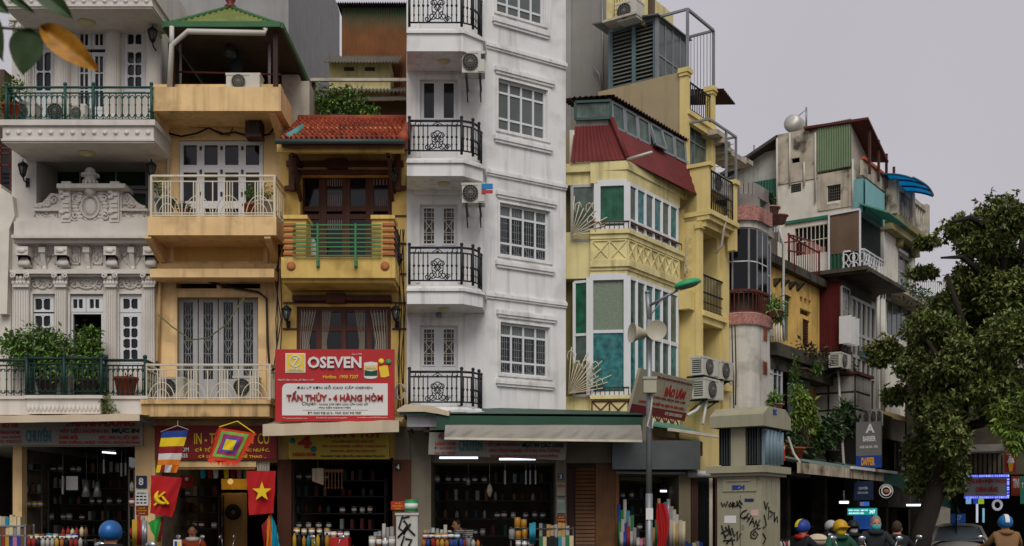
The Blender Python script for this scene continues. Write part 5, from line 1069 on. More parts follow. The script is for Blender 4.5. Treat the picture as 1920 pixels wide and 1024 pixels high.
m = MB(); m.plan([(E0.x(1073), .0), (E0.x(1098), .06), (E0.x(1098), .1), (E0.x(1073), .04)], zE(735), zE(680)); e.part('bamboo_panel', m, mat('woven_panel', '#8d8262', var=.2))
# dark red roof and clerestory
zb, zt = zE(300), 9.8; B1 = [(E0.x(1070), -.03), (co-.0, -.03), pu(2.95, .34)]; tc = (E0.x(1147)-.02, .42); T1 = [(E0.x(1075), .42), tc, pu(2.57, .06)]; BZ, TZ = [zb, zb, zb-.16], [zt-.1, zt-.1, zt-.36]
for i in range(2):
    m = MB(); a, b, c, d = Vector((*B1[i], BZ[i])), Vector((*B1[i+1], BZ[i+1])), Vector((*T1[i+1], TZ[i+1])), Vector((*T1[i], TZ[i])); nn = (b-a).cross(d-a).normalized(); n = (12, 34)[i]
    def sh(u, v, o=0): return (a+(b-a)*u)*(1-v)+(d+(c-d)*u)*v+nn*(o+.009*cos(u*n*2*pi))
    m.grid(sh, n*4, 1, False); m.grid(lambda u, v: sh(1-u, v, -.01), n*4, 1, False); e.part('roof_sheet', m, REDM)
m = MB(); m.tube([(*B1[1], zb+.03), (*T1[1], zt+.03)], .05, 6); e.part('hip_cap', m, REDM)
m = MB(); q = B1[2]; m.bar((q[0], q[1], BZ[2]), (*T1[2], TZ[2]), .06); e.part('flashing', m, CONC)
zc = 10.3; tp_ = (tc[0]-.02, .46); P = [(E0.x(1075), .46), tp_, pu(2.57, .03)]
cw = MB(); CA, CB = Vector((*P[1], 0)), Vector((*P[2], 0))
for k in range(6):
    p, q = CA+(CB-CA)*(k+.06)/6, CA+(CB-CA)*(k+.94)/6; z0a, z1a = TZ[1]-.02-.26*(k+.06)/6, zc-.1-.34*(k+.06)/6; z0b, z1b = TZ[1]-.02-.26*(k+.94)/6, zc-.1-.34*(k+.94)/6; o_ = Vector((.03, -.03, 0)) if k != 3 else Vector((.12, -.1, 0))
    m = MB(); [m.bar(a_, b_, .05) for a_, b_ in (((p.x, p.y, z1a), (q.x, q.y, z1b)), ((p.x+o_.x, p.y+o_.y, z0a), (q.x+o_.x, q.y+o_.y, z0b)), ((p.x, p.y, z1a), (p.x+o_.x, p.y+o_.y, z0a)), ((q.x, q.y, z1b), (q.x+o_.x, q.y+o_.y, z0b)))]; wf_ = e.part('clerestory_window', m, GALV)
    m = MB(); m.add([(p.x+o_.x, p.y+o_.y, z0a), (q.x+o_.x, q.y+o_.y, z0b), (q.x, q.y, z1b), (p.x, p.y, z1a)], [(0, 1, 2, 3)]); e.part('pane', m, GLS, wf_)
    nn = Vector((-(CB-CA).y, (CB-CA).x, 0)).normalized()*.06; p, q = CA+(CB-CA)*k/6+nn, CA+(CB-CA)*(k+1)/6+nn; cw.add([(p.x, p.y, z0a-.1), (q.x, q.y, z0b-.1), (q.x, q.y, z1b+.1), (p.x, p.y, z1a+.1)], [(0, 1, 2, 3)])
e.part('clerestory_back', cw, PALE)
m = MB(); m.plan([(P[0][0]+.02, P[0][1]+.06), (P[1][0]-.02, P[0][1]+.06), (P[1][0], P[0][1]+1.5), (P[0][0], P[0][1]+1.5)], zt-.1, zc-.08); e.part('clerestory_wall', m, PALE); m = MB(); m.box(E0.x(1078), P[0][1]-.02, zt+.05, E0.x(1143), P[0][1]+.04, zc-.12); e.part('tilted_pane', m, GLS); m = MB(); a_, b_, c_, d_, y_ = E0.x(1076), E0.x(1144), zt+.04, zc-.1, P[0][1]-.04; [m.bar((p[0], y_, p[1]), (q[0], y_, q[1]), .05) for p, q in (((a_, c_), (b_, c_)), ((a_, d_), (b_, d_)), ((a_, c_), (a_, d_)), ((b_, c_), (b_, d_)))]; e.part('pane_frame', m, mat('blue_green_frame', '#3f5554'))
tq_ = (tc[0]+.06, .36); Q = [(E0.x(1064), .36), tq_, pu(2.6, .12)]
for i in range(2):
    m = MB(); a, b = Vector((*Q[i], zc-.02)), Vector((*Q[i+1], zc-.02-.36*i)); m.corr(tuple(a), tuple(b), tuple(a+Vector((0, 1.6, .4)) if i == 0 else a+Vector((-1.2, 1.2, .4))), (8, 26)[i], .05); e.part('corrugated_roof', m, mat('brown_sheet', '#4b3a34', var=.25))
m = MB(); m.tube([(*B1[1], zb+.0), (B1[1][0]+.5, B1[1][1]-.25, zb+.05)], .03, 6); e.part('spout_pipe', m, PVC); m = MB(); m.box(E0.x(1066), .3, zE(305), E0.x(1075), .5, zE(230)); e.part('side_flashing', m, PALE)
# ---------------------------------------------------------------- tall narrow yellow house behind it
t = Th(R, 'tall_yellow_house', 'tall narrow yellow house with stained side wall and louvred rooftop room', 'house', (3.3, .5, 0)); u0, u1 = 2.6, 4.2
LEM2 = mat('ochre_yellow', '#dfc985', var=.06, streak=.35, mold=.15, dirt=C('#8f7f48')); S1 = S(2.6)
zR = lambda px, py, w=0: R.z(px, py, w)
wl = MB(); h1 = (u0+.18, R.x(1345, .3), zR(1313, 590, .3), zR(1313, 432, .3), .5); h2 = (u0+.18, R.x(1350, .3), zR(1313, 735, .3), zR(1313, 602, .3), .7)
zroof = zR(1283, 350, .3); wall(wl, u0, u1, 0, zroof, [h1, h2], w=.3, rev=.5, back=5); t.part('wall', wl, LEM2)
for h in (h1, h2): m = MB(); m.box(h[0], .2 if h is h1 else .4, h[2], h[1], .25 if h is h1 else .45, h[3]); t.part('recess_wall', m, mat('grey_curtain', '#6d7263', var=.3, grain=.3) if h is h2 else BLACKIN)
m = MB(); [m.bar((h1[0]+(h1[1]-h1[0])*f, .17, h1[2]), (h1[0]+(h1[1]-h1[0])*f, .17, h1[3]), .06) for f in (.02, .33, .66, .98)]; t.part('door_frame', m, BLK)
zs_ = zR(1283, 133); wl = MB(); uw = 4.04; h3 = (u0+.1, uw-.12, zR(1292, 320), zR(1292, 222), .15); wall(wl, u0, uw, zroof-.3, zR(1283, 205), [h3], w=0, rev=.15, back=5); t.part('upper_wall', wl, LEM2)
m = MB(); m.box(u0+.002, .05, zR(1283, 207), u0+.09, 2.2, zs_); t.part('side_parapet', m, mat('tan_wall', '#a99878', var=.06, streak=.45, dirt=C('#857455')))
m = MB(); m.box(u0-.012, .02, zroof-.2, u0-.002, 4.9, zR(1283, 205)+.01); t.part('side_render', m, MATS['tan_wall'])
for a, b in ((u0-.03, u0+.12), (uw-.14, uw+.02)):
    m = MB(); m.box(a, -.08, zroof-.1, b, .1, zs_-.05); m.box(a-.05, -.13, zs_-.05, b+.05, .12, zs_+.05); m.box(a-.03, -.1, zs_-.12, b+.03, .1, zs_-.05); m.box(a-.03, -.1, zR(1283, 320), b+.03, .1, zR(1283, 312)); t.part('pilaster', m, LEM2)
window(t, h3[0], h3[1], h3[2], h3[3], -.08, [.5], [.66], GALV, GLS, fw=.05)
m = MB(); z1 = zR(1283, 206); m.box(u0, -.12, z1-.1, uw, .05, z1); m.box(u0, -.07, z1-.25, uw, .05, z1-.1); t.part('ledge', m, LEM2)
railing(t, [(u0+.1, -.02), (uw-.1, -.02)], zR(1292, 205), zR(1292, 155), BLK, 11, 0, .015)
# balcony over the bay
zf, zb_ = zR(1330, 400, .6), zR(1330, 310, .6); m = MB(); m.box(u0, -.6, zf-.12, uw, .0, zf+.02); m.box(u0-.02, -.66, zf-.02, uw+.03, -.0, zf+.08); m.box(u0+.05, -.5, zf-.25, uw, 0, zf-.12); t.part('balcony_slab', m, LEM2)
m = MB(); m.box(u0+.0, -.58, zf+.08, u0+.12, .0, zb_); m.box(u0-.04, -.64, zb_, u0+.16, .0, zb_+.08); t.part('balcony_side', m, LEM2); m = MB(); m.box(uw-.14, -.62, zf-.55, uw+.02, -.45, zb_-.1); m.box(uw-.18, -.67, zb_-.1, uw+.06, -.4, zb_); t.part('balcony_pier', m, LEM2)
railing(t, [(u0+.12, -.58), (uw-.14, -.58)], zf+.12, zb_-.08, BLK, 12, 1, .012)
zr0 = zR(1313, 577, .36); railing(t, [(u0+.18, -.34), (u1-.3, -.34)], zr0, zR(1313, 512, .36), BLK, 14, 1, .015); m = MB(); m.box(u0+.1, -.42, zr0-.16, u1-.2, -.25, zr0-.04); m.box(u0+.15, -.36, zr0-.3, u1-.25, -.25, zr0-.16); t.part('ledge', m, LEM2)
z_ = zR(1313, 712, .36); m = MB(); m.box(u0+.1, -.5, z_-.15, u1-.1, -.25, z_); t.part('ledge', m, LEM2); m = MB(); m.box(u1-.35, -.36, 3, u1, -.28, zroof-.2); m.box(u0-.02, -.38, 3, u0+.16, -.28, zR(1313, 427, .35)); m.box(u0-.05, -.43, zR(1313, 430, .35), u0+.2, -.28, zR(1313, 418, .35)); t.part('pilaster', m, LEM2)
for (py, k) in ((560, 1), (690, 2)): m = MB(); q = conv((S1.x(1290, -.1), -.0, 0), S1, R); 
m = MB(); m.box(u0-.28, -.25, zR(1300, 590), u0-.01, -.0, zR(1300, 556)); t.part('beam_end', m, LEM2)
for (a, b, c, d, w, lab) in ((1319, 668, 1347, 702, .75, 'air conditioner nearest the yellow pilaster, upper pair'), (1352, 676, 1374, 710, .8, 'air conditioner with visible fan beside the grey building'), (1322, 708, 1356, 746, .75, 'lowest air conditioner on the yellow wall above the stone cabin')): ac_unit(R, a, b, c, d, w, lab, d=.3, wall=.3)
# louvred rooftop room with glazed front and cage
L3 = S(2.75); zl0, zl1 = zs_-.05, zR(1240, 32, -.6); xa, xb = L3.x(1146), L3.x(1236); SLC = mat('slate_louvre', '#6f746c', rough=.5, var=.15); BLF = mat('blue_grey_frame', '#5f7378', rough=.5, var=.1)
def Sp(name, mb, mt, par=None, th=t, fa=L3): return th.part(name, cv(mb, fa, th.fr), mt, par)
for (a, b) in ((xa+.06, (xa+xb)/2-.04), ((xa+xb)/2+.04, xb-.12)):
    m = MB(); [m.bar((q, -.04, zl0), (q, -.04, zl1), .05) for q in (a-.02, b+.02)]; lo = Sp('louvre_frame', m, BLF)
    m = MB(); m.box(a, -.0, 0, b, .06, .012); sm_ = None
    for k in range(16): q = MB(); z = zl0+(zl1-zl0)*(k+.5)/16; q.add([(a, -.05, z-.03), (b, -.05, z-.03), (b, .03, z+.05), (a, .03, z+.05), (a, -.04, z-.035), (b, -.04, z-.035), (b, .04, z+.045), (a, .04, z+.045)], [(0, 1, 2, 3), (7, 6, 5, 4), (0, 4, 5, 1), (2, 6, 7, 3)]); Sp('slat', q, SLC, lo)
m = MB(); m.box(xa, .06, zl0-.5, xb, .12, zl1); Sp('louvre_back', m, BLACKIN); m = MB(); m.bar((xb-.05, -.05, zl0-.2), (xb-.05, -.05, zl1+.1), .1); m.bar((xa, -.05, zl1), (xb, -.05, zl1), .08); m.bar((xa, -.05, zl0), (xa, -.05, zl1), .06); Sp('corner_post', m, BLF)
wq = -xb; glazed(t, [(u0+.05, wq), (uw+.1, wq)], [4], [zs_-.2, zs_+.55, zl1], GALV, [GLS, GLW], fw=.07, bar=.05)
m = MB(); m.add([(u0-.1, wq-.1, zl1+.03), (uw+.2, wq-.1, zl1+.03), (uw+.2, wq+1.6, zl1+.22), (u0-.1, wq+1.6, zl1+.22), (u0-.1, wq-.1, zl1), (uw+.2, wq-.1, zl1), (uw+.2, wq+1.6, zl1+.19), (u0-.1, wq+1.6, zl1+.19)], [(0, 1, 2, 3), (7, 6, 5, 4), (0, 4, 5, 1), (3, 7, 4, 0)]); t.part('glass_roof', m, GLW)
m = MB(); zc0, zc1 = zs_-.2, zl1+.02
for u in (u0+.08, uw): m.bar((u, -.04, zc0), (u, -.04, zc1), .055); m.bar((u, -.04, zc1), (u, wq, zc1), .05)
m.bar((u0+.08, -.04, zc1), (uw, -.04, zc1), .055)
for k in range(9): w_ = -.04+(wq+.04)*k/9; m.bar((uw, w_, zs_), (uw, w_, zc1), .012)
t.part('cage', m, GALV)
m = MB(); za = zR(1335, 215, .55); zq = zR(1290, 200, .5)
for p, q in (((u0+.1, -.55, zq), (uw+.1, -.55, zq)), ((uw+.1, -.55, zq), (uw+.1, -.55, zf)), ((u0+1.0, -.55, zq), (u0+1.0, -.55, zb_)), ((uw+.1, -.55, zq), (uw+.1, 0, zq)), ((u0+.1, -.55, zq), (u0+.1, 0, zq))): m.bar(p, q, .045)
for k in range(7): z = zb_+(zq-zb_)*k/7; m.bar((uw+.1, -.5, z), (uw+.1, 0, z), .012)
t.part('balcony_cage', m, GALV); ac_unit(R, 1332, 318, 1368, 352, .5, 'air conditioner caged on the yellow upper balcony', bracket=False)
m = MB(); a, b = (uw-.0, -.3, zR(1345, 180, 0)), (uw+.9, -.2, zR(1345, 185, 0)); m.corr(a, b, (uw, 1, a[2]+.25), 8, .04); t.part('corrugated_canopy', m, mat('brown_sheet', '#4b3a34'))
for k, (px, py) in enumerate(((1345, 252), (1355, 268), (1362, 282), (1372, 292), (1385, 300), (1398, 304))): m = MB(); q = R.p(px, py, .2); m.box(q[0]-.22, q[1]-.1, q[2]-.06, q[0]+.22, q[1]+.5, q[2]+.05); solo(R, 'concrete_trough', ('topmost concrete trough behind the caged balcony', 'second concrete trough below the topmost one', 'third concrete trough behind the balcony cage', 'fourth concrete trough, just right of the cage post', 'fifth concrete trough jutting towards the sky gap', 'last concrete trough jutting furthest into the sky gap')[k], 'trough', m, CONC2, 'stacked concrete troughs')
# grey block and lattice tower behind the bay house
GF = Fr(0, 28.5, -15); g = Th(GF, 'grey_tower_block', 'plain grey tower block rising right of the white tower', 'building', (GF.x(1100), 0, 0)); m = MB(); m.box(GF.x(1040), 0, 0, GF.x(1142), 6, GF.z(1100, -150)); g.part('wall', m, mat('grey_tower', '#83807a', var=.06, streak=.4, mold=.2, dirt=C('#676560'))); m = MB(); m.box(GF.x(1058), -.02, 0, GF.x(1071), 0, GF.z(1100, -150)); g.part('pilaster', m, GREY); m = MB(); m.tube([GF.p(1112, 125, .1), GF.p(1124, 140, .1), GF.p(1130, 185, .1)], .025, 5); m.tube([GF.p(1129, -20, .1), GF.p(1131, 185, .1)], .02, 5); g.part('downpipe', m, GALV)
YF = Fr(0, 28.2, -34.5); g = Th(YF, 'lattice_rooftop', 'pale yellow lattice screen on the rooftop behind the louvres', 'rooftop', (YF.x(1180), 0, 10)); m = MB(); m.box(YF.x(1141), -.1, YF.z(1146, 50), YF.x(1152), 3, YF.z(1146, -60)); m.box(YF.x(1203), .0, YF.z(1205, 46), YF.x(1209), .15, YF.z(1205, -60)); g.part('yellow_post', m, LEMON); m = MB()
x0, x1, z0, z1 = YF.R(1150, -40, 1205, 50)
for k in range(12): q = x0+(x1-x0)*k/11; m.bar((q, 0, z0), (q, 0, z1), .03); z = z0+(z1-z0)*k/11; m.bar((x0, 0, z), (x1, 0, z), .025)
g.part('lattice', m, LEMON); m = MB(); m.box(x0, .5, z0, x1, .6, z1); g.part('back_wall', m, mat('brown_wall', '#6b5947')); m = MB(); m.box(x0-.05, -.42, z0-.05, x1+.05, .6, z0); g.part('roof_deck', m, CONC)
ac_unit(YF, 1157, 8, 1194, 42, .35, 'air conditioner on the rooftop deck in front of the yellow lattice', bracket=False)
# ================================================================ grey house with rounded glazed bay
PINK = mat('pink_mosaic', '#a67469', rough=.75, var=.5, streak=.6, mold=.9, dirt=C('#5f463d'), scale=26)
GRR = mat('grey_bay_render', '#c6c1b5', var=.08, streak=.5, mold=.45, dirt=C('#6d675b'))
t = Th(R, 'rounded_bay_house', 'grey house with rounded black glazed bay and pink mosaic bands', 'house', (5.1, 0, 0)); f0, f1, fw_ = 4.24, 6.3, .9
zF = lambda py: CZ+(HZ-py)/FP*R.Y(4.4, .9)
def bay(o, u_end=f1): 
    P = [(f0-o, -.0)]+[(f0-o, -.35)]
    for k in range(1, 6): a = pi/2*k/6; P.append((f0-o+(.45+o)*(1-cos(a)), -.45-(.45+o)*sin(a)))
    return P+[(f0+.45, -fw_-o), (5.3, -fw_-o), (5.3, -.55-o), (u_end, -.55-o)]
m = MB()
for a, b, o in ((385, 412, .05), (585, 608, .05), (412, 424, -.02), (608, 868, 0)): m.plan(bay(o)+[(f1, 4), (f0, 4)], zF(b), zF(a))
t.part('wall', m, GRR)
for a, b in ((385, 412), (586, 607)): strip(t, 'mosaic_band', bay(.055)[1:9], zF(b), zF(a), .012, PINK, .02)
m = MB(); m.plan(bay(-.25)+[(f1, 4), (f0, 4)], zF(600), zF(400)); t.part('core', m, BLACKIN)
BG_ = glass('black_glass', '#0a0c0e', rough=.06, spec=.35); glazed(t, [(f0+.06, -.02), (f0+.06, -.4), (f0+.2, -.74), (f0+.42, -.84), (5.28, -.84), (5.28, -.5), (6.3, -.5)], [1, 1, 1, 2, 1, 3], [zF(545), zF(487), zF(425)], ALU, BG_, fw=.035, bar=.03)
m = MB(); P = bay(-.02)
for a, b in zip(P[:-1], P[1:]):
    for z in (zF(583), zF(543)): m.bar((*a, z), (*b, z), .06)
    n = max(1, int((Vector(b)-Vector(a)).length/.1))
    for k in range(n): p = Vector(a)+(Vector(b)-Vector(a))*k/n; m.bar((*p, zF(583)), (*p, zF(543)), .02)
t.part('rusty_railing', m, RUST)
m = MB(); B_ = bay(-.1)
for k in range(1, 9): p = B_[k]; m.box(p[0]-.1, p[1]-.06, zF(386), p[0]+.1, p[1]+.06, zF(362)); 
for k in range(8): m.bar((*B_[k], zF(352)), (*B_[k+1], zF(352)), .14, .3)
for k in range(8): m.bar((*B_[k], zF(384)), (*B_[k+1], zF(384)), .1, .12)
t.part('crenellation', m, mat('grey_balustrade', '#8b847c', var=.2, mold=.5)); m = MB(); m.box(f0+.3, -.2, zF(385), 5.0, .4, zF(352)); t.part('green_screen', m, GSH)
for py in (623, 686): m = MB(); q = R.p(1428, py, .92); m.box(4.85, -.915, q[2]-.17, 5.12, -.89, q[2]+.15); vo = t.part('vent_surround', m, CONC); [t.part('vent_brick', MB().box(4.87+.075*i, -.93, q[2]-.15+.07*j, 4.93+.075*i, -.91, q[2]-.1+.07*j), TERRA, vo) for i in range(3) for j in range(4)]
window(t, R.x(1440, .56), R.x(1466, .56), zR(1440, 748, .56), zR(1440, 648, .56), .58, 3, 2, ALU, GL, fw=.06)
plant(R, 1452, 596, 1.0, [(1452, 575, 16, 16), (1458, 590, 12, 14)], 380, .16, 21, 'leafy plant in the mosaic trough under the black glazed bay', LEAF, pot=(.2, .16, PINK), asp=.25)
plant(R, 1452, 770, 1.0, [(1452, 752, 17, 14)], 300, .16, 22, 'leafy plant in the lower trough beside the stone cabin roof', LEAF, pot=(.22, .15, PINK), asp=.25)
for py, w in ((405, .8), (420, .75)): plant(R, 1445+py-405, py, w, [(1444, py-32, 10, 8)], 120, .1, 23+py, ('dry plant in the upper mosaic trough', 'dry plant in the mosaic trough nearer the dirty wall')[py > 410], LEAFD, pot=(.22, .2, PINK))
m = MB()
for k in range(6): q = R.p(1443+k*4, 400, .58); m.tube([(q[0], q[1], zR(1445, 446, .58)), (q[0], q[1], zR(1445, 404, .58))], .02, 5)
for k in range(5): q = R.p(1445+k*5, 600, .58); m.tube([(q[0], q[1], zR(1450, 645, .58)), (q[0], q[1], zR(1450, 602, .58))], .025, 5)
t.part('downpipe', m, PALE, kind='stuff')
m = MB(); m.tube([R.p(1461, 430, 1.0), R.p(1469, 460, 1.0), R.p(1468, 600, 1.0), R.p(1471, 640, 1.0)], .035, 6); solo(R, 'pale_pipe', 'long pale pipe hanging down between the glazed bay and the mustard wall', 'pipe', m, PVC)
# ================================================================ old mustard house
MUS = mat('mustard_render', '#dfb562', var=.15, streak=.7, mold=.4, dirt=C('#8a7a5a')); t = Th(R, 'mustard_house', 'old mustard house with brown shutter and sooty ledge', 'house', (8.2, 0, 0)); g0, g1 = f1+.003, 10.9
wg = .1; gz = lambda py: R.z(1480, py, wg); wl = MB(); hg = [(R.x(1505, wg), R.x(1518, wg), zR(1505, 648, wg), zR(1505, 597, wg), .1), (R.x(1467, wg), R.x(1484, wg), gz(640), gz(555), .12)]+[(R.x(a, wg), R.x(a+5, wg), zR(1500, 565, wg), zR(1500, 555, wg), .1) for a in (1500, 1508, 1516)]+[(R.x(1500, wg), R.x(1520, wg), zR(1500, 588, wg), zR(1500, 577, wg), .1)]
wall(wl, g0, g1, gz(760), gz(505), hg, w=wg, rev=.1, back=4); t.part('wall', wl, MUS)
m = MB()
for h in hg[2:]: m.box(h[0]-.1, .0, h[2]-.05, h[1]+.1, .05, h[3]+.05)
t.part('vent_back', m, BLACKIN)
h = hg[0]; m = MB(); m.box(h[0], -.04, h[2], h[1], .0, h[3]); [m.box(h[0], -.06, h[2]+(h[3]-h[2])*k/10, h[1], -.04, h[2]+(h[3]-h[2])*(k+.6)/10) for k in range(10)]; t.part('shutter', m, WOODD)
h = hg[1]; window(t, h[0], h[1], h[2], h[3], 0.0, 2, 1, mat('grey_green_paint', '#65705f', rough=.6, var=.2, streak=.4), GLS, fw=.09); m = MB(); m.box(h[0], -.02, h[3]-.5, h[1], .03, h[3]+.02); t.part('transom', m, GSH)
m = MB(); m.box(g0-.2, -.75, gz(690), 11.6, 0, gz(668)); m.box(g0-.1, -.6, gz(712), 11.5, 0, gz(690)); t.part('sooty_ledge', m, BLIND)
tr_ = leaves([(8+i*.7, -.7, gz(668)+.05, .5, .25, .25) for i in range(6)], 500, .13, 31); o = solo(R, 'ledge_moss', 'dark dry grass and moss along the sooty ledge', 'moss', tr_, mat('dry_moss', '#3f3b28', island=.4, bump=0), kind='stuff')
m = MB(); m.box(g0, -.32, gz(515), g1+.6, .5, gz(500)); t.part('balcony_slab', m, BLIND); railing(t, [(R.x(1480, .3), -.28), (g1-.5, -.28)], gz(503)+.0, gz(452), mat('red_iron', '#6b2320', var=.2), 14, 0, .02)
m = MB(); [m.bar(R.p(a, b, .5), R.p(c, d, .4), .035) for a, b, c, d in ((1478, 440, 1520, 452), (1478, 470, 1510, 475), (1488, 440, 1490, 510), (1470, 455, 1500, 452))]; t.part('red_stair_rail', m, MATS['red_iron'], kind='stuff')
for k in range(4): m = MB(); q = R.p(1480+k*14, 520+k*3, .5); m.sect([(-.3, q[2]), (0, q[2]), (0, q[2]-.3), (-.1, q[2]-.2)][::-1], q[0]-.08, q[0]+.08); t.part('bracket', m, BLIND)
# lower storey under the ledge: planks, plants and a white panelled box
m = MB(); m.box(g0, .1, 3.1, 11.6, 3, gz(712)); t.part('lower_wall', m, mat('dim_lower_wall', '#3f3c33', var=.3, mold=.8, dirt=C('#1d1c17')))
for k in range(8): m = MB(); q = R.p(1478+k*5, 700, .35); m.box(q[0]-.09, -.4, gz(800), q[0]+.1, -.36, gz(705)); t.part('shutter_board', m, mat('blue_grey_boards', '#5f6d6c', var=.25, streak=.6))
WB = Th(R, 'panelled_box_room', 'white panelled projecting room with dark battens above the street plants', 'room', (11.2, -.6, 3)); x0, x1 = R.x(1604, 1.2), R.x(1632, 1.2); SS = S(x0)
zz0, zz1 = zR(1604, 800, 1.2), zR(1604, 702, 1.2); xs0 = SS.x(1562)
m = MB(); m.box(x0, -1.2, zz0, x1, .3, zz1); WB.part('core', m, BLIND)
def quadp(th, fa, x0, x1, z0, z1, w, nx, nz, mt, nm, gap=.03, par=None):
    for i in range(nx):
        for j in range(nz): m = MB(); m.box(x0+(x1-x0)*i/nx+gap, -w-.02, z0+(z1-z0)*j/nz+gap, x0+(x1-x0)*(i+1)/nx-gap, -w, z0+(z1-z0)*(j+1)/nz-gap); th.part(nm, cv(m, fa, th.fr), mt, par)
xf = SS.x(1604)-0; quadp(WB, SS, 1.2-1.5, 1.2, zz0, zz1, .002, 2, 3, mat('white_panel', '#aca69b', var=.1, streak=.4, mold=.4, dirt=C('#5d574a')), 'panel'); quadp(WB, R, x0, x1, zz0, zz1, 1.202, 2, 3, MATS['white_panel'], 'panel')
m = MB(); m.box(x0-.08, -1.28, zz1, x1+.1, .3, zz1+.08); WB.part('roof_edge', m, RUST)
# ================================================================ red sheet box with tall white windows
t = Th(R, 'red_sheet_annex', 'dark red corrugated annex beside tall white framed windows', 'annex', (12.4, 0, 0)); a0, w0 = 10.95, .7; SA = S(a0); a1 = R.x(1642, w0)
zt, zb = SA.z(1560, 527, 0), SA.z(1560, 657, 0); xa = SA.x(1531); xb = w0
m = MB(); m.corr((xa, 0, zb), (xb, 0, zb), (xa, 0, zt), 16, .05); t.part('red_sheet', cv(m, SA, R), REDM); m = MB(); m.box(a0+.06, -w0+.02, zb, a0+.6, 1.5, zt); t.part('annex_body', m, BLIND)
m = MB(); m.box(a0+.03, -w0+.12, 3.1, a1, 3, zt+.3); t.part('dark_core', m, BLACKIN); m = MB(); m.box(a0+.1, -w0+.05, zb-.9, a0+1.2, .5, zb); t.part('stained_base', m, mat('brown_stained', '#5b4c3a', var=.3, streak=.8, mold=.7, dirt=C('#221e18')))
WF = mat('white_old_frame', '#b3b0a5', var=.1, streak=.4, dirt=C('#6f6a5f')); zr = lambda py: R.z(1600, py, w0)
glazed(t, [(R.x(1594, w0), -w0), (R.x(1638, w0), -w0)], [5], [zr(800), zr(762), zr(700), zr(668), zr(625), zr(560)], WF, [GL, GLS, GL], fw=.1, bar=.1)
glazed(t, [(R.x(1578, w0), -w0), (R.x(1592, w0), -w0)], [3], [zr(650), zr(590), zr(570), zr(548)], WF, [GL, GLS], fw=.06, bar=.03)
for k, px in enumerate((1580, 1587, 1594)): m = MB(); q = R.p(px, 606, w0+.06); m.box(q[0]-.12, -w0-.35, zr(655), q[0]-.09, -w0, zr(605)); t.part('open_shutter', m, WPN)
m = MB(); m.box(R.x(1608, w0), -w0-.12, zr(667), R.x(1640, w0), -w0, zr(655)); t.part('spandrel', m, mat('teal_grey', '#4e605d', var=.15))
ac_unit(R, 1576, 660, 1595, 688, w0+.45, 'old air conditioner under the red sheet annex', wall=w0); 
for k, px in enumerate((1618, 1632, 1643)): ac_unit(R, px, 768, px+12, 796, w0+.5, ('air conditioner left in the row of three above the grey banner', 'middle air conditioner in the row above the grey banner', 'air conditioner right in the row above the grey banner')[k], wall=w0)
# ================================================================ dirty tall house with the green sheet attic
h0 = R.x(1600); t = Th(R, 'weathered_tall_house', 'weathered tall house with green sheet attic and white iron corner balcony', 'house', (h0+1, 0, 0)); SH_ = S(h0); hz = lambda py: SH_.z(1590, py); h1_ = R.x(1664)
px_ = lambda px: SH_.x(px)
def sw(name, a, b, c, d, mt, w=.02, w0_=-.1): m = MB(); x0, x1, z0, z1 = px_(a), px_(c), hz(d), hz(b); m.box(x0, -w, z0, x1, -w0_, z1); return t.part(name, cv(m, SH_, R), mt)
zz = lambda px, py: SH_.z(px, py)
wl = MB(); xl, xm_, xr = px_(1458), px_(1533), 0.
hw = [(px_(1483), px_(1502), zz(1490, 361), zz(1490, 345), .15), (px_(1490), px_(1552), zz(1520, 477), zz(1520, 424), .15), (px_(1552), px_(1576), zz(1564, 377), zz(1564, 344), .15), (px_(1485), px_(1500), zz(1490, 306), zz(1490, 297), .1)]
wall(wl, xl, xr, 3, zz(1590, 318), [q for q in hw[:3]], w=0, rev=.15, back=3); t.part('wall', cv(wl, SH_, R), PALE)
wl = MB(); wall(wl, xl, xm_, zz(1500, 340), zz(1495, 246), [hw[3]], w=.03, rev=.1, back=2.5); t.part('attic_wall', cv(wl, SH_, R), CONC2)
m = MB(); m.box(xm_+.02, -.035, zz(1565, 387), -.02, .05, zz(1565, 318)); 
sw('mouldy_wall', 1534, 318, 1598, 343, CONC2, .035, -.05); sw('mouldy_wall', 1534, 343, 1551, 388, CONC2, .035, -.05); sw('mouldy_wall', 1577, 343, 1598, 388, CONC2, .035, -.05); sw('mouldy_wall', 1551, 378, 1577, 388, CONC2, .035, -.05)
for h, nx, nz in ((hw[0], 5, 4), (hw[1], 8, 2), (hw[2], 6, 6)):
    m = MB(); [m.bar((h[0]+(h[1]-h[0])*k/nx, .02, h[2]), (h[0]+(h[1]-h[0])*k/nx, .02, h[3]), .022) for k in range(nx+1)]; [m.bar((h[0], .02, h[2]+(h[3]-h[2])*k/nz), (h[1], .02, h[2]+(h[3]-h[2])*k/nz), .025) for k in range(nz+1)]; w_ = t.part('window_bars', cv(m, SH_, R), WIR if nx == 8 else mat('dark_bars', '#4a4742')); m = MB(); m.box(h[0], .14, h[2], h[1], .15, h[3]); t.part('pane', cv(m, SH_, R), GL, w_)
m = MB(); h = hw[1]; m.grid(lambda u, v: (h[0]+.2+(h[1]-h[0]-.3)*u, .1+.02*sin(u*30), h[2]+.02+(.3+.12*sin(u*5))*v), 20, 3); t.part('pink_bedding', cv(m, SH_, R), mat('pink_cloth', '#b3837f', var=.15))
x0, x1 = px_(1535), px_(1598); m = MB(); m.corr((x0, -.08, zz(1565, 318)), (x1, -.08, zz(1565, 318)), (x0, -.08, zz(1565, 230)), 14, .04); t.part('green_sheet', cv(m, SH_, R), mat('sage_sheet', '#758868', rough=.6, var=.06, streak=.15)); m = MB(); m.box(x0-.2, -.0, zz(1565, 319), -.05, 1.8, zz(1565, 232)); t.part('attic_core', cv(m, SH_, R), CONC)
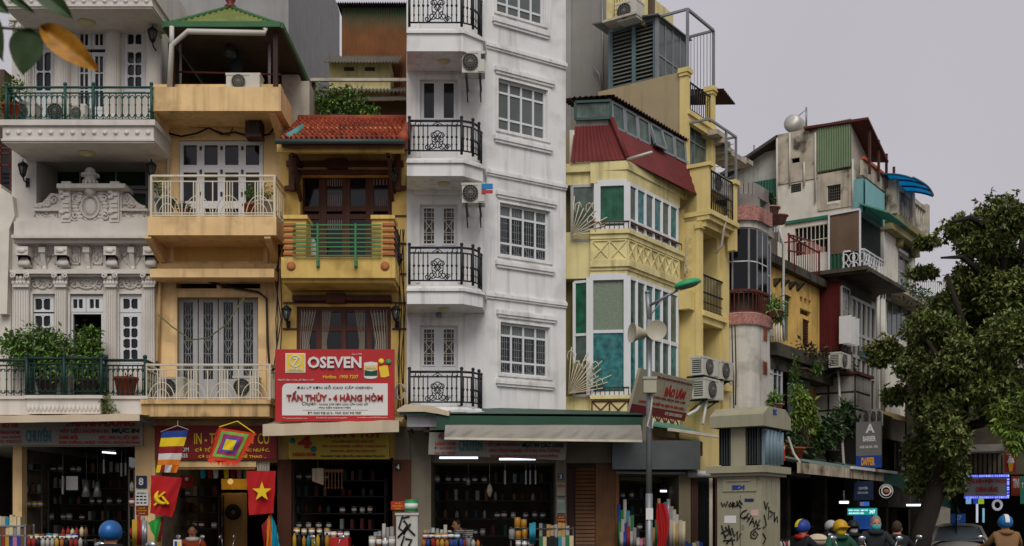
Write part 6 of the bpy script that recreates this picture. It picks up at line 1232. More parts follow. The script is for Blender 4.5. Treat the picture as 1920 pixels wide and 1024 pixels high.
zr2 = zz(1590, 229); hr = R.x(1660, .4); m = MB(); SCR = mat('red_brown_roof', '#5b2a26', var=.2, rough=.6)
m.add([(h0-.15, -.5, zr2-.02), (hr, -.5, zr2-.8), (hr, 1.2, zr2-.45), (h0-.15, 1.5, zr2+.08), (h0-.15, -.5, zr2-.09), (hr, -.5, zr2-.87), (hr, 1.2, zr2-.52), (h0-.15, 1.5, zr2+.01)], [(0, 1, 2, 3), (7, 6, 5, 4), (0, 4, 5, 1), (1, 5, 6, 2), (3, 7, 4, 0), (2, 6, 7, 3)]); t.part('sheet_roof', m, SCR)
m = MB(); m.box(h0+.05, .6, zz(1600, 320), h1_, .7, zr2-.3); t.part('terrace_back', m, mat('dark_green_wall', '#3c4a42', var=.2))
m = MB(); [m.bar((q, -.4, zR(1605, 330)), (q, -.4, zr2-.12-.21*k), .07) for k, q in enumerate((h0+.3, h0+1.2, h0+2.0, h0+2.8))]; t.part('terrace_post', m, WOODD, kind='stuff')
zo, z2 = zR(1603, 283, .3), zR(1603, 325, .3); m = MB(); m.bar((h0, -.3, zo), (h1_-.1, -.3, zo-.0), .09); t.part('orange_rail', m, mat('orange_rail', '#b8532f', var=.15)); m = MB(); m.box(h0+.02, -.28, zo-.5, h1_-.2, -.2, zo-.05); t.part('terrace_parapet', m, CONC2)
TUR = mat('turquoise_corrugated', '#76a6a8', rough=.6, var=.06, streak=.25, dirt=C('#55716f')); z3, z4 = zR(1607, 388, .35), zR(1607, 322, .35); SQ = S(h0, .4)
m = MB(); m.corr((h0+.05, -.33, z3), (h0+2.0, -.33, z3), (h0+.05, -.33, z4), 14, .03); m2 = MB(); t.part('turquoise_sheet', m, TUR); m = MB(); m.box(h0+.02, -.28, z3, h0+2.0, .3, z4); t.part('turquoise_core', m, TUR)
SK = translucent(mat('sky_blue_sheet', '#2d8fae', rough=.3, var=.1, spec=.5), '#3fb4dc', .7); t2 = Th(R, 'blue_canopy', 'bright blue translucent canopy curving out over the street at roof level', 'canopy', (R.x(1690, 1.0), -1, 11)); uA, uB = R.x(1654, .3), R.x(1694, .3); zc = zR(1660, 330, .4)
m = MB(); fn = lambda u, v: (uA+(uB-uA)*u, -.1-1.15*v-.12*sin(pi*u), zc+.1-.3*v**2.2); m.grid(fn, 8, 8); m.grid(lambda u, v: (fn(1-u, v)[0], fn(u, v)[1], fn(u, v)[2]-.015), 8, 8); t2.part('canopy_sheet', m, SK); m = MB(); [m.tube([tuple(Vector(fn(u, v/8))+Vector((0, 0, -.03))) for v in range(9)], .035, 5) for u in (0, .35, .7, 1)]; m.tube([fn(u/6, 1) for u in range(7)], .04, 5); t2.part('canopy_frame', m, mat('blue_frame', '#1f5f80', rough=.4)); m = MB(); m.box(uA+.9, -.5, zc-1.2, uB-.5, .0, zc-.2); t2.part('blue_blind', m, mat('blue_tarp', '#1f5f8c', var=.1))
# iron corner balcony with brown blind
zb1, zb0 = SH_.z(1610, 470, .0), SH_.z(1610, 514, .0); wB = .35; m = MB(); m.box(h0-.12, -wB-.25, zb0-.2, R.x(1660, .3), .6, zb0-.05); m.box(h0-.05, -wB-.1, zb0-.5, R.x(1662, .3), .6, zb0-.2); t.part('balcony_slab', m, BLIND)
def ironpanel(a, b, z0, z1, n, name='iron_panel'):
    a, b = Vector(a), Vector(b); m = MB(); d = (b-a)
    for z in (z0, z1): m.bar((*a, z), (*b, z), .05)
    for k in range(n+1): p = a+d*k/n; m.bar((*p, z0), (*p, z1), .04)
    for k in range(n):
        p = a+d*(k+.5)/n; e_ = d.normalized()
        for s_ in (-1, 1):
            for zc_ in (.3, .7): c = z0+(z1-z0)*zc_; m.tube([(p.x+e_.x*(s_*.1+.09*cos(q)), p.y+e_.y*(s_*.1+.09*cos(q)), c+.13*sin(q)) for q in [j*pi/5 for j in range(10)]], .02, 4, True)
    t.part(name, m, WPN, kind='stuff')
xs_ = SH_.x(1584); pz = SH_.W(xs_, 0, 0); A_ = conv((xs_, -.1, 0), SH_, R)[:2]; cr_p = (h0-.1, -wB); ironpanel(A_, cr_p, zb0, zb1, 2); ironpanel(cr_p, (R.x(1657, wB), -wB), zb0, zb1, 4)
bt = Th(SH_, 'brown_roller_blind', 'brown roller blind hanging at the corner above the white iron balcony', 'blind', (SH_.x(1580), -.15, hz(512))); m = MB(); x0, x1 = SH_.x(1555, .12), SH_.x(1611, .12); z0, z1 = hz(475), hz(401); m.grid(lambda u, v: (x0+(x1-x0)*u, -.12-.03*sin(pi*v)-.01*sin(u*9), z0+(z1-z0)*v), 14, 8); m.grid(lambda u, v: (x1+(x0-x1)*u, -.1, z0+(z1-z0)*v), 4, 4); bt.part('blind', m, mat('brown_tarp', '#6a5645', rough=.85, var=.08, streak=.2, dirt=C('#463a2f'))); m = MB(); x1 = SH_.x(1583, .12); m.grid(lambda u, v: (x0+(x1-x0)*u, -.11-.02*sin(u*25), hz(518)+(z0-hz(518))*v), 20, 2); bt.part('green_tarp', m, mat('green_tarp', '#1f4a33', rough=.7, var=.15))
m = MB(); [m.bar((q, -.14, hz(520)), (q, -.14, hz(398)), .05) for q in (x0, SH_.x(1613, .12))]; m.bar((x0, -.14, hz(400)), (SH_.x(1613, .12), -.14, hz(398)), .06); bt.part('blind_frame', m, WPN)
m = MB(); m.box(h0+.0, -.1, zb0, h0+3, .5, zb1+1.2); t.part('dark_loggia', m, mat('dark_net', '#1c2a22', var=.3))
z5 = zR(1616, 396, .35); m = MB(); a = (h0-.2, -.3, z5+.25); m.corr((h0-.2, -.2, z5+.3), (R.x(1665, .5), -.2, z5-.0+.3), (h0-.2, -1.1, z5-.12), 18, .05); t.part('green_canopy', m, translucent(mat('sea_green_sheet', '#6b9a8c', rough=.5, var=.08, streak=.2), '#7fb5a5', .5)); sw('green_beam', 1473, 398, 1560, 404, mat('green_beam', '#2f6b58', var=.15), .06, -.02)
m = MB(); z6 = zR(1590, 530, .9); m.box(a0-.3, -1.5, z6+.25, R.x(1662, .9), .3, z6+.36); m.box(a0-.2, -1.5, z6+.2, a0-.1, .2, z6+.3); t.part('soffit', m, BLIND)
tk = MB(); q = SH_.p(1491, 236, -.5); tk.lathe([(.0, -.36), (.22, -.34), (.28, -.26), (.28, .26), (.22, .34), (.0, .36)], (q[0], q[1], q[2]+.02), 16, 'y'); o = solo(SH_, 'water_tank', 'round pale water tank on the weathered roof', 'tank', tk, mat('steel_tank', '#b8b5ad', rough=.4, metal=.3))
m = MB(); q = SH_.p(1512, 240, -.3); m.tube([q, (q[0], q[1], q[2]+.65)], .03, 5); m.tube([(q[0], q[1], q[2]+.58), (q[0]-.4, q[1], q[2]+.35)], .015, 4); solo(SH_, 'roof_pole', 'thin pole beside the water tank', 'pole', m, GALV); m = MB(); q = SH_.p(1414, 340, -1.5); m.tube([q, (q[0], q[1], q[2]+1.2)], .03, 5); solo(SH_, 'roof_pole', 'lone thin pole in the sky gap left of the weathered house', 'pole', m, GALV)
m = MB(); zt_ = zz(1440, 330); xq = px_(1458); m.add([(xq-2.2, -.1, zz(1440, 318)), (xq, -.1, zz(1455, 255)), (xq, 2, zz(1455, 255)), (xq-2.2, 2, zz(1440, 318)), (xq-2.2, -.1, zz(1440, 324)), (xq, -.1, zz(1455, 261)), (xq, 2, zz(1455, 261)), (xq-2.2, 2, zz(1440, 324))], [(0, 1, 2, 3), (7, 6, 5, 4), (0, 4, 5, 1), (0, 3, 7, 4)]); t.part('side_roof', cv(m, SH_, R), mat('dark_sheet', '#4a4540'))
m = MB(); m.box(xq-1.9, .3, zz(1440, 420), xq, .5, zz(1455, 275)); t.part('side_wall', cv(m, SH_, R), mat('whitewashed_wall', '#a9aaa0', var=.2, streak=.8, dirt=C('#5a5f58'))); m = MB(); x0, x1 = px_(1418), px_(1459); m.corr((x0-.8, .1, zz(1440, 400)), (x1, .1, zz(1440, 400)), (x0-.8, .1, zz(1440, 335)), 16, .04); t.part('green_side_sheet', cv(m, SH_, R), mat('deep_green_sheet', '#2f5f4e', var=.12, streak=.2))
m = MB(); [m.tube([(px_(a), -.06, zz(a, b)), (px_(a), -.06, zz(a, d))], .03, 5) for a, b, d in ((1482, 250, 350), (1509, 305, 350), (1458, 260, 400), (1530, 250, 380), (1600, 300, 390))]; t.part('downpipe', cv(m, SH_, R), PVC, kind='stuff')
# ================================================================ house with the arched window
t = Th(R, 'arched_window_house', 'pale peeling house with an arched window and stone balustrade', 'house', (18, 0, 0)); j0, j1 = R.x(1657, .2), R.x(1716, .2); wj = .2; jz = lambda px, py: R.z(px, py, wj)
zt = jz(1657, 405); hj = (R.x(1684, wj), R.x(1711, wj), jz(1684, 530), jz(1684, 470), .2); hk = (R.x(1663, wj), R.x(1714, wj), jz(1663, 625), jz(1663, 550), .2)
wl = MB(); wall(wl, j0, j1, 3.1, zt, [hj, hk], w=wj, back=5); t.part('wall', wl, PALE); glazed(t, [(hj[0], -.05), (hj[1], -.05)], [3], [hj[2], (hj[2]+hj[3])/2, hj[3]], WF, [GLS, GL], fw=.08); glazed(t, [(hk[0], -.05), (hk[1], -.05)], [6], [hk[2], hk[3]], GALV, [GLS, GLB], fw=.08)
xc, rw = (hj[0]+hj[1])/2, (hj[1]-hj[0])/2; m = MB(); m.tube([(xc+(rw+.15)*cos(a), -wj-.05, hj[3]+.1+(rw*.55+.1)*sin(a)) for a in [k*pi/10 for k in range(11)]], .16, 6); t.part('arch_moulding', m, mat('moss_stone', '#8c8558', var=.25, mold=.6)); m = MB(); m.elev([(xc+rw*cos(a), hj[3]+rw*.55*sin(a)) for a in [k*pi/10 for k in range(11)]], -wj-.01, -wj+.02); t.part('fanlight', m, GL)
m = MB(); m.box(j0-.1, -wj-.45, zt-.2, j1+.2, .3, zt); m.box(j0-.05, -wj-.3, zt-.45, j1+.1, .3, zt-.2); t.part('cornice', m, MATS['moss_stone']); m = MB(); m.box(j0-.1, -wj-.4, zt+.85, j1+.2, -wj-.15, zt+1.0); ro = t.part('balustrade', m, CONC2)
b = MB(); b.lathe([(.07, 0), (.05, .1), (.1, .3), (.06, .6), (.08, .85)], n=8); bme = b.mesh('baluster', CONC)
for k in range(13): t.inst('baluster', bme, (j0+(j1-j0)*(k+.5)/13, -wj-.28, zt), ro)
for k in (0, .5, 1): m = MB(); q = j0+(j1-j0)*k; m.box(q-.15, -wj-.45, zt, q+.15, -wj-.1, zt+1.1); t.part('balustrade_pier', m, CONC2, ro)
m = MB(); z = jz(1660, 545); m.box(j0-.3, -wj-.6, z-.15, j1+.2, 0, z); t.part('lower_ledge', m, CONC2); lv = leaves([(j0+.6+i*.6, -wj-.5, z+.1, .5, .3, .25) for i in range(5)], 500, .13, 41); o = solo(R, 'ledge_ferns', 'wild ferns growing on the ledge under the arched window', 'plant', lv, LEAFD)
m = MB(); [m.tube([R.p(a, 500, .4), R.p(a+b_, 800, .4)], .06, 6) for a, b_ in ((1647, -4), (1652, 3), (1657, -1))]; solo(R, 'drain_pipes', 'bundle of pale drain pipes between the white windows and the arched window house', 'pipe', m, PVC, kind='stuff')
zl = jz(1660, 770); m = MB(); m.corr((j0-3.2, -1.4, zl-.55), (j1-.5, -1.4, zl-.55), (j0-3.2, -.1, zl), 40, .06); t.part('corrugated_canopy', m, mat('yellowed_sheet', '#8c7d55', var=.2, streak=.5)); window(t, R.x(1680, .5), R.x(1716, .5), R.z(1680, 880, .5), R.z(1680, 830, .5), .5, 6, 1, WF, GL, fw=.1); m = MB(); m.box(R.x(1665, .4), -.4, 2, R.x(1718, .4), .2, R.z(1680, 825, .5)); t.part('lower_wall', m, BLIND)
# far buildings beyond the bend
FB = Fr(0, 70, 0); t = Th(FB, 'red_roofed_house', 'distant pale house with an orange-red roof above the tree', 'house', (FB.x(1745), 0, 0)); m = MB(); bx(FB, m, 1716, 528, 1800, 1000, 0, -8); t.part('wall', m, PALE); x0, x1, z0, z1 = FB.R(1718, 513, 1774, 524, 1); m = MB(); m.add([(x0, -1, z0), (x1, -1, z0), (x1-.8, 2, z1+.1), (x0+.6, 2, z1+.1), (x0, 5, z0), (x1, 5, z0)], [(0, 1, 2, 3), (3, 2, 5, 4), (0, 3, 4), (1, 5, 2), (0, 4, 5, 1)]); t.part('roof', m, mat('orange_roof', '#a5432c', var=.1)); m = MB(); [m.box(x0+(x1-x0)*k/14, -1, z0-1.0, x0+(x1-x0)*k/14+.1, -.9, z0-.1) for k in range(15)]; m.box(x0, -1.02, z0-.12, x1, -.88, z0); t.part('roof_balustrade', m, WPN, kind='stuff')
JF = Fr(0, 46, -12)
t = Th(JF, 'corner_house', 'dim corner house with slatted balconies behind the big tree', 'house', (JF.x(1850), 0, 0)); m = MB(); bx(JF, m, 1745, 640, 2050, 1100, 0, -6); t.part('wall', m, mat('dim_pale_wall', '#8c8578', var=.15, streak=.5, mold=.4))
for py in (700, 760, 818): m = MB(); bx(JF, m, 1800, py, 1990, py+10, 1.0, 0); t.part('balcony_slab', m, CONC2); m = MB(); [bx(JF, m, 1800+k*6, py-28, 1802+k*6, py, .9, .8) for k in range(32)]; bx(JF, m, 1800, py-32, 1990, py-28, .95, .75); t.part('balcony_rail', m, WF, kind='stuff')
for a in (1815, 1850, 1885): 
    for py in (650, 712, 775): m = MB(); bx(JF, m, a, py, a+22, py+36, .03, -.1); t.part('window_pane', m, GL)
# ================================================================ ground floors on the right
SR = Th(R, 'shop_row', 'row of dark open shops under green sheet awnings on the receding street', 'shops', (11, 0, 0))
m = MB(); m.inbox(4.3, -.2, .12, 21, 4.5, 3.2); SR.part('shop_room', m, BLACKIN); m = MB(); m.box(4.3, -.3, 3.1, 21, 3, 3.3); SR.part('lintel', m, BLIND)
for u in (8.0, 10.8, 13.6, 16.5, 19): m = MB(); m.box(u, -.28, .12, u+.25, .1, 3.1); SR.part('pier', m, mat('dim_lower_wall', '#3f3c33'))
xa, xb = R.x(1455, 1.2), R.x(1688, 2.0); za, zb_ = R.z(1455, 862, 1.2), R.z(1688, 893, 2.0)
t = Th(R, 'sheet_awning', 'long green sheet awning with rusted pale fascia over the dark shop row', 'awning', (12, -1, 3)); m = MB(); m.corr((xa, -2.0, za-.12), (xb, -2.0, za-.12), (xa, .1, za+.35), 60, .06); t.part('awning_sheet', m, mat('grey_green_sheet', '#5f7167', var=.2, streak=.5, dirt=C('#3d463f'))); m = MB(); a_ = R.x(1497, 2.05); b_ = R.x(1656, 2.05); m.box(a_, -2.06, za-.36, b_, -2.02, za-.12); t.part('fascia', m, mat('rusted_fascia', '#b0a48e', var=.3, streak=1., mold=1., dirt=C('#5f3d2b'))); m = MB(); m.bar((R.x(1597, 2.1), -2.1, za-.1), (R.x(1680, 2.1), -2.1, za-.1), .07); t.part('awning_pole', m, WPN)
m = MB(); xq = R.x(1656, 2.0); fn = lambda u, v: (xq+(4.2)*u, -2.0-.6*u-.4*v*u, za-.12-.25*u-(.55*u+.3)*v+.06*sin(9*u)); m.grid(fn, 14, 4); m.grid(lambda u, v: (fn(1-u, v)[0], fn(1-u, v)[1]+.02, fn(1-u, v)[2]), 14, 4); o = solo(R, 'tarp', 'drooping sea green tarp at the end of the rusted awning', 'tarp', m, mat('sea_green_tarp', '#2f5a4c', rough=.7, var=.2))
GE = Fr(0, 22.35, 0)
t = Th(GE, 'corner_shop', 'dark corner shop with wooden slat shutter and plywood pier', 'shop', (GE.x(1180), 0, 0))
m = MB(); x0, x1, z0, z1 = GE.R(1165, 893, 1273, 1160); m.inbox(x0-.02, .0, 0, x1+.02, 3.5, z1+.05); t.part('shop_room', m, SHOPIN)
m = MB(); bx(GE, m, 1062, 832, 1152, 876, .0, -2); bx(GE, m, 1150, 876, 1300, 893, .02, -.3); bx(GE, m, 1062, 876, 1080, 1160, -.1, -2); t.part('wall', m, mat('dark_lintel', '#413f39', var=.15)); m = MB(); bx(GE, m, 1112, 835, 1150, 870, .03, -.0); t.part('metal_panel', m, mat('dull_metal', '#5d5f59', var=.15))
m = MB(); bx(GE, m, 1117, 868, 1159, 1160, .06, -1.5); t.part('plywood_pier', m, PLY); m = MB(); bx(GE, m, 1154, 868, 1161, 1160, .1, .05); t.part('wood_edge', m, OAKW); m = MB(); bx(GE, m, 1062, 866, 1120, 1160, -.06, -.3); sh_ = t.part('shutter_back', m, WOODD)
sm = MB(); x0, x1, z0, z1 = GE.R(1079, 873, 1118, 1160, 0); sm.sect([(-.02, 0), (.03, .0), (.03, .055), (.0, .06)][::-1], x0, x1); n = int((z1-.1)/.075); sme = sm.mesh('slat', OAKW)
for k in range(n): t.inst('slat', sme, (0, 0, .1+k*.075), sh_)
m = MB(); bx(GE, m, 1273, 886, 1295, 1160, .05, -2); t.part('column', m, mat('tan_column', '#7d735a', var=.1, streak=.3)); m = MB(); bx(GE, m, 1296, 890, 1309, 1160, .0, -2); bx(GE, m, 1341, 890, 1352, 1160, .0, -2); t.part('timber_post', m, WOODD); m = MB(); bx(GE, m, 1309, 895, 1341, 1160, -.1, -.15); t.part('glass_door', m, GL); m = MB(); bx(GE, m, 1330, 895, 1336, 1160, -.05, -.1); t.part('door_stile', m, WIR); m = MB(); x0, _, _, _ = GE.R(1295, 884, 1348, 896, .2); m.tube([GE.p(1290, 889, .15), GE.p(1348, 890, .15)], .07, 8); m.tube([GE.p(1155, 886, .1), GE.p(1285, 888, .1)], .025, 6); t.part('roller_box', m, GPN)
m = MB(); bx(GE, m, 1148, 826, 1313, 880, .45, .1); o = solo(GE, 'blank_signboard', 'blank grey metal signboard over the corner shop', 'signboard', m, mat('brushed_sign', '#5f6463', rough=.35, metal=.5, var=.15)); m = MB(); bx(GE, m, 1300, 800, 1345, 880, -.3, -.6); SR.part('grey_hoarding', m, GALV)
t = Th(R, 'green_side_awning', 'faded green awning sloping out above the blank grey signboard', 'awning', (2, -1, 3)); ua, ub = R.x(1257, 1.3), R.x(1380, 1.3); z = R.z(1257, 804, 1.3); z2 = z+.42; m = MB(); fn = lambda u, v: (ua-.1+(ub-ua+.1)*u, -1.3+1.5*v, z+(z2-z)*v-.05*sin(pi*v)); m.grid(fn, 8, 5); m.grid(lambda u, v: (fn(1-u, v)[0], fn(1-u, v)[1], fn(1-u, v)[2]-.02), 8, 5); t.part('awning_sheet', m, mat('faded_green', '#5c8a78', var=.12, streak=.3, dirt=C('#3f5f52'))); m = MB(); m.bar((ua-.1, -1.32, z-.02), (ub, -1.32, z-.02), .06); t.part('front_bar', m, WIR); m = MB(); m.box(ua, -.9, z-.4, ub-.8, -.8, z-.1); t.part('box_beam', m, PLY)
# tilted sign beside the lamp post
t = Th(R, 'tilted_signboard', 'leaning beige BẢO LÂM signboard behind the lamp post', 'sign', (R.x(1250, .93), -.93, R.z(1180, 773, .93))); W_ = .93; w9 = .93; xl = R.x(1180, w9); xr = R.x(1283, w9); zb = R.z(1180, 773, w9); zt = zb+R.Y(xl, w9)/FP*84
m = MB(); m.box(xl, -w9, zb, xr, -w9+.06, zt); t.part('panel', m, mat('beige_sign', '#a19a82', rough=.6, var=.07, streak=.25, dirt=C('#6f6952'))); m = MB(); m.box(xl, -w9-.006, zb, xr, -w9-.002, zb+(zt-zb)*.2); t.part('maroon_band', m, mat('maroon_print', '#6e1f22'))
def tq(s_, a, b, c, d, mt_, bold=.02): x0, x1, z0, z1 = xl+(xr-xl)*a, xl+(xr-xl)*c, zb+(zt-zb)*(1-d), zb+(zt-zb)*(1-b); t.inst('lettering', text_mesh(s_, x1-x0, z1-z0, mt_, .006, bold), ((x0+x1)/2, -w9-.008, (z0+z1)/2))
tq('BẢO LÂM', .5, .22, .88, .5, REP, .05); tq('CỬA HÀNG KINH DOANH VẬT LIỆU NGÀNH IN', .3, .07, .95, .14, MAP); tq('CHUYÊN BÁN: DECAL CÁC LOẠI', .28, .53, .92, .6, MAP); tq('CHUYÊN BÁN: GIẤY IN, MỰC IN, KEO DÁN...', .1, .65, .95, .76, REP, .03); tq('ĐT: 0243.9285567', .6, .85, .93, .93, mat('pale_print', '#b7a79a', bump=0))
t.ob.rotation_euler = (radians(17), 0, R.a)
# stone-coloured electrical cabin on the pavement
K = Fr((1427-CX)/FP*19.5, 19.5, -34.5); KS = mat('cabin_paint', '#9a957c', rough=.6, var=.06, streak=.3, mold=.1, dirt=C('#615c4a')); zk = lambda py: CZ+(HZ-py)/FP*19.5; kx = K.x(1345); kd = .85
t = Th(K, 'electrical_cabin', 'beige electrical cabin with EDI lettering and black graffiti', 'electrical cabin', (kx/2, kd/2, .12))
m = MB(); m.box(kx, 0, .12, 0, kd, zk(885)); [m.box(-.002, .2*k+.05, .2, .012, .2*k+.08, zk(900)) for k in range(1, 4)]; t.part('cabinet', m, KS); m = MB(); m.box(kx-.14, -.16, zk(886), .14, kd+.16, zk(873)); m.box(kx-.08, -.1, zk(892), .08, kd+.1, zk(886)); t.part('ledge', m, KS)
m = MB(); x0, x1 = K.x(1371), K.x(1398); m.box(x0, -.02, zk(873), x1, .12, zk(793)); t.part('pillar', m, KS); fin = MB(); fin.box(0, 0, 0, .012, .3, zk(798)-zk(870)); fme = fin.mesh('cooling_fin', mat('dark_fin', '#3c4040', rough=.5)); m = MB(); m.box(kx+.02, .12, zk(873), -.02, kd-.1, zk(795)); core = t.part('transformer_body', m, mat('dark_body', '#252826'))
for k in range(16): 
    x = kx+.03+(abs(kx)-.1)*k/15
    if not x0-.02 < x < x1: t.inst('cooling_fin', fme, (x, -.0, zk(870)), core)
m = MB(); m.box(-.03, .1, zk(871), .03, kd-.05, zk(803)); [m.tube([(.04, .15+.16*k, zk(868)), (.04, .15+.16*k, zk(806))], .05, 8) for k in range(5)]; t.part('radiator', m, mat('blue_grey_steel', '#6d8088', rough=.45, var=.1))
m = MB(); m.sect([(-.2, zk(800)), (kd+.2, zk(800)), (kd+.2, zk(778)), (kd-.05, zk(762)), (.05, zk(762)), (-.2, zk(778))][::-1], kx-.05, .12); t.part('roof_cap', m, KS)
m = MB(); bx(K, m, 1355, 890, 1418, 922, .02, 0); vo = t.part('vent_panel', m, KS); [t.part('vent_slat', MB().box(K.x(1364), -.04, zk(893+k*6+3), K.x(1408), -.02, zk(893+k*6)), KS, vo) for k in range(2)]
text(t, K, 'EDI', 1373, 910, 1396, 918, .026, BLP, bold=.05)
for (a, b, c, d, mt_) in ((1396, 935, 1413, 941, NAVY), (1408, 956, 1422, 967, mat('pink_paper', '#c9a79d')), (1358, 967, 1380, 981, WHP), (1391, 984, 1395, 993, GALV)): m = MB(); bx(K, m, a, b, c, d, .006, 0); t.part('notice', m, mt_)
m = MB(); q = K.x(1388); m.box(q-.004, -.004, .2, q+.004, .0, zk(928)); t.part('door_joint', m, BLIND)
GRF = mat('spray_black', '#1a1a1a', rough=.6, bump=0)
def spray(strokes, w=.01, r=.012, fa=K): m = MB(); [m.tube([fa.p(a, b, w) for a, b in s_], r, 4) for s_ in strokes]; return m
t.part('graffiti', spray([[(1352, 942), (1356, 950), (1358, 943), (1361, 950), (1364, 940)], [(1366, 948), (1370, 942), (1372, 948), (1367, 950)], [(1374, 952), (1374, 941), (1378, 944), (1375, 947), (1380, 950)], [(1382, 939), (1382, 950)], [(1388, 940), (1383, 945), (1390, 952)], [(1392, 946), (1386, 938)],
    [(1400, 956), (1392, 960), (1388, 968), (1393, 972), (1399, 968)], [(1395, 974), (1404, 962)], [(1401, 978), (1409, 966)], [(1399, 969), (1406, 973)], [(1405, 984), (1412, 970), (1413, 982)], [(1407, 979), (1413, 977)], [(1414, 988), (1418, 975), (1420, 985), (1425, 974)], [(1418, 990), (1408, 998), (1408, 1008), (1416, 1010), (1421, 1002), (1416, 996), (1411, 1002), (1416, 1004)], [(1424, 985), (1419, 983), (1421, 992), (1426, 990)]]), GRF, kind='stuff')
t.part('graffiti', spray([[(1353, 985), (1360, 1010)], [(1352, 1000), (1366, 992)], [(1360, 988), (1368, 1000), (1359, 1006)], [(1366, 985), (1371, 1004)], [(1372, 990), (1377, 1006), (1383, 996), (1382, 1014), (1389, 1000)], [(1356, 1014), (1378, 1012)], [(1362, 1020), (1372, 1008), (1374, 1022)]], r=.014), GRF, kind='stuff')
KR = Fr(K.ox, K.oy, 55.5); q = spray([[(1433, 940), (1436, 955), (1440, 942)], [(1442, 950), (1440, 975)], [(1444, 958), (1450, 962), (1444, 970)], [(1433, 965), (1437, 985), (1431, 990)], [(1452, 960), (1452, 978), (1457, 968), (1458, 980)], [(1431, 1000), (1436, 1010), (1431, 1020)]], .014, .012, KR); t.part('graffiti', cv(q, KR, K), GRF, kind='stuff'); q = MB(); x0, x1, z0, z1 = KR.R(1432, 764, 1446, 774, .13); me_ = text_mesh('EDC', .16, .1, BLP, .006, .05); t.inst('lettering', me_, (.128, .3, zk(771)), None, (0, 0, pi/2))
t = plate(K, 1444, 806, 1461, 828, -.6, BLP, 'small blue street notice beside the cabin radiator', [('PHỐ', 1447, 810, 1458, 815, WHP), ('HÀNG HÒM', 1446, 818, 1459, 823, WHP)]); t = plate(R, 1460, 829, 1472, 863, 1.6, mat('orange_red_print', '#b5371d'), 'narrow orange-red hanging sign behind the cabin radiator', [('SƠN', 1461, 833, 1471, 842, WHP)])
# small white cabinet with black tags, paint tin on top
t = Th(L, 'utility_cabinet', 'white utility cabinet sprayed with black tags', 'cabinet', (L.x(762, 1.9), -1.75, .12)); wc = 1.95; m = MB(); x0, x1, z0, z1 = L.R(743, 966, 783, 1024, wc); m.box(x0, -wc, .12, x1, -wc+.35, z1); t.part('body', m, mat('white_steel', '#bcbab0', rough=.5, var=.06, streak=.3, dirt=C('#6f6c60'))); m = MB(); m.box(x0-.02, -wc-.02, z1, x1+.02, -wc+.37, z1+.04); t.part('lid', m, MATS['white_steel'])
t.part('graffiti', spray([[(755, 967), (748, 990), (756, 996), (764, 985), (757, 976)], [(752, 972), (768, 968)], [(746, 1008), (770, 982), (757, 1002)], [(768, 985), (766, 992), (778, 1004)], [(758, 1005), (752, 1024)], [(760, 1010), (772, 1012), (766, 1024)]], wc+.01, .02, L), GRF, kind='stuff')
def can_mesh(r, h, band=True):
    m = MB(); m.cur = 0; m.lathe([(r, .0), (r, h)], n=14); m.cur = 1; m.lathe([(r*1.03, h*.0), (r*1.03, h*.04)], n=14); m.lathe([(r*1.03, h*.96), (r*1.03, h), (r*.9, h*1.005), (r*.9, h*.97)], n=14)
    if band: m.cur = 2; m.lathe([(r*1.008, h*.3), (r*1.008, h*.7)], n=14)
    return m.mesh('paint_can', [GRP, GALV, WHP])
q = L.p(771, 966, wc-.15); o = put('paint_can', can_mesh(.115, .22), 'large green and white paint tin on top of the tagged white cabinet', 'paint can', L, (q[0], q[1], q[2]+.05))
# ---------------------------------------------------------------- lamp post with loudspeakers
PF = at(1217, 20, 0); t = Th(PF, 'street_lamp', 'galvanised street lamp post with green lamp head', 'street lamp', (0, 0, .12)); pz = lambda py: CZ+(HZ-py)/FP*20; px = lambda p: PF.x(p)
m = MB(); m.tube([(0, 0, .12), (0, 0, 2.0)], .062, 12); m.tube([(0, 0, 1.95), (0, 0, pz(600))], .052, 12); m.tube([(0, 0, pz(605)), (px(1214), 0, pz(548))], .042, 10); m.lathe([(.0, .06), (.045, .03), (.05, 0)][::-1], (px(1214), 0, pz(550)), 10); t.part('pole', m, GALV)
m = MB(); m.tube([(px(1216), 0, pz(574)), (px(1240), -.15, pz(563)), (px(1266), -.3, pz(550))], .025, 8); m.tube([(px(1219), 0, pz(605)), (px(1222), -.03, pz(588)), (px(1240), -.15, pz(566))], .012, 6); t.part('arm', m, GALV)
h = MB(); hx, hz_ = px(1283), pz(541); vs = []
h.ball((0, 0, 0), 1, 16, 8, .24, .12, .085); M_ = Matrix.Rotation(radians(-14), 4, 'Y'); h.v = [tuple((M_ @ Vector((v[0], v[1], max(v[2], -.03)))) + Vector((hx, -.38, hz_))) for v in h.v]; lo = t.part('lamp_head', h, mat('lamp_green', '#2f9a63', rough=.4, var=.06)); h = MB(); h.ball((0, 0, 0), 1, 14, 6, .2, .09, .05); h.v = [tuple((M_ @ Vector(v)) + Vector((hx, -.38, hz_-.03))) for v in h.v]; t.part('diffuser', h, mat('dull_lens', '#6f6f66', rough=.3), lo)
m = MB(); bx(PF, m, 1207, 709, 1231, 736, .22, .05); bx(PF, m, 1206, 706, 1232, 710, .24, .04); t.part('meter_box', m, mat('meter_box', '#a9a58e', rough=.5)); m = MB(); m.box(-.06, -.07, 1.55, .06, -.05, 1.75); t.part('sticker', m, WHP); m = MB(); m.tube([(px(1222), -.12, pz(738)), (px(1219), -.1, pz(770)), (px(1212), -.1, pz(800)), (px(1222), -.1, pz(805)), (px(1224), -.08, pz(785))], .018, 6); t.part('cable', m, CABLW)
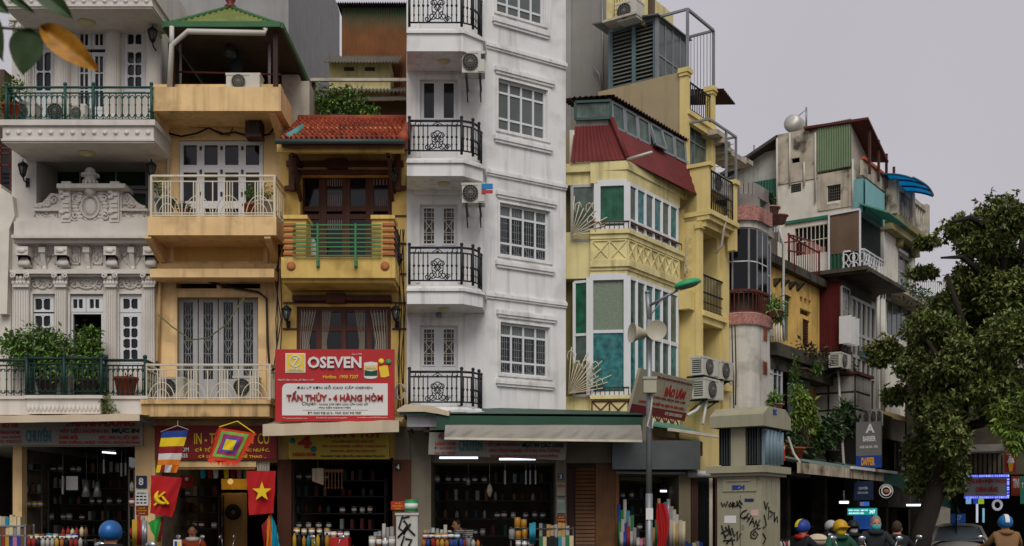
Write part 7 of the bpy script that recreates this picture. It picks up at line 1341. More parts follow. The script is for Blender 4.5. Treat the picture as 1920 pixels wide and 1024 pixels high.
def horn(c, d, label):
    c, d = Vector(c), Vector(d).normalized(); s_ = Th(PF, 'loudspeaker', label, 'loudspeaker', tuple(c), 'horn loudspeakers on the lamp post'); Q = d.to_track_quat('Z', 'Y').to_matrix().to_4x4(); Q.translation = c
    def tr(mb): mb.v = [tuple(Q @ Vector(v)) for v in mb.v]; return mb
    m = MB(); m.lathe([(.17, .2), (.175, .205), (.15, .15), (.1, .06), (.065, -.05), (.06, -.14), (.0, -.15)][::-1], n=20); s_.part('horn', tr(m), mat('horn_ivory', '#b5af98', rough=.45, var=.06)); m = MB(); m.lathe([(.17, .195), (.13, .12), (.08, .03), (.03, .0), (.0, .0)], n=20); s_.part('horn_throat', tr(m), mat('horn_inner', '#a39d86', rough=.5)); m = MB(); m.lathe([(.03, .02), (.035, .08), (.02, .12), (.0, .125)], n=10); s_.part('driver', tr(m), MATS['horn_ivory']); m = MB(); m.bar(tuple(c), (0, 0, c.z-.05), .025); s_.part('mount', m, GALV)
horn((px(1204), -.08, pz(627)), (-1, -.35, .02), 'ivory horn loudspeaker pointing left'); horn((px(1226), -.12, pz(624)), (.03, -1, -.05), 'ivory horn loudspeaker facing the street')
# ---------------------------------------------------------------- signs and lights along the dark row
def splate(px, a, b, c, d, Y, mt_, label, txt=(), deg=-34.5, **k): f = Fr((px-CX)/FP*Y, Y, deg); return plate(f, a, b, c, d, .05, mt_, label, txt, th=.08, **k), f
t, f = splate(1630, 1605, 792, 1652, 878, 30, mat('grey_banner', '#6c6b66', var=.08), 'tall grey hanging banner with a blue foot reading DAPPER', [('A', 1623, 795, 1640, 812, WHP, .03), ('BARBER', 1618, 818, 1642, 828, WHP, .03), ('HAIR SALON - SPA', 1612, 836, 1646, 841, WHP)]); m = MB(); bx(f, m, 1605, 855, 1652, 878, .056, .0); t.part('blue_foot', m, BLP); text(t, f, 'DAPPER', 1615, 858, 1640, 873, .06, mat('amber_print', '#d99a2c', bump=0), bold=.05)
t, f = splate(1662, 1650, 909, 1675, 934, 28, BKP, 'round black coffee sign with white ring under the tarp', [], cat='sign'); q = f.p(1662, 921, .055); bpy.data.objects.remove(t.ob.children[0]); m = MB(); m.lathe([(0, -.02), (.17, -.018), (.17, .03)], q, 24, 'y'); t.part('disc', m, BKP); m = MB(); [m.tube([(q[0]+r*cos(k*pi/12), q[1]-.025, q[2]+r*sin(k*pi/12)) for k in range(24)], .008+.01*(r < .12), 4, True) for r in (.105, .165)]; t.part('ring', m, WHP, kind='stuff'); m = MB(); m.ball((q[0], q[1]-.02, q[2]), .06, 10, 6, 1.2, .3, .8); t.part('cup_picture', m, ORNG)
me_ = None
for k, chs in enumerate('COFFEEHOUSE'): a = 2.6-k*.21*2.1/1.6; t.inst('lettering', text_mesh(chs, .03, .035, WHP, .004, .02), (q[0]+.137*cos(a), q[1]-.024, q[2]+.137*sin(a)), None, (0, -(a-pi/2), 0))
BLD = mat('dim_blue_board', '#1c2b45', rough=.4, var=.1); splate(1618, 1601, 903, 1636, 938, 29, BLD, 'dim blue shop board below the rusted awning', [('CHUYÊN', 1610, 912, 1627, 918, GPN), ('SỬA CHỮA', 1608, 921, 1628, 926, GPN)])
LEDC = mat('led_cyan', '#1f8f8a', emit=.4, bump=0); LEDW = mat('led_white', '#cfeef5', emit=.8, bump=0)
splate(1616, 1589, 953, 1643, 966, 28, LEDC, 'glowing cyan LED text sign above the riders', [('ĐIỆN THOẠI - SIM THẺ', 1591, 955, 1627, 959, LEDW), ('MUA BÁN SỬA CHỮA', 1592, 960, 1620, 964, LEDW), ('24/7', 1630, 956, 1641, 963, LEDW)]); splate(1618, 1600, 967, 1632, 992, 28.3, mat('blue_screen', '#1f4f9a', emit=.25, bump=0), 'blue lit panel below the cyan LED sign', [], cat='panel', name='lit_panel'); splate(1622, 1612, 941, 1628, 949, 28, mat('blue_logo', '#2f62b5', emit=.3, bump=0), 'small glowing blue and orange logo above the cyan LED sign', [('25', 1614, 942, 1620, 948, ORP, .05)], cat='sign')
RF = at(1583, 29, 0); tube_lamp(RF, 1574, 1591, 942, 0, 'lit tube in the dark shop left of the blue board', .03); RF2 = at(1708, 32, 0); tube_lamp(RF2, 1700, 1731, 947, 0, 'lit tube beside the leaning tree trunk', .03); tube_lamp(GE, 1238, 1250, 921, -1.2, 'lit tube inside the corner shop', .02)
m = MB(); m.ball(R.p(1680, 907, .8), .09, 8, 6); solo(R, 'bulb', 'bright round bulb under the tarp beside the coffee sign', 'lamp', m, mat('bulb_light', '#fff3e0', emit=2, bump=0)); m = MB(); m.ball(R.p(1674, 907, .9), .06, 8, 6); solo(R, 'bulb', 'smaller bright bulb left of the round bulb under the tarp', 'lamp', m, MATS['bulb_light'])
# ---------------------------------------------------------------- corner with the phone shop
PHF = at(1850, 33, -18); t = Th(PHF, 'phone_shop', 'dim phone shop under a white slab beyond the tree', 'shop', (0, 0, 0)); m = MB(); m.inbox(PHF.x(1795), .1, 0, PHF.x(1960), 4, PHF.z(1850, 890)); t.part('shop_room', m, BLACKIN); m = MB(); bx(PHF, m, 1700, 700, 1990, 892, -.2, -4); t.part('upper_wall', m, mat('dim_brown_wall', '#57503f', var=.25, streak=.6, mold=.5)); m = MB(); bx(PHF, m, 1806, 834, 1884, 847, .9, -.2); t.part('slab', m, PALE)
for k in range(9): m = MB(); bx(PHF, m, 1808+k*9, 850, 1814+k*9, 888, -.1, -.15); t.part('balcony_board', m, mat('weathered_boards', '#6e6450', var=.3, grain=.4))
t = plate(PHF, 1808, 893, 1890, 933, .5, mat('silver_sign', '#8b8a86', var=.06), 'silver phone accessory sign edged with blue-white LED dashes', [('PHỤ KIỆN ĐIỆN THOẠI', 1815, 897, 1886, 908, REP, .05), ('CHÍNH HÃNG', 1829, 911, 1871, 923, REP, .05), ('ỐP LƯNG - SẠC - TAI NGHE', 1830, 926, 1870, 929, MAP)], th=.15)
LED1, LED2 = mat('led_blue', '#2a45d8', emit=.35, bump=0), mat('led_pale', '#c9d2ff', emit=.5, bump=0)
x0, x1, z0, z1 = PHF.R(1808, 893, 1890, 933, .5); lm = MB(); lm.box(-.03, -.02, -.03, .03, 0, .03); lme = lm.mesh('led_dash', LED1)
for k in range(40):
    f_ = (k+.5)/40
    for zq in (z0, z1): t.inst('led_dash', lme, (x0+(x1-x0)*f_, -.53, zq), None, None, (LED1, LED2)[k % 2])
    if k < 16: t.inst('led_dash', lme, (x1, -.53, z0+(z1-z0)*(k+.5)/16), None, None, (LED1, LED2)[k % 2])
t = plate(PHF, 1884, 827, 1905, 886, 1.2, mat('cherry_sign', '#9c1c1f', rough=.5, var=.04), 'tall red ice cream sign with a white soft serve cone', [('ICE', 1887, 844, 1902, 848, WHP), ('CREAM & TEA', 1886, 850, 1903, 853, YEP)], th=.1); m = MB(); q = PHF.p(1895, 872, 1.21)
for k, (r, z) in enumerate(((.1, -.02), (.085, .05), (.06, .12), (.03, .18))): m.ball((q[0], q[1], q[2]+z+.1), r, 10, 6, 1, .25, .6)
t.part('ice_cream', m, WHP, kind='stuff'); m = MB(); m.elev([(q[0]-.07, q[2]+.06), (q[0]-.04, q[2]-.18), (q[0]+.04, q[2]-.18), (q[0]+.07, q[2]+.06)], q[1]-.02, q[1]+.005); t.part('cup', m, mat('amber_print', '#d99a2c')); m = MB(); q = PHF.p(1894, 836, 1.21); m.ball((q[0], q[1], q[2]), .09, 10, 6, 1, .2, .8); t.part('emblem', m, WHP)
t = plate(PHF, 1896, 893, 1914, 930, .6, mat('brick_red_print', '#9b3a22', bump=0), 'brick red sign with pale letters right of the silver sign', [('TIVI', 1899, 898, 1911, 915, WHP, .04)]); plate(PHF, 1913, 893, 1940, 945, 1.0, mat('green_teal_sign', '#2c7d66', bump=0), 'teal sign at the right edge of the street corner', [('TRÀ', 1915, 903, 1930, 915, WHP)])
for (a, c, mt_, nm) in ((1811, 1821, mat('pale_blue_light', '#7fb8e8', emit=.5, bump=0), 'pale blue'), (1825, 1833, mat('deep_blue_light', '#234ec0', emit=.4, bump=0), 'deep blue'), (1834, 1845, mat('lime_light', '#a5cf2a', emit=.4, bump=0), 'lime green')): plate(PHF, a, 935, c, 945, .4, mt_, nm+' lit square hanging below the silver sign', (), 'light box', 'light_box')
m = MB(); q = PHF.p(1870, 947, .4); m.tube([(q[0]+.11*cos(k*pi/10), q[1], q[2]+.13*sin(k*pi/10)) for k in range(20)], .035, 6, True); solo(PHF, 'ring_light', 'white ring light hanging under the silver sign', 'lamp', m, mat('ring_white', '#c9c7d2', emit=.25)); m = MB(); m.tube([PHF.p(1832, 945, .3), PHF.p(1832, 980, .3)], .03, 6); solo(PHF, 'tube_lamp', 'vertical white tube below the deep blue square', 'lamp', m, mat('tube_dim', '#c9d0e0', emit=.6)); m = MB(); m.tube([PHF.p(1844, 953, .3), PHF.p(1844, 980, .3)], .03, 6); solo(PHF, 'tube_lamp', 'vertical cyan tube right of the white vertical tube', 'lamp', m, mat('tube_cyan', '#8fc5d8', emit=.4))
splate(1740, 1735, 956, 1762, 985, 31, mat('cream_poster', '#b9b49c', var=.1), 'leaning cream and green poster board behind the trunk', [('TRÀ', 1742, 962, 1757, 968, GRP)], deg=-10, cat='poster'); splate(1726, 1720, 928, 1736, 940, 33, mat('orange_box', '#a8441d'), 'orange sign in the gloom left of the trunk', [], deg=0)
# ================================================================ trees and climbing plants
def tree(Y, path, radii, branches, blobs, n, size, seed, name, label, mt, whorl=7, dy=1.6, **k):
    f = at(path[0][0], Y, 0); P = [f.p(a, b) for a, b in path]; P[0] = (P[0][0], 0, 0); t = Th(f, name, label, 'tree', P[0])
    m = MB(); m.tube(P, radii, 12); t.part('trunk', m, BARK)
    for br in branches:
        r0 = br[0]; pts = [(f.x(a), d, f.z(a, b)) for a, b, d in br[1:]]; m = MB(); m.tube(pts, [r0*(1-.75*i/(len(pts)-1)) for i in range(len(pts))], 7); t.part('branch', m, BARK)
    r = random.Random(seed); bl = []; s_ = Y/FP
    for a, b, c, d in blobs: bl.append((f.x(a), r.uniform(-dy, dy), f.z(a, b), c*s_, max(c, d)*s_*.9, d*s_))
    t.part('crown', leaves(bl, n, size, seed, whorl=whorl, **k), mt)
    m = MB()
    for q in bl:
        for j in range(3): e_ = Vector(q[:3])+Vector((r.uniform(-.8, .8)*q[3], r.uniform(-.6, .6)*q[4], r.uniform(-.5, .9)*q[5])); c_ = Vector(q[:3]); m.tube([c_-Vector((0, 0, q[5]*.6)), (c_+e_)/2, e_], [.035, .02, .008], 4)
    t.part('twigs', m, BARK, kind='stuff'); return t
LTR = mat('almond_leaf', '#5f6c36', rough=.5, var=.25, island=.6, bump=0, hue=.06, spec=.35, scale=.5)
tree(29, [(1716, 1150), (1728, 1000), (1752, 930), (1778, 860), (1796, 790)], [.3, .26, .23, .22, .2],
     [(.19, (1796, 790, 0), (1830, 700, .3), (1868, 610, .2), (1893, 560, 0), (1868, 480, -.3), (1838, 430, -.4)), (.15, (1893, 560, 0), (1925, 480, .4), (1935, 400, .4)), (.16, (1796, 790, 0), (1760, 700, -.5), (1715, 650, -.9)), (.14, (1830, 700, .3), (1790, 600, -.4), (1765, 520, -.4)), (.12, (1838, 430, -.4), (1800, 420, -.6), (1770, 428, -.6)), (.14, (1800, 800, 0), (1850, 795, -.5), (1930, 800, -.8)), (.1, (1838, 520, -.2), (1790, 490, -.5), (1750, 492, -.5))],
     [(1965, 430, 60, 65), (1985, 570, 70, 80), (1970, 690, 60, 60), (1905, 395, 45, 50), (1868, 430, 38, 30), (1815, 425, 42, 20), (1775, 430, 26, 10), (1830, 465, 45, 20), (1770, 488, 30, 11), (1900, 480, 45, 45), (1830, 525, 50, 30), (1788, 566, 36, 22), (1744, 592, 22, 16), (1880, 560, 55, 45), (1810, 600, 60, 36), (1745, 620, 50, 30), (1695, 640, 34, 26), (1675, 660, 18, 14), (1860, 650, 60, 45), (1785, 680, 60, 40), (1725, 690, 45, 36), (1900, 700, 50, 50), (1830, 740, 55, 40), (1765, 760, 50, 45), (1755, 775, 32, 36), (1700, 735, 24, 20), (1840, 690, 60, 50), (1800, 800, 45, 40), (1757, 830, 32, 36), (1778, 850, 28, 46), (1880, 775, 50, 26), (1760, 895, 34, 36), (1782, 885, 26, 40), (1775, 840, 45, 45), (1870, 620, 60, 60), (1835, 570, 55, 45), (1775, 610, 50, 40)],
     23000, .125, 51, 'almond_tree', 'large dark almond tree overhanging the street at far right', LTR, asp=.5, shell=.35)
tree(20, [(2010, 1150), (1990, 900), (1965, 800)], [.12, .1, .06], [(.05, (1965, 800, 0), (1925, 770, -.1), (1890, 760, -.1)), (.05, (1975, 840, 0), (1925, 810, -.2), (1885, 800, -.2))], [(1905, 765, 30, 22), (1935, 745, 34, 28), (1890, 795, 22, 18), (1915, 815, 28, 20), (1950, 800, 40, 40), (1898, 832, 12, 12)], 420, .13, 52, 'street_tree', 'lime green young tree reaching in at the right edge', LEAFY, whorl=7, dy=.4, asp=.36, droop=1.2)
plant(R, 1510, 858, 1.0, [(1500, 745, 20, 22), (1515, 770, 20, 26), (1495, 785, 14, 20), (1522, 800, 14, 24), (1532, 830, 8, 18)], 1500, .15, 61, 'lime green weeping shrub above the rusted awning', LEAFY, pot=(.2, .25, POTD), droop=1., name='shrub')
plant(R, 1560, 862, 1.2, [(1560, 800, 28, 26), (1585, 775, 22, 22), (1545, 820, 20, 20), (1600, 800, 16, 22)], 1200, .16, 62, 'dark shrub before the white panelled room', LEAFD, pot=(.2, .25, POTD), name='shrub')
plant(R, 1490, 862, 1.0, [(1490, 830, 22, 22), (1520, 845, 26, 14), (1560, 850, 30, 12)], 700, .14, 63, 'low dark balcony plants directly above the rusted awning', LEAFD, pot=(.25, .3, POT), name='shrub')
plant(R, 1535, 700, .8, [(1490, 700, 10, 30), (1530, 690, 14, 14)], 260, .12, 64, 'wispy creeper under the sooty ledge', LEAF, pot=None, name='creeper')
# out-of-focus twig close to the camera
f = Fr(0, 2.0, 0); t = Th(f, 'leafy_twig', 'twig with large green and one orange leaf close by at the upper left', 'twig', f.p(0, 52)); m = MB(); m.tube([f.p(-60, 40), f.p(0, 52), f.p(50, 56), f.p(88, 54)], [.003, .0025, .002, .0015], 6); t.part('stem', m, STEM); m = MB(); m.tube([f.p(-60, 40), f.p(0, -10), f.p(60, -40)], .0025, 6); t.part('stem', m, STEM)
GLF1 = mat('near_leaf_green', '#2f4420', rough=.5, var=.3, scale=40, bump=0); GLF2 = mat('near_leaf_orange', '#a8741f', rough=.5, var=.35, scale=45, bump=0, mold=.7, dirt=C('#6f7a28'))
for (a, b, c, d, hw, mt_, cv_) in ((60, 56, 40, 138, 33, GLF1, .004), (80, 53, 184, 131, 25, GLF2, .006), (66, -26, 134, 32, 20, GLF1, .004), (12, -10, 64, 23, 8, GLF1, .003), (-32, -12, 16, 24, 16, GLF1, .003), (-14, 24, 2, 112, 16, GLF1, .004)):
    A_, B_ = Vector(f.p(a, b)), Vector(f.p(c, d)); ax = B_-A_; sd_ = Vector((-ax.z, 0, ax.x)).normalized()*hw*2/FP; m = MB()
    fn = lambda u, v: A_+ax*v+sd_*((2*u-1)*(sin(pi*min(1, v**.75*1.0))**.8 if 0 < v < 1 else 0))+Vector((0, -cv_*(2*abs(2*u-1))+cv_*3*v*v, 0)); m.grid(fn, 8, 14); t.part('leaf', m, mt_, label='orange leaf' if mt_ is GLF2 else None)
# ================================================================ flags
def cloth(th, nm, quad, mt_, w, wave=.03, bands=None, n=10, ph=0.):
    """quad: photo corners TL, TR, BR, BL; bands: list of (v0,v1,material[,u0,u1]) measured from the top"""
    P = [Vector(L.p(*q, w)) for q in quad]
    def fn(u, v): p = Vector((0, wave*.35*sin(u*19+v*11+ph), 0))+(P[0]*(1-u)+P[1]*u)*(1-v)+(P[3]*(1-u)+P[2]*u)*v; return p+Vector((0, wave*sin(u*7+ph+v*2)*(.3+v), 0))
    for b in (bands or [(0, 1, mt_)]):
        v0, v1, mm = b[:3]; u0, u1 = (b[3], b[4]) if len(b) > 3 else (0, 1); off = b[5] if len(b) > 5 else 0; m = MB()
        m.grid(lambda u, v: fn(u0+(u1-u0)*u, v1+(v0-v1)*v)+Vector((0, -off, 0)), n, n); m.grid(lambda u, v: fn(u1+(u0-u1)*u, v1+(v0-v1)*v)+Vector((0, .006-off, 0)), n, n); th.part(nm, m, mm)
    return fn
def flag(label, px, py, w): return Th(L, 'flag', label, 'flag', L.p(px, py, w), 'flags outside the flag shop')
FR = mat('flag_red', '#b0161a', rough=.75, var=.08, bump=.02); FY = mat('flag_yellow', '#e2c21f', rough=.75, var=.05, bump=.02); FB_ = mat('flag_blue', '#1f3f86', rough=.75, var=.08, bump=.02); FW = mat('flag_white', '#cfcac4', rough=.75, var=.05, bump=.02); FO = mat('flag_orange', '#d9791f', rough=.75, var=.06, bump=.02); FG = mat('flag_green', '#2f9a3f', rough=.75, var=.08, bump=.02); FT = mat('flag_turquoise', '#1f93ad', rough=.75, var=.08, bump=.02); FP_ = mat('flag_magenta', '#a3245f', rough=.75, var=.08, bump=.02); FDR = mat('flag_maroon', '#851a1d', rough=.75, var=.06, bump=.02)
t = flag('striped blue yellow maroon white orange flag hanging before the red sign', 320, 886, 1.0); cloth(t, 'stripe', [(303, 809), (352, 807), (331, 886), (291, 886)], FB_, 1.0, .04, [(0, .16, FB_), (.16, .37, FY), (.37, .54, FDR), (.54, .69, FW), (.69, .82, FO), (.82, 1, FY, 0, .22), (.82, 1, FDR, .22, .45), (.82, 1, FW, .45, .7), (.82, 1, FO, .7, 1)], 8); m = MB(); m.tube([L.p(301, 810, 1.0), L.p(333, 798, 1.0), L.p(354, 806, 1.0)], .008, 4); m.tube([L.p(333, 798, 1.0), L.p(334, 780, .5)], .005, 4); t.part('cord', m, CABLW)
t = flag('diamond-hung festival flag of nested coloured squares with ragged orange fringe', 430, 868, 1.15); Q = [(411, 802), (475, 812), (446, 868), (390, 862)]; w = 1.15
ct = [sum(q[0] for q in Q)/4, sum(q[1] for q in Q)/4]; FRG = mat('flag_vermilion', '#c93a1c', rough=.75, var=.08, bump=.02)
cloth(t, 'cloth_square', Q, FRG, w, .03, [(0, 1, FRG), (.07, .88, mat('flag_lime', '#6fb04a', rough=.75, var=.08), .1, .9, .008), (.16, .79, FP_, .19, .81, .014), (.24, .71, mat('flag_violet', '#4a4f9c', rough=.75, var=.08), .27, .73, .02), (.31, .64, FY, .34, .66, .026)], 8)
rg = random.Random(4); m = MB(); fn = lambda u, v: None
for i in range(22):
    u_ = (i+.5)/22; a = (390+(446-390)*u_, 861+6*u_); b = (a[0]+rg.uniform(-1, 3), a[1]+rg.uniform(7, 13)); m.add([L.p(a[0]-2.2, a[1]-1, w), L.p(a[0]+2.2, a[1]-1, w), L.p(*b, w+.03)], [(0, 1, 2)])
    a = (476-30*u_, 812+54*u_); m.add([L.p(a[0], a[1]-3, w), L.p(a[0]+rg.uniform(4, 9), a[1]+rg.uniform(-1, 5), w+.03), L.p(a[0]-2, a[1]+3, w)], [(0, 2, 1)])
    a = (411-21*u_, 802+60*u_); m.add([L.p(a[0], a[1]-3, w), L.p(a[0]-rg.uniform(2, 6), a[1]+rg.uniform(0, 5), w+.03), L.p(a[0]-1, a[1]+3, w)], [(0, 1, 2)])
t.part('fringe', m, FRG, kind='stuff'); m = MB(); m.tube([L.p(477, 812, w), L.p(445, 790, .9), L.p(411, 801, w)], .012, 5); t.part('cord', m, FY)
t = flag('red flag with yellow hammer and sickle left of the shop entrance', 307, 968, 1.05); w = 1.05
cloth(t, 'cloth', [(283, 891), (341, 896), (322, 970), (280, 962)], FR, w, .05); m = MB(); c = L.p(305, 933, w+.07); s_ = 1/98.6*1.05
def ep(dx, dz): return (c[0]+dx*s_, c[1], c[2]+dz*s_)
pts = [ep(-8.5*cos(a)+1, 9.5*sin(a)+1) for a in [-.9+k*.3 for k in range(9)]]; m.tube([ep(1+12*cos(a), 2+12*sin(a)) for a in [2.3+k*.3 for k in range(11)]], [.008, .02, .035, .045, .045, .045, .042, .035, .03, .02, .01], 5); m.bar(ep(10, -11), ep(-2, 4), .05, .03); m.bar(ep(-6, 1), ep(4, 9), .075, .03); m.bar(ep(-9, -9), ep(-14, -13), .05, .03); t.part('emblem', m, FY, kind='stuff')
t = flag('red flag with a yellow star right of the shop entrance', 488, 968, 1.05); cloth(t, 'cloth', [(461, 883), (517, 883), (514, 962), (468, 966)], FR, w, .05, ph=2); m = MB(); c = L.p(491, 922, w+.07); R5 = 17*s_; m.elev([(c[0]+(R5 if k % 2 == 0 else R5*.4)*sin(-k*pi/5), c[2]+(R5 if k % 2 == 0 else R5*.4)*cos(k*pi/5)) for k in range(10)], c[1]-.004, c[1]+.004); t.part('star', m, FY)
t = flag('small red star flag hung deep in the doorway', 350, 915, -.3); cloth(t, 'cloth', [(338, 890), (362, 892), (360, 916), (340, 914)], FDR, -.3); m = MB(); c = L.p(350, 898, -.27); m.elev([(c[0]+(.05 if k % 2 == 0 else .02)*sin(-k*pi/5), c[2]+(.05 if k % 2 == 0 else .02)*cos(k*pi/5)) for k in range(10)], c[1]-.004, c[1]); t.part('star', m, FW)
t = flag('green pennant twisted beside the cream pier', 290, 1015, 1.0); cloth(t, 'cloth', [(277, 980), (302, 968), (296, 1016), (291, 1016)], FG, 1.0, .06)
t = flag('maroon pennant behind the green pennant', 300, 1015, .95); cloth(t, 'cloth', [(300, 968), (306, 972), (300, 1016), (294, 1016)], FDR, .95, .04)
t = flag('orange and turquoise pennant right of the entrance', 508, 1035, 1.0); cloth(t, 'cloth_half', [(500, 975), (508, 962), (510, 1040), (498, 1038)], FO, 1.0, .07, ph=1); cloth(t, 'cloth_half', [(508, 962), (519, 990), (526, 1026), (512, 1040)], FT, .98, .07, ph=3); cloth(t, 'cloth_half', [(490, 985), (504, 970), (500, 1035), (494, 1030)], FDR, .93, .05)
for k, (a, mm, nm) in enumerate(((380, FT, 'turquoise'), (393, FDR, 'maroon'), (404, FW, 'white'), (424, FY, 'yellow'), (436, FDR, 'dark red'), (448, mat('flag_pink', '#b56f6a'), 'pink'), (460, FG, 'green'))): t = flag(nm+' bunting hanging from the shop ceiling behind the festival flag', a, 893, -.2); cloth(t, 'cloth', [(a-5, 878), (a+5, 878), (a+4, 897), (a-4, 897)], mm, -.2, .02, None, 4)
DW = Th(L, 'inner_door', 'warm lit wooden door with a dark wreath inside the flag shop', 'door', L.p(435, 1100, -2.0)); m = MB(); bx(L, m, 415, 924, 463, 1120, -2.0, -2.1); DW.part('door_leaf', m, mat('brass_wood', '#8a6526', rough=.4, grain=.4)); m = MB(); bx(L, m, 415, 898, 463, 918, -2.0, -2.1); DW.part('transom', m, mat('amber_glass', '#b07f1f', emit=.12, bump=0)); m = MB(); q = L.p(437, 960, -1.97); m.tube([(q[0]+.11*cos(k*pi/8), q[1], q[2]+.11*sin(k*pi/8)) for k in range(16)], .06, 6, True); DW.part('wreath', m, mat('dark_wreath', '#141310', rough=.9))
dl = bpy.data.lights.new('door_lamp', 'POINT'); dl.energy = 9; dl.color = (1, .75, .4); dl.shadow_soft_size = .06; o = bpy.data.objects.new('door_lamp', dl); COL.objects.link(o); o.location = L.W(*L.p(432, 905, -1.6))
m = MB(); m.ball(L.p(432, 903, -1.6), .06, 8, 6); solo(L, 'door_bulb', 'small amber bulb above the warm wooden door', 'lamp', m, mat('amber_bulb', '#ffc97a', emit=.5, bump=0))
# ================================================================ goods in the shops
rg = random.Random(12)
CM = can_mesh(.055, .13, True); CS = can_mesh(.055, .13, False)
def bottle_mesh(r, h): m = MB(); m.cur = 0; m.lathe([(r, 0), (r, h*.6), (r*.45, h*.78), (r*.4, h*.86)], n=10); m.cur = 1; m.lathe([(r*.5, h*.86), (r*.5, h), (0, h)], n=8); return m.mesh('bottle', [WHP, BKP])
BM = bottle_mesh(.038, .19); bk = MB(); bk.box(-.033, 0, 0, .033, .2, .2); BO = bk.mesh('box_file', WHP); rl = MB(); rl.lathe([(.036, 0), (.036, 1), (.01, 1), (.01, .98)], n=12); RM = rl.mesh('roll', WHP)
PAL = {'dark red': mat('goods_shaded_red', '#4a201c', bump=0), 'dark grey': mat('goods_shaded_grey', '#3a3a38', bump=0), 'olive': mat('goods_shaded_olive', '#55512f', bump=0), 'dark teal': mat('goods_shaded_teal', '#24413f', bump=0), 'yellow': mat('shaded_yellow', '#b0912c', bump=0), 'red': mat('shaded_red', '#8c2722', bump=0), 'orange': mat('shaded_orange', '#b0672b', bump=0), 'green': mat('shaded_green', '#2f6f45', bump=0), 'blue': BLP, 'white': mat('shaded_white', '#a8a498', bump=0), 'black': BKP, 'teal': TEP, 'brown': mat('brown_print', '#6b4a2f', bump=0), 'cream': mat('cream_print', '#c7b78e', bump=0), 'grey': mat('grey_print', '#84847f', bump=0), 'pink': mat('pink_print', '#b56a8c', bump=0), 'tan': mat('tan_print', '#b08e5a', bump=0), 'amber': mat('amber_jar', '#a5741f', rough=.3, bump=0), 'silver': mat('silver_print', '#a9abad', metal=.5, rough=.35, bump=0), 'cyan': mat('cyan_print', '#2a8396', bump=0)}  # goods colours darkened to imitate the shade inside and before the shops
sr = lambda: rg.uniform(.86, 1.1)
ORD = ['', 'first', 'second', 'third', 'fourth', 'fifth', 'sixth', 'seventh', 'eighth', 'ninth', 'tenth', 'eleventh', 'twelfth']
def goods(kind, me, a, b, py, w, cols, where, fr=L, h=None, step=None, jit=.004, d=0.):
    x, z = fr.x(a, w), fr.z(a, py, w); xe = fr.x(b, w); step = step or {'paint can': .118, 'bottle': .085, 'box file': .07, 'roll': .076}[kind]; i = 0
    nn = int(math.ceil((xe-x)/step)); seq = [cols[j % len(cols)] if isinstance(cols, list) else rg.choice(sorted(cols)) for j in range(nn+2)]; tot = {c: seq[:nn].count(c) for c in PAL}; cnt = {}
    while i < nn:
        c = seq[i]; hh = (h if not isinstance(h, tuple) else rg.uniform(*h)) if h else None
        cnt[c] = cnt.get(c, 0)+1; lab = f'{c} {kind} {where}' if tot[c] == 1 else f'{ORD[cnt[c]]} {c} {kind} from the left {where}'
        put(kind.replace(' ', '_'), me, lab, kind, fr, (x+rg.uniform(-jit, jit), -w+rg.uniform(0, .03)+d, z), f'{c} {kind}s {where}', PAL[c], scale=(sr(), 1, (hh or 1)*sr()), rz=rg.uniform(-.25, .25) if kind != 'roll' else 0); x += step; i += 1
def rack(label, fr, px0, px1, levels, w, dep=.4, legs=True, mt_=None, name='display_rack'):
    x0, x1 = fr.x(px0, w), fr.x(px1, w); t = Th(fr, name, label, 'rack', ((x0+x1)/2, -w+dep/2, .12))
    for py in levels: m = MB(); z = fr.z(px0, py, w); m.box(x0, -w, z-.025, x1, -w+dep, z-.002); t.part('shelf', m, mt_ or GALV)
    m = MB(); zt = fr.z(px0, min(levels), w)+.02
    for q in (x0, x1): [m.box(q-.015, yy, .12, q+.015, yy+.03, zt) for yy in (-w, -w+dep-.03)]
    t.part('upright', m, mt_ or GALV, kind='stuff'); return t
DSH = mat('dull_shelf', '#4a463e', rough=.6, var=.2)
rack('rack of box files and boxes at the far left pavement edge', L, -20, 47, (985, 1003, 1024), .9); goods('box file', BO, -16, 38, 985, .9, ['cream', 'cream', 'cream', 'white', 'cyan'], 'on the top shelf at the far left edge', h=.85); goods('box file', BO, -16, 46, 1003, .9, ['grey', 'white', 'brown', 'brown', 'cream', 'cream'], 'on the second shelf at the far left edge', h=.85); goods('box file', BO, -16, 46, 1024, .9, ['blue', 'brown', 'green', 'red', 'yellow', 'blue', 'pink'], 'on the third shelf at the far left edge')
rack('long counter crowded with inks and paints before the far left shop', L, 50, 178, (1012, 1026), .85, .5, mt_=DSH)
goods('bottle', BM, 54, 160, 1026, 1.02, {'white', 'yellow', 'green', 'orange', 'black', 'red'}, 'at the front of the far left counter'); goods('paint can', CM, 56, 150, 1014, .75, {'yellow', 'orange', 'teal', 'blue', 'white', 'red', 'cream'}, 'at the back of the far left counter'); goods('bottle', BM, 118, 165, 1006, .6, {'red', 'yellow', 'white', 'cream', 'brown'}, 'stacked high at the right of the far left counter')
rack('dim wall cabinet of jars inside the far left shop', L, 25, 78, (881, 924, 951), -.7, .35, mt_=DSH); goods('bottle', BM, 38, 76, 924, -.7, ['grey', 'white', 'brown', 'grey'], 'on the middle shelf of the dim wall cabinet', step=.12); goods('paint can', CM, 30, 78, 951, -.7, ['white', 'amber', 'amber', 'yellow', 'amber'], 'on the lower shelf of the dim wall cabinet'); goods('paint can', CS, 34, 70, 881, -.7, ['green', 'brown', 'grey', 'black'], 'on top of the dim wall cabinet')
rack('narrow shelf of small goods on the right wall of the far left shop', L, 242, 253, (877, 921, 948, 1012), .05, .3, mt_=DSH)
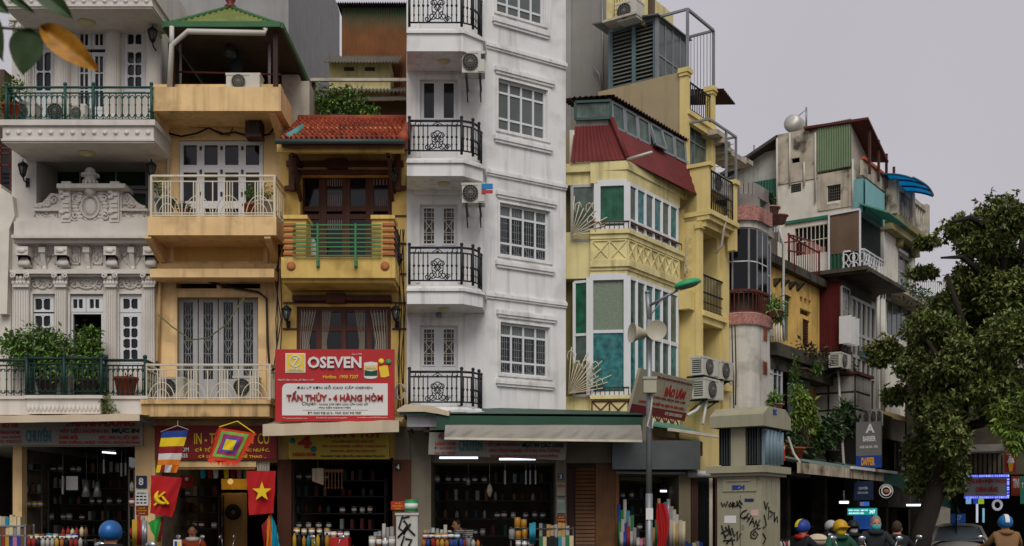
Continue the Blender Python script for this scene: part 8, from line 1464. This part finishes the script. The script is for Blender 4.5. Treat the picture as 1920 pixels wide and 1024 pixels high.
goods('box file', BO, 244, 252, 877, .05, ['silver'], 'on the narrow right shelf'); goods('paint can', CM, 247, 252, 948, .05, ['red'], 'on the narrow right shelf'); goods('bottle', BM, 247, 252, 921, .05, ['white'], 'on the narrow right shelf')
goods('roll', RM, 250, 277, 1024, .6, ['yellow', 'yellow', 'red', 'red', 'silver', 'silver'], 'standing below the number 8 plate', h=.52, step=.045); goods('bottle', BM, 245, 249, 1005, .3, ['red', 'white'], 'beside the upright rolls')
def hang(nm, label, px, py, w, mb, mt_, cat): q = L.p(px, py, w); mb.v = [(v[0]+q[0], v[1]+q[1], v[2]+q[2]) for v in mb.v]; mb.tube([(q[0], q[1], q[2]), (q[0], q[1], L.z(px, 845, w))], .004, 4); return solo(L, nm, label, cat, mb, mt_, kind=None)
STL = mat('dull_steel', '#8f918f', metal=.6, rough=.4, var=.15)
for k, (px, lab) in enumerate(((162, 'left'), (183, 'right'))): m = MB(); m.lathe([(.1, -.3), (.02, 0)], n=12); hang('funnel', f'dull metal funnel, {lab} of the two hanging in the far left shop', px, 903, -.5, m, STL, 'funnel')
for k, (px, p0, p1, lab) in enumerate(((118, 893, 927, 'beside the blank card'), (195, 862, 888, 'under the ceiling tube'), (228, 868, 893, 'left of a pair'), (236, 868, 892, 'right of a pair'))): m = MB(); m.box(-.015, -.02, L.z(0, p1, -.5)-L.z(0, p0, -.5), .015, .02, 0); hang('pale_stick', f'pale hanging stick {lab} in the far left shop', px, p0, -.5, m, GPN, 'stick')
for k, px in enumerate((947, 986, 994, 1004)): m = MB(); m.box(-.015, -.02, -.27, .015, .02, 0); hang('pale_stick', ('pale hanging stick under the right tube', 'pale stick first of three hanging together', 'pale stick second of three hanging together', 'pale stick third of three hanging together')[k]+' in the tower shop', px, 882, -.3, m, GPN, 'stick')
m = MB(); m.lathe([(.01, .05), (.04, 0), (.06, -.08), (.02, -.2)], n=8); hang('hanging_bag', 'small pale bag hanging in the middle of the tower shop', 918, 912, -.3, m, CANV, 'bag'); m = MB(); m.lathe([(.01, .05), (.05, 0), (.04, -.1)], n=8); hang('hanging_ladle', 'steel ladle hanging left of the pale bag', 878, 900, -.3, m, STL, 'ladle')
for k in range(6): m = MB(); m.bar((0, 0, 0), (0, 0, -.34), .018); m.ball((0, 0, -.36), .025, 6, 4); m.box(-.03, -.01, -.06, .03, .01, 0); hang('paint_brush', ORD[k+1]+' orange tipped brush from the left in the hanging row of the yellow house shop', 610+k*6.2, 880, -.3, m, OAKW, 'brush')['group'] = 'brushes hanging in a row'
m = MB(); m.grid(lambda u, v: ((u-.5)*.22, .02*sin(u*9), -.25*v*(1+.3*u)), 6, 4); hang('plastic_bag', 'pale plastic bag hanging left of the brushes', 596, 878, -.3, m, CANV, 'bag')
rack('low counter of bottles before the yellow house shop', L, 548, 655, (1026,), .8, .5, mt_=DSH); goods('bottle', BM, 552, 618, 1027, .95, ['yellow', 'black', 'amber', 'teal', 'yellow'], 'at the front of the yellow house counter', h=1.5); goods('paint can', CM, 556, 615, 1003, .5, ['amber', 'yellow', 'amber', 'amber'], 'stacked behind the yellow house counter', step=.14); goods('paint can', CM, 614, 652, 1008, .6, ['grey', 'cream', 'red'], 'right of the amber cans'); m = MB(); bx(L, m, 611, 1008, 653, 1040, .7, .3); solo(L, 'red_box', 'red cardboard box right of the yellow bottles', 'box', m, RED)
goods('paint can', CM, 698, 742, 1027, .9, ['white', 'brown', 'silver', 'white'], 'beside the tagged white cabinet', h=1.6); goods('roll', RM, 704, 740, 1027, .6, ['grey', 'silver', 'white', 'grey'], 'standing behind the cans by the cabinet', h=(.3, .45))
rack('crowded counter of inks before the tower shop', L, 790, 902, (1026,), .85, .5, mt_=DSH); goods('bottle', BM, 794, 868, 1027, 1.02, {'yellow', 'white', 'red', 'orange', 'blue'}, 'at the front of the tower shop counter'); goods('paint can', CM, 797, 866, 1012, .7, ['red', 'black', 'yellow', 'orange', 'black', 'teal', 'blue'], 'in the second row of the tower shop counter'); goods('roll', RM, 797, 850, 1027, .5, {'grey', 'tan', 'white', 'cream', 'silver'}, 'standing behind the tower shop counter', h=(.34, .4)); goods('bottle', BM, 870, 900, 1027, .95, ['red', 'grey', 'white', 'orange'], 'before the striped shirt')
rack('stepped rack of jars and boxes on the right of the tower shop', L, 958, 1075, (990, 1010, 1026), .6, .4, mt_=DSH); goods('paint can', CS, 970, 992, 990, .6, ['amber', 'amber'], 'on top of the jar rack', h=1.4); goods('paint can', CS, 960, 994, 1010, .6, ['grey', 'amber', 'amber'], 'in the middle of the jar rack', h=1.3); goods('paint can', CM, 972, 1004, 1026, .7, ['white', 'silver', 'silver'], 'at the bottom of the jar rack'); goods('roll', RM, 996, 1006, 1020, .8, ['cyan', 'cyan'], 'standing in the jar rack', h=.36, step=.05); goods('box file', BO, 1014, 1070, 1010, .6, ['grey', 'black', 'tan', 'tan', 'silver', 'tan', 'tan', 'silver'], 'on the stepped rack shelf', h=1.35); goods('box file', BO, 1014, 1075, 1026, .7, ['green', 'cream', 'black', 'black', 'black', 'cyan', 'white'], 'on the lowest rack shelf')
for (a, b, w, lv, nm) in ((556, 722, -.9, (900, 930, 962, 992), 'yellow house shop'), (816, 1034, -1.1, (905, 938, 972, 1004), 'tower shop'), (96, 240, -1.6, (885, 915, 945, 975, 1003), 'far left shop'), (312, 410, -1.5, (930, 960, 990), 'flag shop'), (1168, 1230, -1.0, (935, 965, 995), 'corner shop')):
    rack(f'dim stock shelves along the back of the {nm}', L, a, b, lv, w, .4, mt_=PAL['black'], name='stock_shelves')
    for k, py in enumerate(lv):
        for q in range(2): c = (b-a)/2; goods(*(('paint can', CM), ('box file', BO), ('bottle', BM))[(k+q) % 3], a+c*q+3, a+c*(q+1)-8, py, w, {'dark red', 'brown', 'dark grey', 'olive', 'dark teal', 'grey'}, f'on {("top", "second", "third", "fourth", "lowest")[k]} {("left", "right")[q]} back shelf, {nm}', step=.19, jit=.05)  # dark colours put the dimness of the shop backs into the stock
for (a, b, w, h, cs, wh) in ((1160, 1178, .1, (.68, .74), ['blue', 'green', 'white', 'cyan'], 'tallest against the plywood pier'), (1162, 1186, .3, (.48, .56), ['green', 'white', 'blue', 'grey', 'green'], 'middle row beside the plywood pier'), (1166, 1196, .5, (.3, .42), ['white', 'blue', 'red', 'white', 'grey', 'black'], 'front row beside the plywood pier'), (1196, 1212, .5, (.2, .25), ['white', 'pink', 'brown'], 'lowest, left of the lamp post'), (1225, 1240, .2, (.4, .5), ['tan', 'green', 'teal'], 'left of the red fabric'), (1236, 1268, .0, (.74, .84), ['tan', 'brown', 'cyan', 'silver', 'grey'], 'tallest behind the red fabric'), (1246, 1274, .3, (.6, .68), ['white', 'pink', 'grey', 'white'], 'middle row right of the red fabric'), (1258, 1282, .6, (.42, .47), ['white', 'cream', 'tan'], 'front row before the tan column')): goods('roll', RM, a, b, 1034, w, cs, wh, GE, (h[0]*1.25, h[1]*1.25), .06)
m = MB(); q = GE.p(1236, 1024, .75); m.tube([(q[0], q[1], q[2])], .1) if 0 else m.grid(lambda u, v: (q[0]+.07*sin(v*2.6)+(u-.5)*(.2-.05*sin(v*7)), q[1]-.03*sin(u*13+v*5)-.03*v, q[2]-.2+1.0*v), 16, 14); solo(GE, 'red_fabric', 'length of red fabric draped over the rolls at the corner shop', 'fabric', m, RED)
goods('box file', BO, 1288, 1318, 1036, .4, ['blue', 'blue', 'cream', 'grey'], 'on the pavement left of the electrical cabin', GE); goods('bottle', BM, 1466, 1492, 1030, 2.5, ['white', 'black', 'silver', 'red', 'white'], 'on the stand right of the electrical cabin', R)
# ================================================================ cables
def cable(label, pts, r=.012, fr=L, mt_=CABLE): m = MB(); m.tube([fr.p(*p) for p in pts], r, 5); solo(fr, 'cable', label, 'cable', m, mt_, 'loose cables on the facades')
cable('looping black cable under the terrace slab', [(316, 250, .1), (340, 256, .1), (370, 250, .15), (392, 240, .15), (415, 252, .1), (440, 248, .1), (478, 258, .1), (505, 252, .1), (525, 225, .15)], .02); cable('thin cable crossing above the white shutters', [(318, 236, .06), (390, 240, .06), (430, 254, .06), (440, 232, .06)])
cable('drooping green-tipped cord over the grey leaves', [(296, 589, .25), (322, 612, .25), (358, 637, .25), (390, 634, .25), (425, 608, .25), (462, 552, .25)], .014, mt_=mat('olive_cord', '#5f6a3f', bump=0)); cable('cable along the transom vents', [(390, 528, .1), (440, 540, .1), (485, 548, .1), (500, 560, .1), (502, 640, .1), (506, 700, .4)], .022)
for k, (a, b) in enumerate(((517, 526), (521, 523), (527, 519), (529, 530))): cable(('leftmost', 'second', 'third', 'rightmost')[k]+' strand of the cable drop between cream and yellow houses', [(a+6, 440, .25), (b-4, 520, .22), (a, 600, .22), (b-6, 690, .25), (a-10, 800, .5)], .011)
for k, (a, b) in enumerate(((746, 749), (751, 746), (755, 757), (758, 752))): cable(('leftmost', 'second', 'third', 'rightmost')[k]+' strand of the cable drop beside the white tower', [(a, 430, .2), (b, 500, .18), (a+2, 580, .16), (b, 680, .18), (a, 770, .2)], .011)
for k, (cx, cy, s_) in enumerate(((745, 486, 9), (522, 410, 10), (520, 700, 11), (750, 735, 11))): m = MB(); r2 = random.Random(k); [m.tube([L.p(cx+s_*r2.uniform(.5, 1)*cos(a)+r2.uniform(-2, 2), cy+s_*1.4*sin(a), .3+.1*r2.random()) for a in [j*pi/6 for j in range(13)]], .01, 4) for _ in range(7)]; solo(L, 'cable_coil', ('tangled cable coil by the yellow balcony rail', 'tangled cable coil by the cream balcony end', 'tangled cable coil left of the red paint sign', 'tangled cable coil right of the red paint sign')[k], 'cable', m, (CABLE, CABLW)[k % 2], 'tangled cable coils')
cable('pale pipe down the left of the cream house', [(316, 210, .06), (315, 330, .06)], .03, mt_=PVC); cable('pale elbow pipe under the upper cream balcony', [(312, 448, .1), (302, 455, .1), (300, 480, .1), (298, 680, .05)], .03, mt_=CREAM); cable('white conduit falling from the air conditioners to the green side awning', [(1316, 690, .5), (1318, 730, .5), (1325, 750, .6), (1318, 795, .7)], .035, R, PVC); cable('pale conduit from the air conditioners to the tilted sign', [(1322, 750, .5), (1305, 770, .6), (1290, 778, .7)], .035, R, PVC); cable('pale cable looping below the caged balcony', [(1362, 405, .65), (1357, 430, .6), (1353, 460, .5), (1342, 475, .4)], .03, R, CABLW)
for k, p in enumerate(([(1378, 610, .95), (1380, 700, .95), (1379, 760, .95)], [(1372, 610, .7), (1374, 690, .8), (1376, 770, .8)])): cable(('right', 'left')[k]+' thin cable down the grey rounded wall', p, .015, R)
cable('pale cable sagging from the panelled room to the rusted awning', [(1568, 660, .9), (1573, 720, .9), (1577, 800, 1.2), (1582, 870, 1.5)], .04, R, CABLW); cable('pale cable from the trough to the awning end', [(1478, 820, 1.0), (1488, 850, 1.3), (1500, 868, 1.8)], .03, R, CABLW)
# ================================================================ people and vehicles
def cloth_mat(h): return mat('cloth_'+h.lstrip('#'), h, rough=.85, var=.12, bump=.03)
def strip_mat():
    m = mat('striped_shirt', '#b9b5a8', rough=.85, bump=0); n = m.node_tree; p = n.nodes['Principled BSDF']; g = n.nodes.new('ShaderNodeNewGeometry'); sp = n.nodes.new('ShaderNodeSeparateXYZ'); s_ = n.nodes.new('ShaderNodeMath'); s_.operation = 'MULTIPLY'; s_.inputs[1].default_value = 160; q = n.nodes.new('ShaderNodeMath'); q.operation = 'SINE'; gt = n.nodes.new('ShaderNodeMath'); gt.operation = 'GREATER_THAN'; gt.inputs[1].default_value = 0; x = n.nodes.new('ShaderNodeMix'); x.data_type = 'RGBA'; x.inputs[6].default_value = (.03, .03, .03, 1); x.inputs[7].default_value = (.45, .43, .38, 1)
    n.links.new(g.outputs['Position'], sp.inputs[0]); n.links.new(sp.outputs[2], s_.inputs[0]); n.links.new(s_.outputs[0], q.inputs[0]); n.links.new(q.outputs[0], gt.inputs[0]); n.links.new(gt.outputs[0], x.inputs['Factor']); n.links.new(x.outputs[2], p.inputs['Base Color']); return m
RIDE = dict(pel=(0, .06, .74), ab=(0, .04, .9), ch=(0, 0, 1.1), nk=(0, -.02, 1.27), hd=(0, -.05, 1.36), tp=(0, -.04, 1.46), sl=(.18, 0, 1.2), el=(.28, -.16, 1.02), wr=(.3, -.4, 1.0), hn=(.3, -.47, 1.0), hp=(.1, .04, .74), kn=(.17, -.36, .7), an=(.17, -.3, .33), to=(.17, -.47, .29))
STAND = dict(pel=(0, 0, .93), ab=(0, 0, 1.08), ch=(0, 0, 1.28), nk=(0, 0, 1.45), hd=(0, -.02, 1.56), tp=(0, -.01, 1.66), sl=(.19, 0, 1.39), el=(.24, .02, 1.12), wr=(.24, -.1, .9), hn=(.24, -.14, .83), hp=(.1, 0, .9), kn=(.11, -.02, .5), an=(.11, .02, .1), to=(.11, -.13, .05))
def person(fr, px, Y, rz, label, top, legs, pose=RIDE, head=None, mask=None, hair=HAIR, dz=0., group=None, scarf=None, lean=0.):
    X = (px-CX)/FP*Y; t = Th(G0, 'person', label, 'person', (X, Y, dz), group); t.ob.rotation_euler = (0, 0, rz); t.base = (0, 0, 0)
    J = {k: Vector(v) for k, v in pose.items()}; vs, es, rs, idx, own = [], [], [], {}, []
    def V(n, p, r): idx[n] = len(vs); vs.append(tuple(p)); rs.append(r)
    def E(a, b, o): es.append((idx[a], idx[b])); own.append((Vector(vs[idx[a]]), Vector(vs[idx[b]]), o))
    for n, r in (('pel', .14), ('ab', .135), ('ch', .15), ('nk', .06), ('hd', .085), ('tp', .06)): V(n, J[n], r)
    for a, b, o in (('pel', 'ab', 0), ('ab', 'ch', 0), ('ch', 'nk', 0), ('nk', 'hd', 2), ('hd', 'tp', 2)): E(a, b, o)
    for s_ in (1, -1):
        f_ = lambda n: Vector((J[n].x*s_, J[n].y, J[n].z))
        for n, r in (('sl', .08), ('el', .055), ('wr', .035), ('hn', .04), ('hp', .1), ('kn', .075), ('an', .05), ('to', .045)): V(n+str(s_), f_(n), r)
        for a, b, o in (('ch', 'sl', 0), ('sl', 'el', 0), ('el', 'wr', 0), ('wr', 'hn', 2), ('pel', 'hp', 1), ('hp', 'kn', 1), ('kn', 'an', 1), ('an', 'to', 3)): E(a if a in ('ch', 'pel') else a+str(s_), b+str(s_), o)
    me = bpy.data.meshes.new('body'); me.from_pydata(vs, es, []); o = bpy.data.objects.new('body', me); COL.objects.link(o); md = o.modifiers.new('skin', 'SKIN'); md.use_smooth_shade = True
    for i, r in enumerate(rs): me.skin_vertices[0].data[i].radius = (r, r*(.72 if i < 3 else 1))
    me.skin_vertices[0].data[0].use_root = True; o.modifiers.new('sub', 'SUBSURF').levels = 1
    dg = bpy.context.evaluated_depsgraph_get(); b = bpy.data.meshes.new_from_object(o.evaluated_get(dg)); bpy.data.objects.remove(o)
    mb = MB(); mb.v = [tuple(v.co) for v in b.vertices]
    for p in b.polygons:
        c = p.center; best = min(own, key=lambda q: (c-(q[0]+(q[1]-q[0])*max(0, min(1, (c-q[0]).dot(q[1]-q[0])/(q[1]-q[0]).length_squared)))).length-(.0 if q[2] != 2 else .0)); mb.f.append(tuple(p.vertices)); mb.m.append(best[2]); mb.s.append(True)
    mb.cur = 2
    for s_ in (1, -1):                                              # five bent fingers closing on each hand's grip
        h = Vector((J['hn'].x*s_, J['hn'].y, J['hn'].z))
        for k in range(4): q = h+Vector(((k-1.5)*.021, -.02, .012)); L_ = (.05, .06, .058, .045)[k]; mb.tube([q, q+Vector((0, -L_*.7, .006)), q+Vector((0, -L_, -.03)), q+Vector((0, -L_*.6, -.05))], [.011, .01, .009, .008], 5)
        mb.tube([h+Vector((-s_*.03, .01, 0)), h+Vector((-s_*.05, -.02, -.02)), h+Vector((-s_*.035, -.045, -.035))], [.012, .011, .009], 5)
    h = J['hd']+Vector((0, 0, .03)); mb.ball(h, .1, 14, 10, .8, .98, 1.22); mb.ball(h+Vector((0, -.105, -.02)), .018, 6, 4, .8, 1, 1.3); mb.ball(h+Vector((.08, .0, -.01)), .03, 6, 4, .4, .7, 1.1); mb.ball(h+Vector((-.08, .0, -.01)), .03, 6, 4, .4, .7, 1.1)
    t.part('body', mb, [top, legs, SKIN, BLK])
    m = MB(); [m.ball(h+Vector((s_*.032, -.088, .012)), .012, 6, 4) for s_ in (1, -1)]; m.box(h.x-.025, h.y-.098, h.z-.066, h.x+.025, h.y-.09, h.z-.058); t.part('face', m, BKP, kind='stuff')
    m = MB(); m.ball(h+Vector((0, .02, .03)), .108, 12, 8, .84, .95, 1.1); m.v = [(v[0], max(v[1], h.y-.075) if v[2] < h.z+.07 else v[1], max(v[2], h.z-.06)) for v in m.v]; t.part('hair', m, hair)
    if head:
        m = MB(); n = 16; hm, st = head if isinstance(head, tuple) else (head, None)
        def hel(sc_, lo_, a0=-2, a1=2): m_ = MB(); m_.ball(h+Vector((0, .015, .035)), .14*sc_, n, 10, .92, 1.06, .98); c_ = h.z+lo_; m_.v = [(v[0], v[1], max(v[2], c_+.04*(v[1] < h.y-.06))) for v in m_.v]; return m_
        ho = t.part('helmet', hel(.97, -.05), hm)
        if st: m = MB(); m.grid(lambda u, v: (h.x+(u-.5)*.07, h.y+.015-.152*cos(pi*v*1.0)*1.0, h.z+.035+.142*sin(pi*v)), 2, 12); m.grid(lambda u, v: (h.x+(.5-u)*.07, h.y+.015-.15*cos(pi*v), h.z+.035+.14*sin(pi*v)), 2, 12); t.part('helmet_stripe', m, st, ho)
        m = MB(); m.grid(lambda u, v: (h.x+(u-.5)*.2, h.y-.13-.07*v*(1-(2*u-1)**2*.6), h.z+.05-.015*v), 8, 2); m.grid(lambda u, v: (h.x+(.5-u)*.2, h.y-.13-.07*v*(1-(2*u-1)**2*.6), h.z+.042-.015*v), 8, 2); t.part('helmet_peak', m, hm, ho)
    if mask: m = MB(); m.ball(h+Vector((0, -.02, -.05)), .098, 12, 8, .85, .98, .75); m.v = [(v[0], min(v[1], h.y-.01), v[2]) for v in m.v]; t.part('face_mask', m, mask)
    scarf = scarf or top
    if scarf: m = MB(); m.tube([(J['nk'].x+.1*cos(a), J['nk'].y+.09*sin(a), J['nk'].z-.02) for a in [k*pi/6 for k in range(12)]], .045, 7, True); t.part('collar', m, scarf)
    return t
MIR = mat('mirror_glass', '#aab0b5', rough=.1, metal=.8, bump=0); TYRE = mat('tyre_rubber', '#161616', rough=.85)
def scooter(px, Y, rz, label, paint, shield=None):
    t = Th(G0, 'scooter', label, 'scooter', ((px-CX)/FP*Y, Y, 0), 'scooters on the street'); t.ob.rotation_euler = (0, 0, rz); t.base = (0, 0, 0)
    for y in (-.62, .6): m = MB(); m.tube([(0, y+.19*cos(a), .24+.19*sin(a)) for a in [k*pi/10 for k in range(20)]], .05, 8, True); w_ = t.part('wheel', m, TYRE); m = MB(); m.lathe([(.14, -.03), (.14, .03)], (0, y, .24), 12, 'x'); t.part('rim', m, GALV, w_)
    m = MB(); m.sect([(-.45, .3), (-.2, .22), (.3, .25), (.75, .5), (.85, .72), (.4, .7), (.12, .66), (.02, .36), (-.3, .34)][::-1], -.13, .13); t.part('body', m, paint)
    m = MB(); m.elev([(-.2, .35), (.2, .35), (.24, .62), (.17, .88), (.1, .98), (-.1, .98), (-.17, .88), (-.24, .62)], -.5, -.42); m.ball((0, -.48, .95), .14, 10, 6, 1.1, .8, .7); t.part('front_shield', m, shield or paint)
    m = MB(); m.ball((0, -.58, .94), .07, 10, 6, 1.2, .5, .8); t.part('headlight', m, WPN); m = MB(); m.sect([(-.02, .68), (.75, .74), (.72, .82), (.3, .8), (.0, .76)][::-1], -.13, .13); t.part('seat', m, BKP)
    m = MB(); m.tube([(-.34, -.4, 1.0), (-.16, -.46, 1.02), (.16, -.46, 1.02), (.34, -.4, 1.0)], .018, 7); m.tube([(0, -.46, 1.0), (0, -.62, .3)], .03, 7); t.part('handlebar', m, GALV); m = MB(); [m.tube([(s_*.24, -.43, 1.0), (s_*.36, -.4, 1.0)], .026, 7) for s_ in (1, -1)]; t.part('grips', m, BKP, kind='stuff')
    for s_ in (1, -1): m = MB(); m.tube([(s_*.2, -.44, 1.02), (s_*.27, -.43, 1.2)], .007, 5); m.ball((s_*.3, -.44, 1.24), .055, 10, 6, 1.15, .3, .75); t.part('mirror', m, MIR)
    return t
BKC = cloth_mat('#1d1f22'); TR = cloth_mat('#24262c'); R8 = lambda d: radians(d)
for a in ((205, 12.9, 176, 'rider seen from behind in a metallic blue helmet at lower left', mat('dark_jacket', '#17191c', rough=.8), (mat('metallic_blue', '#1c5f9e', rough=.38, metal=.3, spec=.6), None), None, None, 'dark scooter under the rider in the metallic blue helmet', BKP),
          (1502, 20.3, 120, 'rider in black jacket with red collar and blue yellow helmet', BKC, (BLP, YEP), None, RED, 'black scooter beside the electrical cabin', BKP),
          (1574, 20, 8, 'rider in green jacket with yellow helmet and yellow mask', cloth_mat('#23503a'), (mat('helmet_yellow', '#bf951d', rough=.45), None), YEP, None, 'white scooter of the rider in the green jacket', WPN),
          (1641, 19.6, -6, 'grey haired rider in dark coat with turquoise mask and no helmet', cloth_mat('#24282b'), None, mat('turquoise_mask', '#3f9fa5', rough=.8, bump=0), None, 'silver grey scooter of the grey haired rider', mat('scooter_grey', '#77756f', rough=.35, metal=.3)),
          (1886, 20, 172, 'rider in tan jacket seen from behind with blue and white helmet', cloth_mat('#80603f'), (mat('helmet_blue', '#1f6aa5', rough=.35), WPN), None, None, 'dark scooter of the rider in the tan jacket', BKP),
          (1598, 24, 5, 'rider in dark clothes with dark cap and white mask behind the yellow helmet', BKC, (BKP, None), WHP, None, 'scooter of the white masked rider', GALV),
          (1556, 24.5, 20, 'rider in black with a grey helmet behind the green jacket', BKC, (GPN, None), BKP, None, 'scooter of the rider in the grey helmet', BKP),
          (1681, 20.6, 150, 'brown haired person on a scooter seen from behind near the trunk', BKC, None, None, None, 'dark scooter near the leaning trunk', BKP)):
    px, Y, rz, lab, top, hd, mk, sc_, sl, pt = a; person(G0, px, Y, R8(rz), lab, top, TR, RIDE, hd, mk, mat('grey_hair', '#77746f') if 'grey haired' in lab else mat('brown_hair', '#3a2a1f') if 'brown haired' in lab else HAIR, scarf=sc_, dz={1886: .08, 1641: .09, 205: -.03}.get(px, 0)); scooter(px, Y, R8(rz), sl, pt)
SIT = dict(RIDE); 
person(G0, 884, 22.6, R8(-55), 'person in black and white striped shirt bending over the tower shop counter', strip_mat(), TR, dict(STAND, ab=(0, -.02, 1.02), ch=(0, -.16, 1.16), nk=(0, -.26, 1.28), hd=(0, -.33, 1.36), tp=(0, -.36, 1.45), sl=(.19, -.18, 1.24), el=(.24, -.25, 1.0), wr=(.22, -.4, .95), hn=(.22, -.47, .94)), dz=.06)
person(G0, 361, 22.9, R8(10), 'person in orange vest with pale scarf inside the flag shop', cloth_mat('#a8431f'), TR, STAND, dz=-.26, scarf=WHP); person(G0, 76, 23.6, R8(30), 'shopkeeper in dark clothes in the gloom of the far left shop', BKC, TR, STAND, dz=-.08)
scooter(322, 20.6, R8(150), 'parked dark scooter with round mirrors before the flag shop', BKP); scooter(470, 20.8, R8(-100), 'parked black scooter with bare handlebar right of the flag shop', mat('scooter_black', '#1b1c1e', rough=.3)); scooter(590, 20.4, R8(160), 'parked scooter with one bright mirror before the yellow house', mat('scooter_black', '#1b1c1e')); scooter(1535, 20.8, R8(-20), 'parked scooter carrying a pale bundle between the two front riders', mat('scooter_silver', '#98978f', rough=.35, metal=.3))
m = MB(); q = G0.p(0, 0); X = (1533-CX)/FP*20.9; m.ball((X, 20.9, 1.18), .2, 12, 8, 1, .8, .6); m.tube([(X+.19*cos(a), 20.9+.16*sin(a), 1.2) for a in [k*pi/8 for k in range(16)]], .02, 5, True); solo(G0, 'bundle', 'pale tied bundle on the parked scooter between the riders', 'bundle', m, CANV)
m = MB(); bx(L, m, 325, 1012, 340, 1050, .95, .9); t = Th(L, 'framed_picture', 'small framed colourful picture leaning behind the parked dark scooter', 'picture', L.p(332, 1050, .95)); t.part('frame', m, WHP)
for k, mm in enumerate((BLP, YEP, RED, GRP)): m = MB(); bx(L, m, 327+(k % 2)*6, 1015+(k//2)*12, 332+(k % 2)*6, 1026+(k//2)*12, .955, .94); t.part('print', m, mm)
# cars: body lofted from cross-sections, front towards -y
def car(px, Y, deg, label, paint, sign=None):
    f = at(px, Y, deg); t = Th(f, 'taxi' if sign else 'car', label, 'taxi' if sign else 'car', (0, 0, 0), None if sign else None)
    S_ = [(-2.1, .45, .62, .66), (-1.95, .3, .74, .8), (-1.2, .28, .96, .84), (-.75, .28, 1.0, .85), (.9, .28, 1.0, .85), (1.9, .3, .98, .82), (2.1, .42, .9, .74)]
    m = MB(); n = 12
    for y, z0, z1, hw in S_:
        for k in range(n): a = pi*k/(n-1); x = -hw*cos(a); z = z0+(z1-z0)*min(1, sin(a)**.45 if 0 < a < pi else 0); m.v.append((x if abs(cos(a)) < .95 else x, y, z))
    for i in range(len(S_)-1):
        for k in range(n-1): m.f.append((i*n+k, i*n+k+1, (i+1)*n+k+1, (i+1)*n+k)[::-1]); m.m.append(0); m.s.append(True)
    m.f += [tuple(range(n)), tuple(range((len(S_)-1)*n, len(S_)*n))[::-1]]; m.m += [0, 0]; m.s += [False, False]; t.part('body', m, paint)
    m = MB(); R_ = [(-.25, 1.4), (.1, 1.47), (.7, 1.48), (1.3, 1.42)]; c = []
    for y, z in R_: c += [(-.58, y, z-.05), (-.35, y, z), (0, y, z+.02), (.35, y, z), (.58, y, z-.05)]
    m.add(c, [(i*5+k, i*5+k+1, i*5+k+6, i*5+k+5) for i in range(3) for k in range(4)], True); m.add([(x, y, z-.05) for x, y, z in c], [(i*5+k, i*5+k+5, i*5+k+6, i*5+k+1) for i in range(3) for k in range(4)])
    for s_ in (1, -1):
        for (a, b) in (((s_*.58, -.25, 1.36), (s_*.74, -1.0, .97)), ((s_*.6, .6, 1.4), (s_*.8, .6, .98)), ((s_*.58, 1.3, 1.36), (s_*.74, 1.9, .98))): m.bar(a, b, .08)
    t.part('roof', m, paint)
    SG_ = mat('windscreen', '#9aa5aa', rough=.08, var=.1, bump=0, spec=.9, metal=.45); m = MB(); m.grid(lambda u, v: ((2*u-1)*(.7-.13*v), -.98+.72*v-.1*(1-(2*u-1)**2), .97+.4*v), 8, 4); t.part('windscreen', m, SG_); m = MB(); m.grid(lambda u, v: ((1-2*u)*(.7-.13*v), 1.9-.6*v, .97+.4*v), 6, 3); t.part('rear_window', m, SG_)  # pale grey base colour stands in for the sky reflected in the glass
    for s_ in (1, -1): m = MB(); q = [(s_*.79, -.85, .98), (s_*.79, 1.8, .98), (s_*.6, 1.25, 1.36), (s_*.6, -.25, 1.36)]; m.add(q, [(0, 1, 2, 3) if s_ > 0 else (3, 2, 1, 0)]); t.part('side_window', m, GL); m = MB(); m.ball((s_*.95, -.75, 1.02), .11, 10, 6, 1, .6, .75); t.part('mirror', m, paint); m = MB(); m.ball((s_*.58, -2.02, .68), .15, 10, 6, 1.2, .5, .6); t.part('headlight', m, WPN)
    for s_ in (1, -1):
        for y in (-1.35, 1.35): m = MB(); m.lathe([(.2, -.1), (.31, -.1), (.32, 0), (.31, .1), (.2, .1)], (s_*.74, y, .32), 16, 'x'); t.part('wheel', m, TYRE)
    m = MB(); m.box(-.55, -2.12, .42, .55, -2.08, .6); t.part('grille', m, BKP); m = MB(); [m.bar((s_*.1, -1.0, 1.0), (s_*.1+.5, -.9, 1.06), .02) for s_ in (-3, 1)]; t.part('wiper', m, BKP, kind='stuff')
    m = MB(); r = random.Random(3); [m.tube(arc((.2+.36*r.random(), -.99+.3, 1.08+.2*r.random()), .08, .07, r.random()*3, 4+r.random()*3, 8), .012, 4) for _ in range(12)]; 
    if sign:
        m.v = [(v[0], -1.07+.72*(v[2]-.97)/.4-.012, v[2]) for v in m.v]; t.part('dark_reflection_sticker', m, GRF, kind='stuff') if False else None
        m = MB(); m.box(-.2, .1, 1.5, .2, .24, 1.76); so = t.part('roof_sign', m, mat('taxi_blue', '#1d4a94', rough=.4, emit=.2, bump=0)); me = text_mesh('G7', .2, .15, WHP, .006, .04, .2); t.inst('lettering', me, (0, .095, 1.64), so); me = text_mesh('TAXI', .1, .03, WHP, .006, .02); t.inst('lettering', me, (-.05, .095, 1.53), so)  # emission lightens the roof sign where shadow falls on it
    return t
car(1797, 34, -20, 'bronze grey taxi facing the camera with a blue G7 roof sign', mat('taxi_bronze', '#cbc4b4', rough=.3, metal=.15, var=.05, bump=0, spec=.6), True); car(1893, 39, -20, 'white car behind the taxi and the rider in tan', mat('car_white', '#bdbcb8', rough=.3, var=.04, bump=0, spec=.6))
